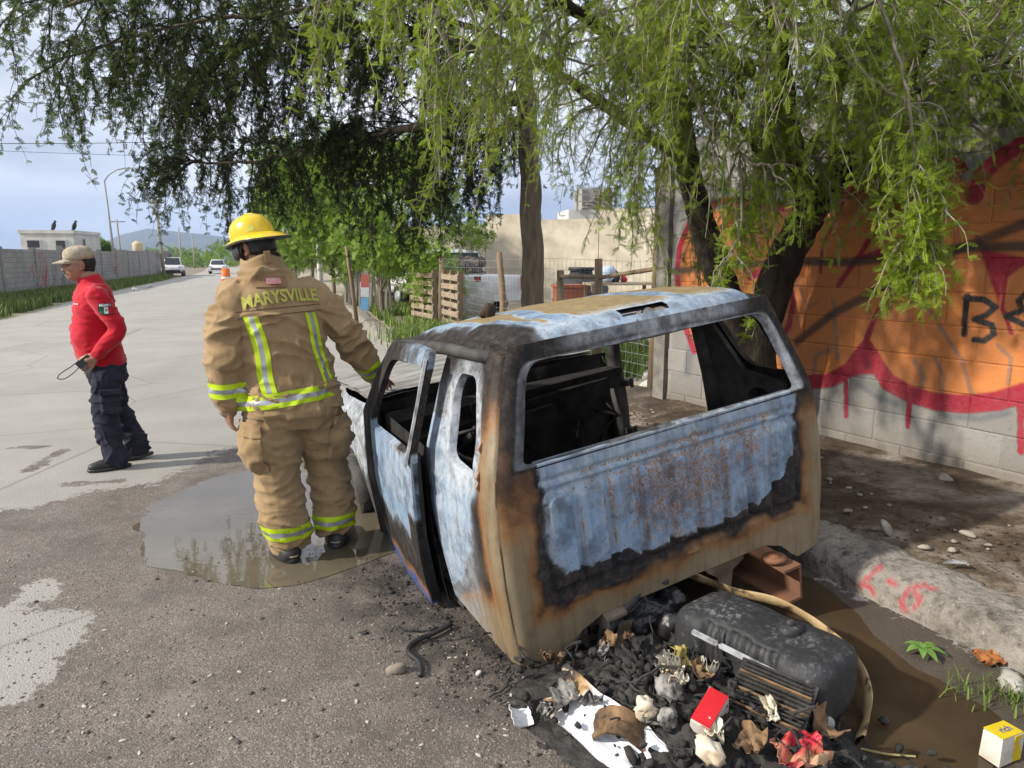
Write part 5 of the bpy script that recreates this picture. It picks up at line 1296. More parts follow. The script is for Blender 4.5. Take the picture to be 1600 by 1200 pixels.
for P_ in (w1, w2): t.spray(P_, .05, .10, (.2, .5), .075, .030, .070, .62, .85, 1.0, (0, 0, -.3), (.12, .34), .004, 0)
t.spray(w3, 0, .06, (.15, .40), .06, .022, .075, .85, .9, .8, (0, 0, -.4), (.08, .2), .003, 0); t.spray(w4, .35, .05, (.10, .26), .06, .020, .075, .86, .8, .8, (0, 0, -.3), (.07, .2), .003, 0); t.spray(w5, .1, .06, (.12, .42), .06, .024, .070, .80, .8, .8, (0, 0, -.3), (.08, .2), .003, 0)
t.spray(w6, .1, .09, (.3, .8), .08, .035, .070, .6, .8, .9, (0, 0, -.3), (.12, .35), .004, 0)
t.spray(w4, .0, .12, (.15, .35), .07, .025, .075, .75, .7, 1.0, (.1, 0, -.2), (.1, .3), .004, 0)
t.spray(lt, .58, .09, (.5, 1.1), .11, .050, .075, .50, .4); t.spray(rt_, .52, .048, (.5, 1.1), .10, .042, .075, .60, .42)
t.spray(l3, .35, .055, (.4, 1.0), .10, .045, .072, .60, .48, 1.2, (0, 0, 0)); t.spray(l4, .25, .065, (.4, .95), .10, .042, .075, .66, .48, 1.2, (.1, 0, 0))
t.spray(l6, .1, .045, (.5, 1.3), .09, .036, .072, .85, .6, 1.0, (0, 0, -.2)); t.spray(l7, .05, .085, (.5, 1.2), .11, .055, .072, .42, .65, 1.1, (0, 0, -.15)); t.spray(l8, .0, .036, (.5, 1.4), .10, .042, .08, .55, .42)  # left curtain: its sunlit look is put into a lighter leaf tone
l9 = t.limb([a_(1430, 170, 4.9), a_(1500, 190, 4.75), a_(1570, 170, 4.6), a_(1660, 140, 4.4)], .03, .01, 6); l10 = t.limb([a_(1240, 300, 5.1), a_(1180, 230, 4.9), a_(1130, 170, 4.7), a_(1060, 130, 4.5)], .025, .008, 6)
t.spray(l9, .0, .045, (.3, .7), .09, .036, .078, .66, .45); t.spray(l10, .0, .09, (.25, .5), .09, .038, .075, .55, .5)
l11 = t.limb([a_(1340, 240, 5.0), a_(1420, 150, 4.6), a_(1500, 120, 4.3), a_(1600, 90, 4.1)], .03, .01, 6); l12 = t.limb([a_(1272, 320, 5.1), a_(1220, 180, 4.6), a_(1120, 60, 4.3), a_(1040, -20, 4.1)], .03, .01, 6); l13 = t.limb([a_(1300, 280, 5.05), a_(1310, 150, 4.5), a_(1330, 40, 4.1), a_(1350, -60, 3.8)], .03, .01, 6)
for q_ in (l11, l12, l13): t.spray(q_, .12, .042, (.3, .85), .085, .036, .078, .68, .45, 1.2)
t.finish(mesq, MBARK, MTWIG, MLEAF, TNEAR)
NLEAF = len(t.P)

# ---- second mesquite: straight trunk behind the truck, dark weeping crown over the road
TB = Vector((.26, 8.5, .12)); o_ = TB
weep = empty('weeping_tree', tuple(TB), 0, 'tall weeping tree with straight grey trunk behind the truck, crown over the road', 'tree')
t = Tree(5); t.kS = .80; t.kG = 1.12
tk = t.limb([Vector((.03, 0, -.15)), a_(833, 470, 8.5), a_(830, 330, 8.48), a_(824, 200, 8.45), a_(812, 60, 8.4), a_(790, -120, 8.3)], .145, .09, 12, 7, .012)
t.finish(weep, MBARK2, MTWIGD, MLEAFD, TFAR) if False else None
wd = t.wood; t.wood = MB()
b1 = t.limb([a_(822, 150, 8.45), a_(760, 165, 8.2), a_(690, 190, 8.0), a_(610, 205, 7.8), a_(560, 230, 7.7)], .085, .02, 8)
b2 = t.limb([a_(812, 40, 8.4), a_(700, -20, 8.0), a_(540, -60, 7.7), a_(380, -60, 7.5), a_(230, -30, 7.3), a_(100, 10, 7.2)], .09, .02, 8)
b3 = t.limb([a_(815, 90, 8.4), a_(720, 70, 8.4), a_(600, 40, 8.5), a_(480, 50, 8.6), a_(370, 80, 8.7), a_(300, 130, 8.7)], .07, .015, 8)
b4 = t.limb([a_(790, -100, 8.3), a_(680, -160, 7.2), a_(560, -200, 6.6), a_(420, -210, 6.2)], .07, .02, 8)
b5 = t.limb([a_(822, 180, 8.45), a_(770, 210, 8.9), a_(700, 230, 9.3), a_(650, 270, 9.5), a_(620, 320, 9.6)], .06, .012, 8)
b6 = t.limb([a_(790, -100, 8.3), a_(900, -90, 8.2), a_(1000, -60, 8.1), a_(1080, -20, 8.0)], .06, .02, 8)
b7 = t.limb([a_(610, 205, 7.8), a_(500, 225, 7.6), a_(410, 250, 7.5), a_(330, 255, 7.4), a_(285, 250, 7.3)], .03, .006, 6)
b8 = t.limb([a_(600, -20, 7.7), a_(450, 20, 7.4), a_(330, 30, 7.2), a_(200, 60, 7.0), a_(70, 100, 6.9)], .03, .006, 6)
ag = dict(gap=.075, size=.085)
for P_, hu, st_p, L2, bi in ((b1, .25, .045, (.6, 1.5), (-.3, 0, -.1)), (b2, .60, .065, (.7, 1.7), (-.1, 0, -.1)), (b3, .25, .036, (.8, 1.9), (-.25, 0, -.15)), (b4, .55, .09, (.7, 1.6), (-.1, 0, -.1)), (b5, .22, .07, (.4, 1.0), (-.1, 0, -.3)), (b6, .4, .07, (.8, 1.7), (.1, 0, -.1)), (b7, .30, .06, (.35, .9), (-.1, 0, -.1)), (b8, .65, .085, (.4, 1.0), (-.1, 0, -.2))):
    t.spray(P_, .04, st_p * .9, L2, .105, .055, .075, hu, .55, 1.0, bi, (.2, .6), .008, .15)
limbs_ = t.wood; t.wood = wd; t.wood.add(limbs_.V, limbs_.F)
t.wood.build('trunk', [MBARK2], weep, True)
tag(t.twig.build('twigs', MTWIGD, weep), kind='stuff'); leaves('crown', t.P, t.D, t.S, t.H, TFAR, MLEAFD, weep)
NLEAF2 = len(t.P)

# ---- leafy roadside trees further along
def small_tree(base, h, rx, label, hue, seed, nl, lsize, trunk_r=.07, low=.25, mats=(MBARK2, MTWIG, MLEAFB)):
    rt0 = empty('roadside_tree', tuple(base), 0, label, 'tree', 'leafy trees along the roadside'); t = Tree(seed)
    tr0 = t.limb([Vector((0, 0, -.1)), Vector((t.r.uniform(-.1, .1), 0, h * .25)), Vector((t.r.uniform(-.2, .2), t.r.uniform(-.2, .2), h * .55)), Vector((t.r.uniform(-.3, .3), 0, h * .9))], trunk_r, trunk_r * .3, 8)
    blobs = []
    for i in range(16):
        z = h * t.r.uniform(low, .95); q = Vector((t.r.gauss(0, 1), t.r.gauss(0, 1), 0)); q = q.normalized() * rx * t.r.uniform(.2, .85) * math.sin(math.pi * min(.97, max(.12, (z / h - low * .7) / (1.05 - low * .7))))
        c_ = Vector((q.x, q.y, z)); blobs.append(c_); k = min(len(tr0) - 1, int(len(tr0) * max(.2, z / h - .2))); t.twig.tube([tr0[k], tr0[k].lerp(c_, .6) + Vector((0, 0, .1)), c_], [trunk_r * .35, trunk_r * .2, .006], 5, False)
    for i in range(nl):
        c_ = t.r.choice(blobs); v = t.rv(); v *= rx * .38 * t.r.random() ** .4; p = c_ + Vector((v.x, v.y, v.z * .8))
        t.P.append(tuple(p)); t.D.append(tuple(t.rv() + Vector((0, 0, -.4)))); t.S.append(lsize * t.r.uniform(.7, 1.3)); t.H.append(min(1, max(0, hue + .35 * (p.z / h - .5) + t.r.gauss(0, .15))))  # tone lightens with height: sunlit upper crown put into the leaf colour
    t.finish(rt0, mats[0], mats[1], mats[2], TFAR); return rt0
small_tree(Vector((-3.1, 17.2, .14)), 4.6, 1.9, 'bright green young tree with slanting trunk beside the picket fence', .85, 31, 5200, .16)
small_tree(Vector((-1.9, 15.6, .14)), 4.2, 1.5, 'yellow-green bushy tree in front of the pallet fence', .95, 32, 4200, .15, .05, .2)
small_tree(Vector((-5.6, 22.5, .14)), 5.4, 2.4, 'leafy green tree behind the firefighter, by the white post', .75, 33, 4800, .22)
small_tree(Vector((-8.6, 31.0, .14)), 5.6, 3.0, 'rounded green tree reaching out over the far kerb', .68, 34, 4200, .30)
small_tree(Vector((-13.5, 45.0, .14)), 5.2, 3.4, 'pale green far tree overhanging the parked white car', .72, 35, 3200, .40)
# ================================================================== far side of the road
def brickmat(name, c1, c2, mort, sc=1.0):
    b = NB(name); geo = b.n('NewGeometry'); pos = geo.outputs['Position']
    mpn = b.n('Mapping'); mpn.inputs['Rotation'].default_value = (R(90), 0, 0); sp = b.n('SeparateXYZ'); b.l(pos, sp.inputs[0])
    cx = b.n('CombineXYZ'); b.l(sp.outputs['Y'], cx.inputs[0]); b.l(sp.outputs['Z'], cx.inputs[1])
    bt = b.n('TexBrick'); bt.inputs['Scale'].default_value = 1; bt.inputs['Brick Width'].default_value = .40; bt.inputs['Row Height'].default_value = .20; bt.inputs['Mortar Size'].default_value = .012
    bt.inputs['Color1'].default_value = (*c1, 1); bt.inputs['Color2'].default_value = (*c2, 1); bt.inputs['Mortar'].default_value = (*mort, 1); b.l(cx.outputs[0], bt.inputs['Vector'])
    f = b.noise(.9, 5, .6, vec=pos); c = b.mix(b.ramp(f, [(.4, 0.0), (.7, .45)]), bt.outputs['Color'], (.16, .15, .14)); b.set(col=c, rough=.95, spec=.1); b.bump(bt.outputs['Fac'], -.4, .01); return b.m
MFARW = brickmat('far_block', (.34, .325, .31), (.28, .27, .255), (.20, .19, .18))
MPIL = simple('pilaster_concrete', (.27, .26, .245), (.20, .19, .18), 2, .95)
lw = empty('roadside_wall', (-17.0, 20, 0), 0, 'long grey concrete block wall with red scrawl along the far side of the road', 'wall')
WA, WB = Vector((-16.9, 19.6, 0)), Vector((-30.4, 61.5, 0)); wdv = (WB - WA).normalized(); wl = (WB - WA).length; wnv = Vector((wdv.y, -wdv.x, 0)); off0 = Vector(lw.location)
rotw = Matrix((wdv, -wnv, Vector((0, 0, 1)))).transposed()
def wtop(s): return 1.88 + .012 * s * .4
npan = 11
for i in range(npan):
    s0, s1 = wl * i / npan, wl * (i + 1) / npan; zt = wtop((s0 + s1) / 2) + (.12 if i % 3 == 1 else 0)
    k = MB().box(Vector((0, 0, 0)), (s1 - s0 - .24, .14, zt + .1), rotw); c_ = WA + wdv * (s0 + s1) / 2 - off0 + Vector((0, 0, (zt - .1) / 2)); k.V = [v + c_ for v in k.V]; k.build('wall_panel', MFARW, lw)
    k = MB().box(WA + wdv * s0 - off0 + Vector((0, 0, zt / 2)), (.22, .22, zt + .16), rotw); k.build('pilaster', MPIL, lw)
MSCR = simple('red_spray', (.42, .05, .06), (.36, .12, .11), 9, .8, 0); MSCRB = simple('dark_spray', (.10, .10, .11), (.2, .19, .19), 9, .8, 0)
def scrawl(s0, s1, z0, z1, m, n, seed):
    r_ = random.Random(seed)
    for q in range(n):
        P = []; s = r_.uniform(s0, s1); z = r_.uniform(z0, z1)
        for i in range(5): P.append((s, z)); s += r_.uniform(-.45, .5); z = min(z1, max(z0, z + r_.uniform(-.6, .6)))
        C = catmull([Vector((a, 0, c_)) for a, c_ in P], 4); V = []
        for i, p in enumerate(C):
            t_ = (C[min(i + 1, len(C) - 1)] - C[max(i - 1, 0)]).normalized(); nn = Vector((-t_.z, 0, t_.x)) * .028
            for k in (nn, -nn): w_ = p + k; V.append(WA + wdv * w_.x + wnv * .078 + Vector((0, 0, w_.z)) - off0)
        mk('scrawl', V, [(2 * i, 2 * i + 1, 2 * i + 3, 2 * i + 2) for i in range(len(C) - 1)], m, lw)
scrawl(11, 13.5, .4, 1.8, MSCR, 7, 3); scrawl(14.2, 15.6, .4, 1.7, MSCRB, 4, 4); scrawl(27, 29, .5, 1.7, MSCR, 5, 5); scrawl(20, 23, .5, 1.5, MSCRB, 4, 6)
# grass strip in front of it and other weeds: real blades, uncountable
def grass(name, pts, hmin, hmax, m, seed, wdt=.012, label=None, lean_=.35):
    r_ = np.random.RandomState(seed); P = np.asarray(pts, np.float32); n = len(P); h = r_.uniform(hmin, hmax, n); a = r_.uniform(0, 6.283, n); l = r_.uniform(.1, 1, n) * lean_ * h
    dx, dy = np.cos(a), np.sin(a); w = wdt * r_.uniform(.6, 1.4, n); V = np.zeros((n, 6, 3), np.float32)
    for k, (t_, ws_) in enumerate(((0, 1), (0, -1), (.55, .75), (.55, -.75), (1, .1), (1, -.1))):
        V[:, k, 0] = P[:, 0] + dx * l * t_ ** 1.8 - dy * w * ws_; V[:, k, 1] = P[:, 1] + dy * l * t_ ** 1.8 + dx * w * ws_; V[:, k, 2] = P[:, 2] + h * (t_ - .18 * t_ ** 3)
    b_ = np.arange(n)[:, None] * 6; F = np.concatenate([b_ + np.array([[0, 1, 3, 2]]), b_ + np.array([[2, 3, 5, 4]])])
    o = fastmesh(name, V.reshape(-1, 3), F, m, None, False, dict(hue=np.repeat(r_.uniform(0, 1, n), 6))); tag(o, kind='stuff'); return o
MGR = leaf_mat('grass_blade', (.07, .105, .025), (.21, .26, .075), .3); MGRY = leaf_mat('weed_blade', (.08, .13, .03), (.24, .33, .07), .3)
pts = []
for i in range(26000):
    y = rng.uniform(15, 62) if rng.random() < .55 else rng.uniform(15, 34); lx = leftx(y); wx = WA.x + (y - WA.y) * (WB.x - WA.x) / (WB.y - WA.y)
    u = rng.random() ** .8; x = lx - .25 + (wx + .15 - lx + .25) * u
    if fbm((x * .5, y * .5, 1), 3) > -.12 or u > .5: pts.append((x, y, -.05))
grass('roadside_grass', pts, .15, .55, MGR, 1, .022)
ver = mk('left_verge', [(leftx(y) + k, y, -.012 - .03 * j) for y in np.arange(-2, 70, 1.0) for j, k in enumerate((.12, -12))], [tuple(q) for q in grid_faces(72, 2)[:, ::-1]], simple('verge_soil', (.27, .24, .17), (.17, .17, .09), .8, .95)); tag(ver, kind='structure')
# ---- building, dark tree, water tank, birds
MWHI = simple('white_render', (.60, .59, .56), (.46, .45, .43), 1.2, .9, .15, 12, .01); MHOLE = simple('window_dark', (.03, .03, .035), (.05, .05, .05), 2, .5, 0)
def house(name, c, d, rz, wins, label, m, cat='building'):
    h = empty(name, c, rz, label, cat); MB().box((0, 0, d[2] / 2), d).build('walls', m, h); MB().box((0, 0, d[2] + .12), (d[0] + .16, d[1] + .16, .24)).build('parapet', m, h)
    for x, z, w_, h_, face in wins:
        if face == 'f': f_ = MB().box((x, -d[1] / 2 - .02, z), (w_ + .2, .10, h_ + .2)).build('window', m, h); MB().box((x, -d[1] / 2 - .06, z), (w_, .06, h_)).build('pane', MHOLE, f_)
        else: f_ = MB().box((d[0] / 2 + .02, x, z), (.10, w_ + .2, h_ + .2)).build('window', m, h); MB().box((d[0] / 2 + .06, x, z), (.06, w_, h_)).build('pane', MHOLE, f_)
    return h
bc = A(60, 405, 52); hs = house('white_house', (bc.x, bc.y + 3, 0), (3.5, 5.0, 3.35), R(10), [(-.9, 2.6, .8, .5, 'f'), (.9, 2.5, .6, .7, 'f'), (-.8, 2.6, .3, .8, 's')], 'white flat-roofed house with dark window holes behind the far wall', MWHI)
for (px, py), lb in (((77, 366), 'dark bird perched on the left part of the white house roof'), ((111, 380), 'dark bird perched on the right corner of the white house roof')):
    p = A(px, py, 52.3); bd0 = empty('perched_bird', (p.x, p.y + .6, 3.59), 0, lb, 'bird', 'birds on the white house'); m_ = simple('dark_feather', (.02, .02, .022), (.04, .04, .04), 20)
    MB().ell((0, 0, .30), (.14, .16, .30), (.0, .35, 0)).tube([(.0, 0, .02), (.02, 0, .2)], .03, 6).build('body', m_, bd0, True); MB().ell((.13, 0, .62), (.085, .08, .09)).tube([(.19, 0, .62), (.29, 0, .59)], [.03, .006], 6).build('head', m_, bd0, True); MB().box((-.16, 0, .05), (.06, .12, .25), (0, .5, 0)).build('tail', m_, bd0)
t = Tree(77); rb0 = empty('round_tree', tuple(A(148, 405, 62).xy) + (0,), 0, 'dense dark green round-topped tree behind the far wall', 'tree')
t.limb([Vector((0, 0, 0)), Vector((0, 0, 2.0))], .15, .08)
for i in range(5200):
    v = t.rv(); rr_ = t.r.random() ** .3; p = Vector((v.x * 1.55 * rr_, v.y * 1.4 * rr_, 2.35 + v.z * .95 * rr_)); t.P.append(tuple(p)); t.D.append(tuple(t.rv())); t.S.append(t.r.uniform(.18, .3)); t.H.append(min(1, max(0, .25 + .3 * v.z + t.r.gauss(0, .12))))  # upper leaves lighter, lower ones darker: light from above put into the tone
t.twig.tube([(0, 0, 1.5), (.5, .2, 2.4)], .04, 5); t.finish(rb0, MBARK2, MTWIGD, MLEAFB, TFAR)
wt = A(217, 405, 68); tk0 = empty('water_tank', (wt.x, wt.y, 0), 0, 'cream plastic water tank on a metal stand beyond the far wall', 'water tank'); mt_ = simple('cream_plastic', (.55, .47, .30), (.48, .40, .25), 2, .5, .05)
rings = [[Vector((r_ * math.cos(a), r_ * math.sin(a), z)) for a in np.linspace(0, 2 * math.pi, 24, endpoint=False)] for r_, z in ((.45, 2.15), (.47, 2.2), (.47, 2.9), (.44, 3.0), (.3, 3.1), (.2, 3.12), (.2, 3.2))]
MB().loft(rings).build('tank', mt_, tk0, True)
for x, y in ((-.4, -.4), (.4, -.4), (.4, .4), (-.4, .4)): MB().box((x, y, 1.05), (.07, .07, 2.1)).build('leg', MFRAME, tk0)
MB().box((0, 0, 2.12), (1.0, 1.0, .06)).build('platform', MFRAME, tk0)
hs2 = house('grey_shed', tuple(A(236, 405, 66).xy) + (0,), (3.0, 5.0, 2.0), R(18), [(.6, 1.0, .7, 1.9, 's')], 'low grey shed with a dark door at the end of the far wall', MPIL, 'shed')
# ---- poles and wires
MCON = simple('pole_concrete', (.36, .34, .31), (.28, .265, .24), 3, .9); MSTL = simple('galvanised', (.33, .34, .35), (.24, .25, .26), 4, .6, .1, metal=.3)
def pole(name, px, py, Y, h, r0, r1, label, cat, m, tilt=0, grp=None):
    p = A(px, py, Y); e_ = empty(name, (p.x, p.y, 0), 0, label, cat, grp); MB().tube([(0, 0, -.1), (tilt * .5, 0, h * .5), (tilt, 0, h)], [r0, (r0 + r1) / 2, r1], 10).build('pole', m, e_, True); return e_, Vector((p.x + tilt, p.y, h))
e_, tp1 = pole('street_lamp', 183, 437, 53.9, 7.2, .10, .06, 'tall grey street lamp with one curved arm at the far wall', 'street lamp', MSTL, -.25)
MB().tube([(-.25, 0, 7.15), (.1, 0, 7.6), (.8, -.1, 7.95), (1.5, -.2, 8.05)], .045, 6).build('arm', MSTL, e_, True); MB().box((1.75, -.2, 8.03), (.6, .22, .12), None, .8).build('lamp_head', MSTL, e_)
e_, tp2 = pole('utility_pole', 257, 433, 61.5, 6.6, .15, .10, 'pale concrete utility pole near the parked pickup', 'utility pole', MCON, -.2, 'utility poles'); MB().box((-.2, 0, 6.2), (1.3, .09, .1)).build('crossarm', MFRAME, e_); MB().tube([(-.45, 0, 5.2), (-.45, 0, 5.8)], .16, 10).build('transformer', MSTL, e_, True)
e_, tp3 = pole('utility_pole', 190, 405, 84, 6.0, .13, .09, 'thin utility pole with a crossarm behind the far wall', 'utility pole', MCON, -.15, 'utility poles'); MB().box((-.15, 0, 5.75), (1.9, .09, .1)).build('crossarm', MFRAME, e_)
for px, Y, lb in ((303, 120, 'small distant utility pole left of the far trees'), (283, 95, 'distant utility pole above the parked pickup')): pole('utility_pole', px, 405, Y, 5.6, .12, .08, lb, 'utility pole', MCON, 0, 'utility poles')
MWIRE = simple('wire', (.03, .03, .03), (.05, .05, .05), 5, .6, 0)
for i, (a, c_, sag, lb) in enumerate((((-40, 215, 30), (300, 212, 40), .3, 'lowest thick overhead cable under the tree crown'), ((-40, 228, 30), (320, 240, 40), .2, 'thin overhead wire below the thick cable'), ((-40, 145, 24), (420, 172, 34), .25, 'upper overhead wire crossing behind the leaves'), ((-40, 45, 20), (330, 160, 30), .3, 'highest overhead wire sloping down to the right'))):
    p, q = A(*a), A(*c_); p = p + (p - q) * .6; q = q + (q - p) * .5
    o = MB(); o.tube([p.lerp(q, t_) - Vector((0, 0, sag * 4 * t_ * (1 - t_))) for t_ in np.linspace(0, 1, 24)], .014 if i == 0 else .009, 5); tag(o.build('overhead_wire', MWIRE), lb, 'wire', 'overhead wires')
# ---- hills
ridge = [(-400, 400), (100, 397), (150, 385), (185, 368), (230, 357), (270, 361), (320, 366), (380, 375), (450, 384), (560, 392), (700, 396), (900, 397), (1300, 398), (2200, 400)]
HYd = 2600; V = []; rp_ = resample([A(px, py, HYd) for px, py in ridge], 25)
for j in range(7):
    for p in rp_:
        k = j / 6; q = Vector((p.x * (1 - .28 * k), HYd * (1 - .28 * k), max(-5, (p.z) * (1 - k) ** 1.2 + (30 * fbm((p.x * .004, k * 3, 1), 4)) * (1 if 0 < j < 6 else .25) * min(1, max(0, (p.z - 20) / 60)) - 6 * (j == 6)))); V.append(q)
hills = fastmesh('hills', np.array(V), grid_faces(7, len(rp_)), simple('hill_scrub', (.10, .11, .07), (.16, .14, .10), .01, .95, 0), None, True); tag(hills, kind='structure')
# ---- parked vehicles
def vehicle(name, loc, rz, label, col_, kind):
    v = empty(name, loc, rz, label, 'car' if kind == 'sedan' else 'pickup truck'); m = simple('car_paint_' + kind, col_, tuple(c * .9 for c in col_), 3, .3, 0, spec=.5); gl = simple('car_glass', (.02, .025, .03), (.03, .035, .04), 3, .1, 0); Lh, Wd = (2.15, .86) if kind == 'sedan' else (2.5, .88)
    prof = {'sedan': [(-2.15, .45, .62), (-2.1, .3, .9), (-1.4, .28, .98), (-.6, .28, .96), (.9, .28, .92), (1.7, .28, .85), (2.1, .3, .72), (2.16, .42, .6)], 'pickup': [(-2.5, .5, .95), (-2.45, .42, 1.0), (-.9, .4, 1.0), (-.5, .4, 1.02), (.9, .4, 1.02), (1.9, .4, .98), (2.4, .42, .9), (2.5, .5, .75)]}[kind]
    def ring(y, z0, z1, w): return [Vector((x * w, y, z)) for x, z in ((-.86, z0), (-1, z0 + .12), (-1, (z0 + z1) / 2), (-.96, z1 - .04), (-.8, z1), (.8, z1), (.96, z1 - .04), (1, (z0 + z1) / 2), (1, z0 + .12), (.86, z0))]
    MB().loft([ring(y, a, c_, Wd * (1 - .08 * (abs(y) / Lh) ** 4)) for y, a, c_ in prof]).build('body', m, v, True)
    cab = [(-1.75, .9, .70), (-1.1, 1.40, .60), (-.3, 1.46, .60), (.35, 1.42, .60), (1.05, .92, .72)] if kind == 'sedan' else [(-.75, 1.0, .76), (-.62, 1.62, .62), (.1, 1.68, .64), (.55, 1.64, .64), (1.2, 1.0, .78)]
    MB().loft([[Vector((-.78, y, .88)), Vector((-w, y, z)), Vector((w, y, z)), Vector((.78, y, .88))] for y, z, w in cab], True).build('cabin', m, v, True)
    for sg in (-1, 1):
        MB().prism([(sg * .775, cab[0][0] + .25, .98), (sg * .775, cab[-1][0] - .35, .98), (sg * .645, cab[-2][0], cab[-2][1] - .08), (sg * .645, cab[1][0] + .08, cab[1][1] - .08)], (sg * .02, 0, 0)).build('side_window', gl, v)
    for a, c_, s_ in ((cab[0], cab[1], -1), (cab[-1], cab[-2], 1)): MB().prism([(-.66, a[0] + s_ * .01, a[1] + .06), (.66, a[0] + s_ * .01, a[1] + .06), (.55, c_[0] + s_ * .04, c_[1] - .05), (-.55, c_[0] + s_ * .04, c_[1] - .05)], (0, s_ * .03, .015)).build('windscreen', gl, v)
    for x in (-1, 1):
        for y in (-1.35, 1.35): w_ = MB().tube([(x * (Wd - .2), y, .32), (x * (Wd + .01), y, .32)], .32, 20).build('wheel', MRUBB, v, True); MB().tube([(x * (Wd - .02), y, .32), (x * (Wd + .025), y, .32)], .18, 16).build('rim', MSTL, w_, True)
        MB().box((x * .66, Lh - .06, .72 if kind == 'sedan' else .82), (.3, .12, .14)).build('headlight', simple('lamp_clear', (.6, .6, .6), (.5, .5, .5), 5, .15, 0), v); MB().box((x * .72, -Lh + .03, .8), (.2 if kind == 'sedan' else .14, .10, .16 if kind == 'sedan' else .36), None).build('tail_light', simple('lamp_red', (.35, .01, .015), (.25, .01, .01), 5, .2, 0), v)
    MB().box((0, Lh - .0, .5), (1.3, .06, .16)).build('grille', MBLK, v); MB().box((0, Lh - .02, .36), (1.6, .14, .14)).build('bumper', MBLK if kind == 'pickup' else m, v); MB().box((0, -Lh + .02, .42), (1.6, .14, .16)).build('bumper', m, v)
    return v
c1 = G(272, 431.5); vehicle('parked_pickup', (c1.x, c1.y, 0), R(180 + 22), 'white pickup truck parked on the far left edge of the road', (.62, .62, .62), 'pickup'); c2 = G(329, 428); vehicle('parked_car', (c2.x, c2.y + 2, 0), R(180 + 20), 'small white car driving in the middle of the far road', (.66, .66, .66), 'sedan')
# ---- orange drum beside the far kerb
p = G(354, 447); dr = empty('traffic_drum', (p.x, p.y, 0), 0, 'orange traffic drum on the road behind the firefighter', 'drum'); MB().tube([(0, 0, .05), (0, 0, .5), (0, 0, 1.0)], [.27, .25, .22], 18).build('drum_body', simple('safety_orange', (.75, .16, .02), (.65, .13, .02), 5, .5, .05), dr, True); MB().tube([(0, 0, .0), (0, 0, .06)], .36, 18).build('rubber_base', MRUBB, dr, True)
for z in (.42, .72): MB().tube([(0, 0, z), (0, 0, z + .12)], [.258 - .03 * (z - .4) * 3, .25 - .03 * (z - .4) * 3], 18, False).build('reflective_band', simple('drum_band', (.7, .7, .68), (.6, .6, .58), 5), dr, True)

# ================================================================== right-hand verge: fence, pallets, yard
def fx(y): return 4.54 - .414 * y
MWOOD = simple('weathered_wood', (.26, .19, .125), (.15, .105, .07), 4, .9, .6, 24, .008, stretch=(4, 4, .5)); MWOOD2 = simple('pale_wood', (.36, .29, .21), (.22, .165, .115), 4, .9, .5, 24, .006, stretch=(1, 4, 4))
def fypx(px): r_ = (px - 800) / 1110 / .985; return 4.54 / (r_ + .414)
fen = empty('wire_fence', (fx(9), 9, .12), 0, 'wire mesh fence on rough wooden posts at the edge of the yard', 'fence'); fo = Vector(fen.location)
PY = [fypx(px) for px in (1020, 932, 872, 785, 690, 655)]
for i, (y, h) in enumerate(zip(PY, (2.35, 1.45, 1.3, 1.55, 1.5, 1.4))):
    q = Vector((fx(y), y, .1)) - fo; MB().tube([q + Vector((0, 0, -.15)), q + Vector((.02, .02, h * .5)), q + Vector((rng.uniform(-.05, .05), 0, h))], [.062 if i == 0 else .05, .055, .045], 9, True, .12).build('fence_post', MWOOD, fen, True)
q = Vector((fx(PY[0]), PY[0], 1.45)) - fo; q2 = Vector((fx(PY[2]), PY[2], 1.32)) - fo; MB().tube([q, q.lerp(q2, .5) - Vector((0, 0, .05)), q2], .025, 7).build('top_rail', MWOOD, fen, True)
wr = MB(); P0, P1 = Vector((fx(PY[0]), PY[0], 0)) - fo, Vector((fx(PY[4]), PY[4], 0)) - fo
for k in range(12): z = .16 + k * .125; wr.tube([P0.lerp(P1, t_) + Vector((0, 0, z + .02 * math.sin(t_ * 9 + k))) for t_ in np.linspace(0, 1, 14)], .0022, 3, False)
for k in range(62): b0 = P0.lerp(P1, (k + .5) / 62); wr.tube([b0 + Vector((0, 0, .12)), b0 + Vector((0, 0, 1.54))], .002, 3, False)
tag(wr.build('wire_mesh', MSTL, fen), kind='stuff')
def pallet(y, rz, label, sink=0, tilt=.06):
    pl = empty('pallet', (fx(y) - .14, y, .13), rz, label, 'pallet', 'wooden pallets standing as a fence')
    for k in range(7): MB().box((rng.uniform(-.01, .01), .0, .07 + k * .168), (1.2, .02, .10), (tilt * 0, rng.uniform(-.012, .012), 0)).build('slat', MWOOD2, pl)
    for x in (-.55, 0, .55): MB().box((x, .055, .6), (.085, .085, 1.2)).build('stringer', MWOOD, pl)
    for k in range(4): MB().box((0, .11, .1 + k * .33), (1.2, .02, .10)).build('back_slat', MWOOD2, pl)
fa = math.atan2(1, -.414)
pallet(fypx(672), fa - math.pi + .12, 'weathered pallet standing upright at the left end of the wire fence'); pallet(fypx(716), fa - math.pi - .05, 'weathered pallet standing upright between two fence posts')
pk = empty('picket_fence', (-3.4, 19.4, .13), 0, 'row of rough grey upright stakes beyond the pallets', 'fence')
for i in range(15):
    y = 17.6 + i * .42; q = Vector((fx(y) - .25, y, 0)) - Vector((-3.4, 19.4, 0)); h = rng.uniform(.95, 1.35); MB().box(q + Vector((0, 0, h / 2)), (.06, .16, h), (rng.uniform(-.12, .12), rng.uniform(-.05, .05), rng.uniform(-.3, .3)), .8, .008).build('stake', simple('grey_wood', (.30, .28, .25), (.16, .145, .125), 4, .95, .6, 24, .008, stretch=(4, 4, .5)), pk)
e_, _ = pole('leaning_post', 558, 505, 16.4, 1.7, .05, .04, 'slanting brown wooden post beside the grass verge', 'post', MWOOD, -.18); e_.location.z = .13
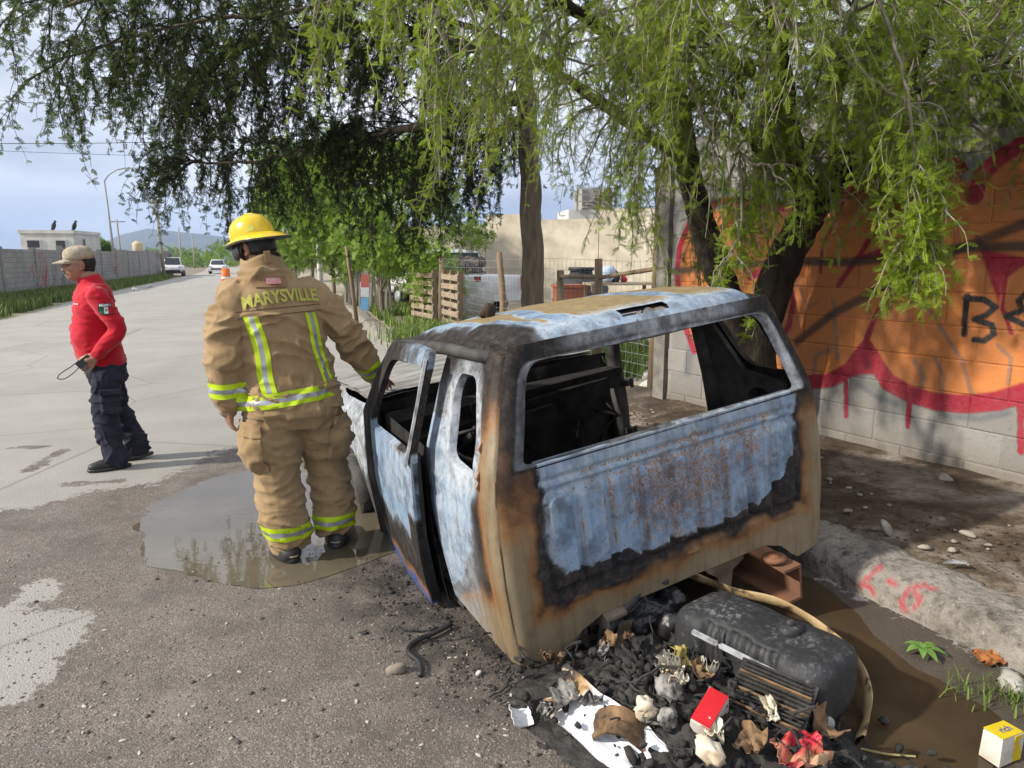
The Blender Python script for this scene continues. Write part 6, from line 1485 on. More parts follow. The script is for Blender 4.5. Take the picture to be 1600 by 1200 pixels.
e_, _ = pole('white_post', 503, 470, 24.5, 2.9, .09, .09, 'white painted concrete post among the roadside trees', 'post', MWHI, -.05); e_.location.z = .12
p = A(572, 478, 19.0); sg_ = empty('leaning_board', (p.x, p.y, .12), R(-15), 'blue, red and white painted board leaning on the stakes', 'board')
for z, c_, n_ in ((.25, (.08, .20, .34), 'blue_band'), (.6, (.34, .36, .38), 'white_band'), (.85, (.26, .06, .05), 'red_band')): MB().box((0, -.1 + z * .12, z), (.24, .02, .34), (-.12, 0, 0)).build(n_, simple(n_, c_, tuple(k * .8 for k in c_), 5), sg_)
# yard things
p = A(700, 405, 20.5); vehicle('yard_pickup', (p.x, p.y, .13), R(38), 'white pickup truck standing in the yard behind the pallets', (.60, .60, .58), 'pickup')
ldm = simple('junk_dark', (.05, .05, .055), (.16, .13, .11), 5, .9)
ld = MB()
for i in range(16): ld.rock((p.x + .55 + rng.uniform(-.7, .5), p.y - .9 + rng.uniform(-.5, .5), 1.0 + rng.uniform(0, .5)), (rng.uniform(.1, .3), rng.uniform(.1, .25), rng.uniform(.08, .2)), i)
tag(ld.build('scrap_load', ldm), 'heap of dark scrap piled on the yard pickup', 'scrap heap', None, 'stuff')
p = A(888, 452, 13.2); cbx = empty('brown_bin', (p.x, p.y, .13), R(15), 'square rust-brown plastic bin behind the wire fence', 'bin'); mbin = simple('brown_plastic', (.32, .10, .05), (.24, .075, .04), 4, .6, .1)
MB().box((0, 0, .46), (.42, .36, .92), None, 1.12).build('bin_body', mbin, cbx); MB().box((0, 0, .93), (.53, .46, .05)).build('rim', mbin, cbx)
p = A(908, 440, 15.5); wt = empty('black_water_tank', (p.x, p.y, .13), 0, 'black ribbed plastic water tank behind the brown bin', 'water tank'); MB().loft([[Vector((r_ * math.cos(a), r_ * math.sin(a), z)) for a in np.linspace(0, 2 * math.pi, 26, endpoint=False)] for r_, z in ((.6, 0), (.62, .1), (.58, .2), (.62, .3), (.58, .42), (.62, .54), (.58, .66), (.6, .8), (.5, .98), (.25, 1.1), (.24, 1.18))]).build('tank', MBLK, wt, True); MB().tube([(0, 0, 1.17), (0, 0, 1.24)], .28, 18).build('lid', MBLK, wt, True)
for i, (px, py, Y, d, lb, c_) in enumerate(((921, 445, 12.6, (.24, .2, .36), 'lumpy white sack leaning behind the wire fence post', (.62, .61, .58)), (948, 432, 13.8, (.2, .22, .16), 'pale blue plastic bundle in the yard', (.40, .50, .60)), (742, 470, 16.4, (.34, .3, .55), 'big white sack standing beside the yard pickup', (.62, .62, .60)), (975, 424, 13.8, (.07, .07, .07), 'red plastic lump on the yard table', (.5, .05, .05)), (958, 420, 13.8, (.16, .12, .13), 'dark lump on the yard table', (.05, .05, .05)))):
    q = A(px, py, Y); z_ = (d[2] * .85 + .13) if i in (0, 2) else 1.10 + d[2] * .85; o = MB().rock((0, 0, 0), d, i + 40, .22, 16, 11).build('sack', simple('sack_%d' % i, c_, tuple(k * .8 for k in c_), 6, .8, .5, 14, .03), None, True); o.name = 'bundle'; o.location = (q.x, q.y, z_); tag(o, lb, 'bundle')
q = A(968, 432, 13.8); sh_ = empty('junk_table', (q.x, q.y, .13), R(10), 'low wooden table holding odds and ends in the yard', 'table'); MB().box((0, 0, .95), (1.3, .6, .05)).build('table_top', MWOOD2, sh_)
for x in (-.6, .6):
    for y in (-.25, .25): MB().box((x, y, .47), (.06, .06, .93)).build('leg', MWOOD, sh_)
MBEI = simple('cream_render', (.60, .54, .43), (.40, .35, .27), 1.6, .9, .2, 6, .01)
yw0, yw1 = A(600, 405, 26), A(1030, 405, 23); yw = empty('cream_wall', (yw0.x, yw0.y, .1), 0, 'cream plastered wall closing the back of the yard', 'wall'); dv = (yw1 - yw0); dv.z = 0
for i in range(5):
    a = dv * (i / 5); c_ = dv * ((i + 1) / 5); h = 2.55 + (.25 if i in (2, 4) else 0) + .06 * i; n_ = Vector((-dv.y, dv.x, 0)).normalized() * .15
    MB().prism([a, c_ - dv * .002, c_ - dv * .002 + Vector((0, 0, h)), a + Vector((0, 0, h))], n_).build('wall_panel', MBEI, yw)
q = A(926, 405, 40); st0 = empty('unfinished_house', (q.x, q.y, 0), R(8), 'grey unfinished upper storey with outside stair above the cream wall', 'building'); mgr = simple('bare_concrete', (.33, .32, .30), (.24, .23, .22), 1, .9)
MB().box((.6, 1.5, 2.1), (4.0, 3.0, 4.2)).build('lower_storey', MWHI, st0); MB().box((.2, 1, 4.75), (1.7, 2, 1.1)).build('upper_storey', mgr, st0)
for k in range(7): MB().box((-.55 + k * .22, -.1, 4.3 + k * .17), (.24, .7, .05)).build('step', mgr, st0)
for x in (-.95, 1.2): MB().box((x, -.1, 4.8), (.1, .1, 1.4)).build('column', mgr, st0)
for z in (4.6, 4.95, 5.3): MB().box((.12, -.45, z), (2.2, .04, .05)).build('railing', mgr, st0)
# weeds and rubble along the kerb
pts = []
for i in range(9000):
    y = rng.uniform(9.5, 26); x = kerbx(y) + .45 + abs(rng.gauss(0, .9)); 
    if fbm((x * .9, y * .9, 3), 3) > -.05: pts.append((x, y, .12))
grass('verge_weeds', pts, .08, .34, MGRY, 4, .016)
pts = []
for cx_, cy_, rr_, n_ in ((A(968, 590, 8.6).x, 8.6, .20, 420), (A(985, 555, 10.4).x, 10.4, .32, 520), (A(650, 530, 12.2).x, 12.2, .3, 300), (A(700, 520, 13.0).x, 13.0, .3, 300)):
    for i in range(n_): pts.append((cx_ + rng.gauss(0, rr_), cy_ + rng.gauss(0, rr_), .15))
grass('grass_tufts', pts, .18, .46, MGRY, 5, .010, None, .6)
for i in range(14):
    px = rng.uniform(930, 1015); Y = rng.uniform(7.7, 11.5); x = A(px, 500, Y).x; d = (rng.uniform(.05, .16), rng.uniform(.05, .13), rng.uniform(.03, .07)); o = MB().rock((0, 0, 0), d, i, .3, 10, 7).build('rubble_stone', simple('white_rubble', (.55, .54, .51), (.38, .36, .33), 8, .95), None, True); o.location = (x, Y, .15 + d[2] * .5); tag(o, 'pale rubble stone lying on the verge beyond the truck', 'stone', 'rubble on the verge')
for i, (px, py, lb) in enumerate(((213, 455, 'white litter scrap on the kerb of the far verge'), (232, 449, 'pale litter scrap farther along the grass verge'), (17, 470, 'white litter scrap under the far wall at the left edge'))):
    q = G(px, py); o = MB().rock((0, 0, 0), (.22, .14, .08), i + 9, .4).build('litter_scrap', simple('litter_white', (.6, .62, .62), (.5, .52, .53), 9), None, True); o.location = (q.x, q.y, .05); tag(o, lb, 'litter')
# far-off scrub and street trees closing the view
t = Tree(99); fz = empty('distant_trees', tuple(A(300, 405, 150).xy) + (0,), 0, 'hazy line of far trees at the end of the road', 'trees'); fz['kind'] = 'stuff'
o_ = Vector(fz.location)
for i in range(2600):
    px = t.r.uniform(235, 620); Y = t.r.uniform(130, 190); q = A(px, 405, Y); h = 3.2 + 2.2 * fbm((px * .02, 0, 0), 3) + (1.5 if px > 330 else 0); t.P.append((q.x - o_.x, q.y - o_.y, t.r.uniform(0, max(.5, h)))); t.D.append(tuple(t.rv())); t.S.append(t.r.uniform(.8, 1.7)); t.H.append(t.r.uniform(.1, .8))
leaves('foliage', t.P, t.D, t.S, t.H, TFAR, MLEAFB, fz)
# ================================================================== burnt tank, rubbish heap, litter
b = NB('charred_tank'); f = b.noise(5, 6, .65); f2 = b.noise(38, 4, .7); st = b.noise(9, 4, .6, stretch=(1, 1, .25)); ge = b.n('NewGeometry'); sp = b.n('SeparateXYZ'); b.l(ge.outputs['Normal'], sp.inputs[0])
c = b.ramp(f, [(.3, (.016, .0165, .018)), (.7, (.038, .039, .041))])
c = b.mix(b.math('MULTIPLY', b.ramp(b.math('ADD', f2, b.math('MULTIPLY', sp.outputs['Z'], .10)), [(.60, 0.0), (.72, .8)]), b.ramp(f, [(.42, .1), (.62, 1.0)])), c, (.24, .235, .225)); c = b.mix(b.ramp(st, [(.62, 0.0), (.76, .4)]), c, (.17, .17, .17))
b.set(col=c, rough=.6, spec=.4); b.bump(b.math('ADD', f2, f), .4, .012); MTANK = b.m
TDv = Vector((.757, -.653, 0)); TSv = Vector((.653, .757, 0)); TC = Vector((.89, 2.33, 0))
tank = empty('fuel_tank', tuple(TC), R(-47), 'charred black plastic fuel tank lying on the rubbish behind the truck', 'fuel tank'); tank.scale = (.74, .95, 1.0)
def tring(x, ry, rz, zc, n=40, sag=0):
    out = []
    for k in range(n):
        a = 2 * math.pi * k / n; ca, sa = math.cos(a), math.sin(a); y = ry * math.copysign(abs(ca) ** .55, ca); z = zc + rz * math.copysign(abs(sa) ** .6, sa)
        if y < 0 and abs(sa) < .75 and abs(x + .02) < .20: y += .022 * sstep(.20, .17, abs(x + .02)) * (1 + .35 * math.sin(x * 95))     # ribbed recess
        p = Vector((x, y, z)); p += Vector((0, 1, 1)) * .012 * mn.noise(p * 7) + Vector((0, 0, 1)) * .022 * mn.noise(p * 3 + Vector((3, 1, 2))) * (sa > 0); out.append(p)
    return out
rings = [tring(x, .175 * k, .132 * k2, .155) for x, k, k2 in ((-.40, .45, .5), (-.385, .72, .74), (-.35, .90, .9), (-.30, .97, .97))] + [tring(x, .175, .135, .155) for x in np.linspace(-.26, .28, 40)] + [tring(x, .175 * k, .132 * k2, .155) for x, k, k2 in ((.32, .98, .97), (.355, .92, .9), (.38, .78, .76), (.395, .5, .5))]
MB().loft(rings).build('tank_body', MTANK, tank, True)
MB().tube([(.12, .02, .27), (.12, .02, .297), (.12, .02, .305)], [.055, .052, .035], 20).tube([(.12, .02, .30), (.12, .02, .318)], [.022, .018], 12).build('filler_cap', MTANK, tank, True)
rb_ = MB(); rb_.loft([[Vector((x, -.186, z)), Vector((x, -.186, z + .012)), Vector((x, -.17, z + .014)), Vector((x, -.17, z - .002))] for x, z in zip(np.linspace(-.24, .2, 10), np.linspace(.232, .212, 10))], True); rb_.build('rim_ledge', MASH, tank)
MB().box((.285, -.178, .12), (.045, .012, .022), (.0, .1, 0)).build('plate', simple('label_white', (.62, .60, .55), (.5, .48, .44), 20), tank)
V, F = text_mesh('C', .02, .0003); mk('plate_letter', [Vector((.285 + v.x, -.1855, .113 + v.y)) for v in V], F, MBLK, tank)
MB().tube([(.37, -.10, .085), (.40, -.115, .085)], .024, 16).build('plug', simple('plug_grey', (.42, .41, .38), (.3, .3, .28), 20), tank, True)
# bent yellow-tan strip of trim behind the tank
b = NB('scorched_trim'); f = b.noise(8, 5, .7); b.set(col=b.ramp(f, [(.34, (.46, .35, .19)), (.56, (.36, .25, .12)), (.64, (.08, .05, .03)), (.72, (.02, .018, .015))]), rough=.7); b.bump(b.noise(30, 4), .3, .006)
P = [A(1055, 885, 2.98), A(1095, 905, 2.90), A(1150, 925, 2.78), A(1210, 940, 2.68), A(1265, 968, 2.58), A(1310, 1005, 2.46), A(1345, 1045, 2.34), A(1356, 1085, 2.24), A(1350, 1130, 2.13), A(1343, 1160, 2.04)]
C = catmull(P, 6); V = []
for i, p in enumerate(C):
    w_ = (.036 if i > 34 else .046) + .005 * math.sin(i * .45); t_ = (C[min(i + 1, len(C) - 1)] - C[max(i - 1, 0)]).normalized(); k = i / len(C); up = Vector((-.2, -.75, .35)).lerp(Vector((.1, -.1, 1)), .25) ; up = (up - t_ * up.dot(t_)).normalized(); nn = t_.cross(up)
    wv = .004 * math.sin(i * .5)
    V += [p + up * w_ + nn * wv, p + nn * .012 + nn * wv, p - up * w_ + nn * wv, p - up * w_ - nn * .004, p - nn * .004, p + up * w_ - nn * .004]
F = []
for i in range(len(C) - 1):
    for k in range(6): F.append((i * 6 + k, i * 6 + (k + 1) % 6, i * 6 + 6 + (k + 1) % 6, i * 6 + 6 + k))
tag(mk('trim_strip', V, F, b.m, None, True), 'long bent yellowish trim strip curling behind the burnt fuel tank', 'trim strip')
MB_ = MB
# heap of charred rubbish: one uncountable mass
MCHAR = simple('char', (.014, .013, .0125), (.05, .046, .042), 16, .75, .8, 60, .012, spec=.35); MASHY = simple('ash_crust', (.30, .29, .27), (.06, .055, .05), 22, .95, .7, 70, .01, lo=.4, hi=.62); MBRN = simple('scorched_card', (.28, .17, .09), (.06, .04, .025), 12, .9, .4, 50, .004); MCRM = simple('cream_foam', (.62, .56, .44), (.42, .30, .18), 10, .85, .4, 40, .006, lo=.45, hi=.75)
def hz(x, y):
    d = Vector((x, y, 0)) - Vector((.60, 2.11, 0)); u = d.dot(TDv); v = d.dot(TSv); return .16 * math.exp(-(u / .42) ** 2 - (v / .25) ** 2)
V = []; n_ = 150
for i in range(n_):
    for j in range(n_):
        u = -.85 + 1.7 * i / (n_ - 1); v = -.55 + 1.1 * j / (n_ - 1); p = Vector((.60, 2.11, 0)) + TDv * u + TSv * v; k = math.exp(-(u / .55) ** 4 - (v / .33) ** 4)
        p.z = hz(p.x, p.y) * 1.0 + k * (.06 * abs(mn.noise(p * 11)) + .045 * abs(mn.noise(p * 29)) + .02 * abs(mn.noise(p * 63)) + .03 * mn.noise(p * 5)) - .012 * (1 - k) - .004; V.append(p)
heap = fastmesh('charred_heap', np.array(V), grid_faces(n_, n_), MCHAR, None, False); tag(heap, kind='stuff', label='mound of charred rubbish and ash behind the burnt truck', cat='rubbish heap')
def crumple(name, c, d, m, seed, rot=(0, 0, 0), amp=.03, nu=14, th=.004, parent=None, curl=0):
    """thin bent sheet with thickness"""
    M = Euler(rot).to_matrix(); o = Vector((seed * 2.7, seed, 0)); V = []
    for k in (0, -1):
        for i in range(nu):
            for j in range(nu):
                u, v = i / (nu - 1) - .5, j / (nu - 1) - .5; e_ = 1 + .15 * mn.noise(Vector((u * 5, v * 5, seed)))
                q = Vector((u * d[0] * e_, v * d[1] * e_, amp * (mn.noise(Vector((u * 4, v * 4, 0)) + o) + .5 * mn.noise(Vector((u * 11, v * 11, 0)) + o)) + curl * (u * u) + k * th)); V.append(Vector(c) + M @ q)
    q = grid_faces(nu, nu); n2 = nu * nu; F = [tuple(x) for x in q] + [tuple(x[::-1] + n2) for x in q]
    bo = [i * nu for i in range(nu)] + [(nu - 1) * nu + j for j in range(1, nu)] + [i * nu + nu - 1 for i in range(nu - 2, -1, -1)] + [j for j in range(nu - 2, 0, -1)]
    for a, c_ in zip(bo, bo[1:] + bo[:1]): F.append((a, c_, c_ + n2, a + n2))
    return mk(name, V, F, m, parent, True)
sc = MB()
for i in range(340):
    u, v = rng.gauss(0, .33), rng.gauss(0, .17); p = Vector((.60, 2.11, 0)) + TDv * u + TSv * v; s_ = rng.uniform(.005, .020); sc.rock((p.x, p.y, hz(p.x, p.y) + .02 + rng.uniform(0, .04)), (s_ * rng.uniform(.8, 2), s_, s_ * rng.uniform(.5, 1)), i, .5, 7, 5)
tag(sc.build('charred_lumps', MCHAR, None, True), kind='stuff')
# tangled burnt strips and wires
sw = MB()
for i in range(70):
    u, v = rng.gauss(-.02, .35), rng.gauss(.02, .17); p = Vector((.60, 2.11, 0)) + TDv * u + TSv * v; p.z = hz(p.x, p.y) + rng.uniform(.02, .09); P = [p]
    d = Vector((rng.gauss(0, 1), rng.gauss(0, 1), rng.gauss(.2, .5))).normalized()
    for k in range(5): d = (d + Vector((rng.gauss(0, .5), rng.gauss(0, .5), rng.gauss(-.15, .4)))).normalized(); q = P[-1] + d * .035; q.z = max(.01, q.z); P.append(q)
    sw.tube(P, rng.uniform(.002, .006), 5)
tag(sw.build('burnt_strips', MCHAR), kind='stuff')
for i in range(34):
    u, v = rng.gauss(-.05, .36), rng.gauss(0, .17); p = Vector((.60, 2.11, 0)) + TDv * u + TSv * v; m = (MCHAR, MBRN, MASHY, MCRM, MCHAR)[i % 5]; nm = {'char': ('burnt_flake', 'curled black burnt flake in the rubbish heap', 'black flakes in the heap'), 'scorched_card': ('scorched_card', 'brown scorched scrap of card in the rubbish heap', 'scorched card in the heap'), 'ash_crust': ('ash_flake', 'grey ash-covered flake in the rubbish heap', 'ash flakes in the heap'), 'cream_foam': ('cream_scrap', 'cream half-burnt scrap in the rubbish heap', 'cream scraps in the heap')}[m.name]
    s_ = rng.uniform(.045, .11) * (.75 if m is MCRM else 1); o = crumple(nm[0], (0, 0, 0), (s_, s_ * rng.uniform(.5, .9)), m, i, (0, 0, 0), .035, 10, .004, None, rng.uniform(0, .5) * s_ * 4); o.location = (p.x, p.y, hz(p.x, p.y) + .065); o.rotation_euler = (rng.uniform(-.7, .7), rng.uniform(-.7, .7), rng.uniform(0, 6)); tag(o, nm[1], 'scrap', nm[2])
# melted black lump and thick hose where the heap meets the truck
ml = MB(); c0 = A(1045, 945, 2.78)
for i in range(16): ml.rock(c0 + Vector((rng.gauss(0, .10), rng.gauss(0, .06), rng.gauss(-.05, .06))), (rng.uniform(.04, .10), rng.uniform(.03, .07), rng.uniform(.03, .08)), i + 5, .5, 12, 8)
lump = link('melted_plastic', remesh(ml, .009, 2, .5, folds(4, .012, (14, 14, 20), .01)), simple('melted_black', (.016, .016, .017), (.04, .04, .042), 14, .35, .5, 40, .01, spec=.5), None, True); tag(lump, 'glossy lump of melted black plastic between the truck and the tank', 'melted plastic')
hp = [A(1040, 905, 2.80), A(1005, 915, 2.76), A(980, 945, 2.70), A(955, 975, 2.66), A(942, 1005, 2.62)]; tag(MB().tube(catmull(hp, 6), [.026] * 13 + [.024] * 12, 14).build('burnt_hose', simple('hose_black', (.03, .03, .032), (.07, .07, .07), 12, .5, .4, 50, .004), None, True), 'thick burnt black hose hanging down under the truck', 'hose')
q = A(945, 1022, 2.60); o = crumple('metal_flap', (0, 0, 0), (.09, .05), MASH, 3, (0, 0, 0), .02); o.location = q; o.rotation_euler = (.4, .3, -.5); tag(o, 'small silvery metal flap at the end of the burnt hose', 'metal scrap')
for px, py, Y, d, rot, lb, m in ((985, 965, 2.75, (.03, .16, .20), (.1, .1, .4), 'dented tan metal bracket standing under the truck edge', MFRAME),):
    o = crumple('metal_bracket', (0, 0, 0), (.14, .2), m, 8, (0, 0, 0), .02, 12, .006); o.location = A(px, py, Y); o.rotation_euler = (1.3, .2, .5); tag(o, lb, 'metal scrap')
# white appliance panel, its end scorched brown
b = NB('enamel_panel'); f = b.noise(6, 5, .6); xx = b.n('SeparateXYZ'); b.l(b.co(), xx.inputs[0]); k = b.math('ADD', b.math('MULTIPLY', xx.outputs['X'], -3.0), b.math('MULTIPLY', b.math('SUBTRACT', f, .5), 1.1)); c = b.ramp(k, [(.20, (.62, .63, .66)), (.42, (.60, .58, .54)), (.55, (.36, .22, .10)), (.72, (.05, .035, .025))]); b.set(col=c, rough=.35, spec=.5); b.bump(f, .1, .01)
wpn = crumple('enamel_sheet', (0, 0, 0), (.46, .17), b.m, 2, (0, 0, 0), .014, 24, .008, None, -.16); q = A(935, 1140, 1.93); wpn.location = (.285, 2.04, .088); wpn.rotation_euler = (.62, .12, R(-50)); tag(wpn, 'curved white enamel panel with one scorched brown end at the heap edge', 'panel')
o = crumple('corrugated_card', (0, 0, 0), (.16, .09), MBRN, 6, (0, 0, 0), .012, 16, .008, None, -.3); o.location = A(965, 1125, 1.97); o.rotation_euler = (.5, 0, R(-20)); tag(o, 'scorched brown corrugated cardboard lying on the white panel', 'cardboard')
cg = empty('burnt_cardboard', A(1205, 1085, 2.03), R(-38), 'blackened corrugated cardboard sheet fanned out below the fuel tank', 'cardboard'); cg.rotation_euler = (.5, .1, R(-35))
for k in range(13): MB().box((0, -.09 + k * .014, .004 * math.sin(k)), (.24 - .006 * abs(k - 6), .006, .012)).build('corrugation', MBRN if k % 4 == 1 else MCHAR, cg)
MB().box((0, -.005, -.010), (.24, .19, .004)).build('backing', MCHAR, cg)
# red and white carton
def carton(name, c, d, rot, top, side_, label, texts, stripe=None):
    e_ = empty(name, c, 0, label, 'box'); e_.rotation_euler = rot; MB().box((0, 0, 0), d, None, 1, .004).build('carton_body', side_, e_); MB().box((0, 0, d[2] / 2 + .0025), (d[0] * .99, d[1] * .99, .003), None, 1, .001).build('top_face', top, e_)
    if stripe: MB().box((d[0] * .28, -d[1] / 2 - .002, 0), (d[0] * .42, .002, d[2] * .98)).build('colour_panel', stripe, e_)
    for tx, sz, x, z, m_, fc in texts:
        V, F = text_mesh(tx, sz, .0004)
        if fc == 'front': W_ = [Vector((x + v.x, -d[1] / 2 - .0042, z + v.y)) for v in V]
        elif fc == 'top': W_ = [Vector((x + v.x, z + v.y, d[2] / 2 + .0052)) for v in V]
        else: W_ = [Vector((d[0] / 2 + .003, x + v.x, z + v.y)) for v in V]
        mk('print', W_, F, m_, e_)
    return e_
MREDC = simple('red_card', (.52, .012, .02), (.42, .01, .018), 10, .5, .1, 40, .002); MWHC = simple('white_card', (.60, .56, .50), (.34, .26, .19), 9, .7, .1, 40, .002, lo=.5, hi=.8); MYEL = simple('yellow_card', (.66, .50, .01), (.55, .4, .02), 10, .5, .1); MBLU = simple('blue_ink', (.02, .06, .35), (.02, .05, .3), 10); MMAR = simple('maroon_ink', (.12, .02, .03), (.1, .02, .02), 10)
carton('red_box', A(1108, 1122, 1.98), (.062, .13, .105), (.35, .15, R(-38)), MREDC, MWHC, 'crushed red and white carton lying in the charred heap', [], MREDC)
q = G(1566, 1190, .0); carton('yellow_box', (1.535, 2.0, .052), (.10, .062, .088), (0, .05, R(24)), MYEL, MWHC, 'small yellow and white carton standing at the gutter edge', [('rich', .034, .006, -.012, MBLU, 'top')], MYEL)
MB
for i, (px, py, Y, d, lb, m) in enumerate(((1007, 1106, 2.0, (.034, .030, .03), 'round cream foam chunk on the charred heap', MCRM), (1110, 1175, 1.84, (.045, .03, .035), 'crumpled cream bag at the front of the heap', MCRM), (1045, 1075, 2.06, (.05, .035, .028), 'pale scorched tin on top of the heap', MASHY), (1042, 1120, 1.97, (.03, .03, .03), 'small ashy ball beside the foam chunk', MASHY))):
    o = MB().rock((0, 0, 0), d, i + 70, .6, 16, 11).build('chunk', m, None, True); o.name = 'foam_chunk'; p = A(px, py, Y); o.location = (p.x, p.y, max(p.z, .03)); tag(o, lb, 'chunk')
o = crumple('red_wrapper', (0, 0, 0), (.16, .11), simple('red_film', (.48, .02, .04), (.45, .28, .16), 7, .4, .2, 30, .006, lo=.42, hi=.6), 5, (0, 0, 0), .05, 16, .003); o.location = A(1252, 1172, 1.86); o.rotation_euler = (.35, .1, .4); tag(o, 'crinkled red and tan plastic wrapper in the heap', 'wrapper')
o = crumple('yellow_leaf_scrap', (0, 0, 0), (.05, .13), simple('yellow_scrap', (.42, .34, .10), (.20, .16, .05), 14, .7), 15, (0, 0, 0), .03, 12); o.location = A(1070, 1040, 2.18); o.rotation_euler = (.9, .2, .5); tag(o, 'yellowish half-burnt wrapper standing up in the heap', 'wrapper')
# loose pieces on the road
o = crumple('white_shard', (0, 0, 0), (.075, .065), simple('shard_white', (.66, .66, .66), (.55, .55, .55), 10, .4), 4, (0, 0, 0), .012, 10, .004, None, .10); o.location = G(810, 1122, .022); o.rotation_euler = (.5, .3, .4); tag(o, 'small curved white shard on the wet road', 'shard')
for i, (px, py, d, lb, m) in enumerate(((886, 1053, (.036, .026, .022), 'pale stone beside the white panel and the truck corner', (.42, .36, .28)), (1582, 1068, (.065, .045, .035), 'pale grey stone at the kerb by the right edge', (.42, .40, .36)), (620, 1045, (.04, .03, .02), 'dusty grey clod on the road left of the truck', (.24, .20, .16)), (862, 1068, (.014, .012, .01), 'tiny pale pebble near the truck corner', (.45, .42, .36)), (748, 1052, (.014, .012, .01), 'tiny white pebble in the ash left of the truck corner', (.5, .48, .44)))):
    o = MB().rock((0, 0, 0), d, i + 20, .3, 12, 8).build('loose_stone', simple('loose_stone_%d' % i, m, tuple(k * .7 for k in m), 20, .95, .4, 60, .004), None, True); o.location = G(px, py, d[2] * .6); tag(o, lb, 'stone')
rk = MB().rock((0, 0, 0), (.034, .03, .04), 31, .4, 14, 10).build('roof_stone', simple('brown_stone', (.075, .05, .035), (.035, .025, .02), 20, .95, .6, 60, .006), None, True); rk.location = TR @ (roofp(-.60, .75) + Vector((0, 0, .028))); tag(rk, 'rough dark brown stone lying on the truck roof', 'stone')
tag(MB().tube(catmull([G(705, 975, .02), G(680, 988, .02), G(648, 1003, .015), G(638, 1018, .012), G(655, 1035, .012), G(657, 1055, .012)], 6), .011, 8).build('cable', MRUBB, None, True), 'short black cable lying on the road beside the truck', 'cable')
# orange-brown leaf of rusted tin, small plant
o = crumple('rust_flake', (0, 0, 0), (.11, .07), simple('orange_rust', (.42, .16, .05), (.26, .09, .03), 12, .9), 9, (0, 0, 0), .02, 12, .004); o.location = G(1547, 1026, .03); o.rotation_euler = (.3, .1, .2); tag(o, 'orange rusty flake at the foot of the kerb', 'flake')
pl = empty('weed_plant', G(1440, 1022, .0), 0, 'small bright green weed growing in the gutter', 'plant')
for k in range(9):
    a = k * 2.4; L_ = .05 + .02 * (k % 3); d = Vector((math.cos(a), math.sin(a), .0)); V = []
    for t_ in np.linspace(0, 1, 6):
        w_ = .016 * math.sin(math.pi * min(1, t_ * .9 + .08)); p = d * L_ * t_ + Vector((0, 0, .028 + .05 * t_ - .06 * t_ * t_)); s_ = Vector((-d.y, d.x, 0)) * w_; V += [p - s_, p + Vector((0, 0, -.003)), p + s_]
    F = []
    for i in range(5): F += [(i * 3, i * 3 + 1, i * 3 + 4, i * 3 + 3), (i * 3 + 1, i * 3 + 2, i * 3 + 5, i * 3 + 4)]
    mk('leaf', V, F, simple('weed_leaf', (.13, .24, .05), (.09, .17, .035), 20, .6), pl, True)
MB().tube([(0, 0, 0), (0, 0, .03)], .003, 5).build('stem', simple('weed_leaf', (.1, .2, .04)), pl)
grass('gutter_grass', [(G(1545, 1085).x + rng.gauss(0, .07), G(1545, 1085).y + rng.gauss(0, .05), 0) for i in range(70)] + [(G(1595, 1095).x + rng.gauss(0, .05), G(1595, 1095).y + rng.gauss(0, .05), 0) for i in range(60)], .03, .10, MGRY, 8, .003, None, .9)
tag(MB().tube(catmull([G(1345, 1170, .01), G(1385, 1178, .02), G(1430, 1182, .01)], 5), .004, 5).build('dry_stalk', simple('straw', (.42, .34, .16), (.3, .24, .1), 20), None), 'dry straw stalk floating in the gutter puddle', 'stalk')
# crumbs of char, grit and gravel on the road: uncountable
def scatter(name, n, fpos, smin, smax, m, seed, flat=.6, sides=1):
    r_ = np.random.RandomState(seed); base = MB().rock((0, 0, 0), (1, 1, 1), seed, .45, 6, 4); B = np.array(base.V, np.float32); Q = np.array([f for f in base.F], np.int32); V = np.zeros((n, len(B), 3), np.float32)
    for i in range(n):
        x, y, z = fpos(r_); s_ = r_.uniform(smin, smax) ** 1; a = r_.uniform(0, 6.283); ca, sa = math.cos(a), math.sin(a); q = B * np.array([s_ * r_.uniform(.7, 1.8), s_, s_ * flat]); V[i] = np.stack([q[:, 0] * ca - q[:, 1] * sa + x, q[:, 0] * sa + q[:, 1] * ca + y, q[:, 2] + z + s_ * flat * .4], 1)
    F = (Q[None] + (np.arange(n) * len(B))[:, None, None]).reshape(-1, 4); o = fastmesh(name, V.reshape(-1, 3), F, m); tag(o, kind='stuff'); return o
LN = [G(*p) for p in ((600, 880), (660, 930), (720, 985), (790, 1040), (860, 1060), (930, 1070))]
def near(r_):
    k = r_.uniform(0, 4.999); i = int(k); p = LN[i].lerp(LN[i + 1], k - i); return p.x + r_.normal(-.05, .13), p.y + r_.normal(-.02, .13), 0
scatter('char_crumbs', 900, near, .002, .007, MCHAR, 3, .45); scatter('char_chunks', 40, near, .006, .016, MCHAR, 4, .5)
def anywhere(r_):
    while True:
        p = G(r_.uniform(0, 1150), r_.uniform(860, 1199)); 
        if p.x < kerbx(p.y) - .1: return p.x, p.y, 0
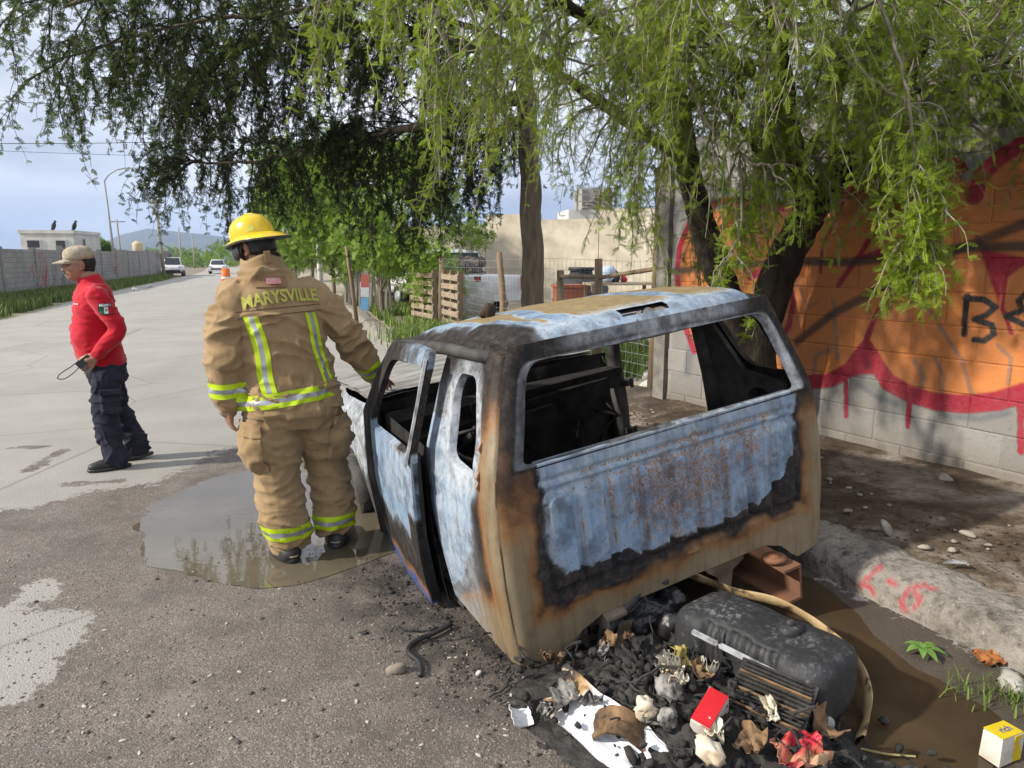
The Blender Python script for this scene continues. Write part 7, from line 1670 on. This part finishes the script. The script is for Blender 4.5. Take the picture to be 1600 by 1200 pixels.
scatter('road_grit', 1900, anywhere, .0015, .0055, simple('grit', (.30, .26, .22), (.12, .10, .085), 30, .95, 0), 5); scatter('road_chips', 80, anywhere, .004, .010, simple('dark_grit', (.05, .043, .037), (.10, .085, .07), 30, .9, 0), 6); scatter('pale_chips', 120, anywhere, .003, .008, simple('pale_grit', (.48, .44, .38), (.36, .32, .27), 30, .9, 0), 9)
def onpav(r_):
    y = r_.uniform(2.4, 7.0); a, c_ = kerbx(y) + .38, wallx(y + .7); return a + (c_ - a) * r_.uniform(0, 1), y, .165
scatter('pavement_litter', 900, onpav, .003, .012, simple('leaf_litter', (.10, .065, .04), (.05, .035, .025), 20, .95, 0), 7, .5); scatter('pavement_stones', 110, onpav, .008, .025, simple('pav_stone', (.36, .32, .27), (.22, .19, .16), 20, .95), 8, .6)
for i, (px, py, lb) in enumerate(((1478, 752, 'pale flat stone on the pavement below the wall'), (1385, 825, 'small pale stone on the dirty pavement'))):
    o = MB().rock((0, 0, 0), (.055, .04, .02), i + 90, .3, 12, 8).build('pavement_stone', simple('pav_stone', (.36, .32, .27)), None, True); o.location = G(px, py, .19); tag(o, lb, 'stone')
o = MB(); q = G(1475, 880, .175)
for k in range(5): o.tube([q + Vector((.01 * k, 0, 0)), q + Vector((.05 + .01 * k, -.01 * k + .02, .008)), q + Vector((.10, .012 * (k - 2), .002))], .004, 5)
tag(o.build('grey_rag', simple('rag_grey', (.30, .30, .31), (.2, .2, .2), 20), None), 'frayed grey rag strip on the pavement beside the kerb', 'rag')
# ================================================================== thin summer haze over the whole place
hm = bpy.data.materials.new('haze_air'); hm.use_nodes = True; ht = hm.node_tree; ht.nodes.clear()
ho = ht.nodes.new('ShaderNodeOutputMaterial'); hv_ = ht.nodes.new('ShaderNodeVolumePrincipled'); hv_.inputs['Color'].default_value = (.40, .58, .92, 1); hv_.inputs['Density'].default_value = .00026; hv_.inputs['Anisotropy'].default_value = .1
ht.links.new(hv_.outputs[0], ho.inputs['Volume'])
hz_ = MB().box((0, 1800, 120), (9000, 4200, 246)).build('haze', hm); tag(hz_, kind='stuff')
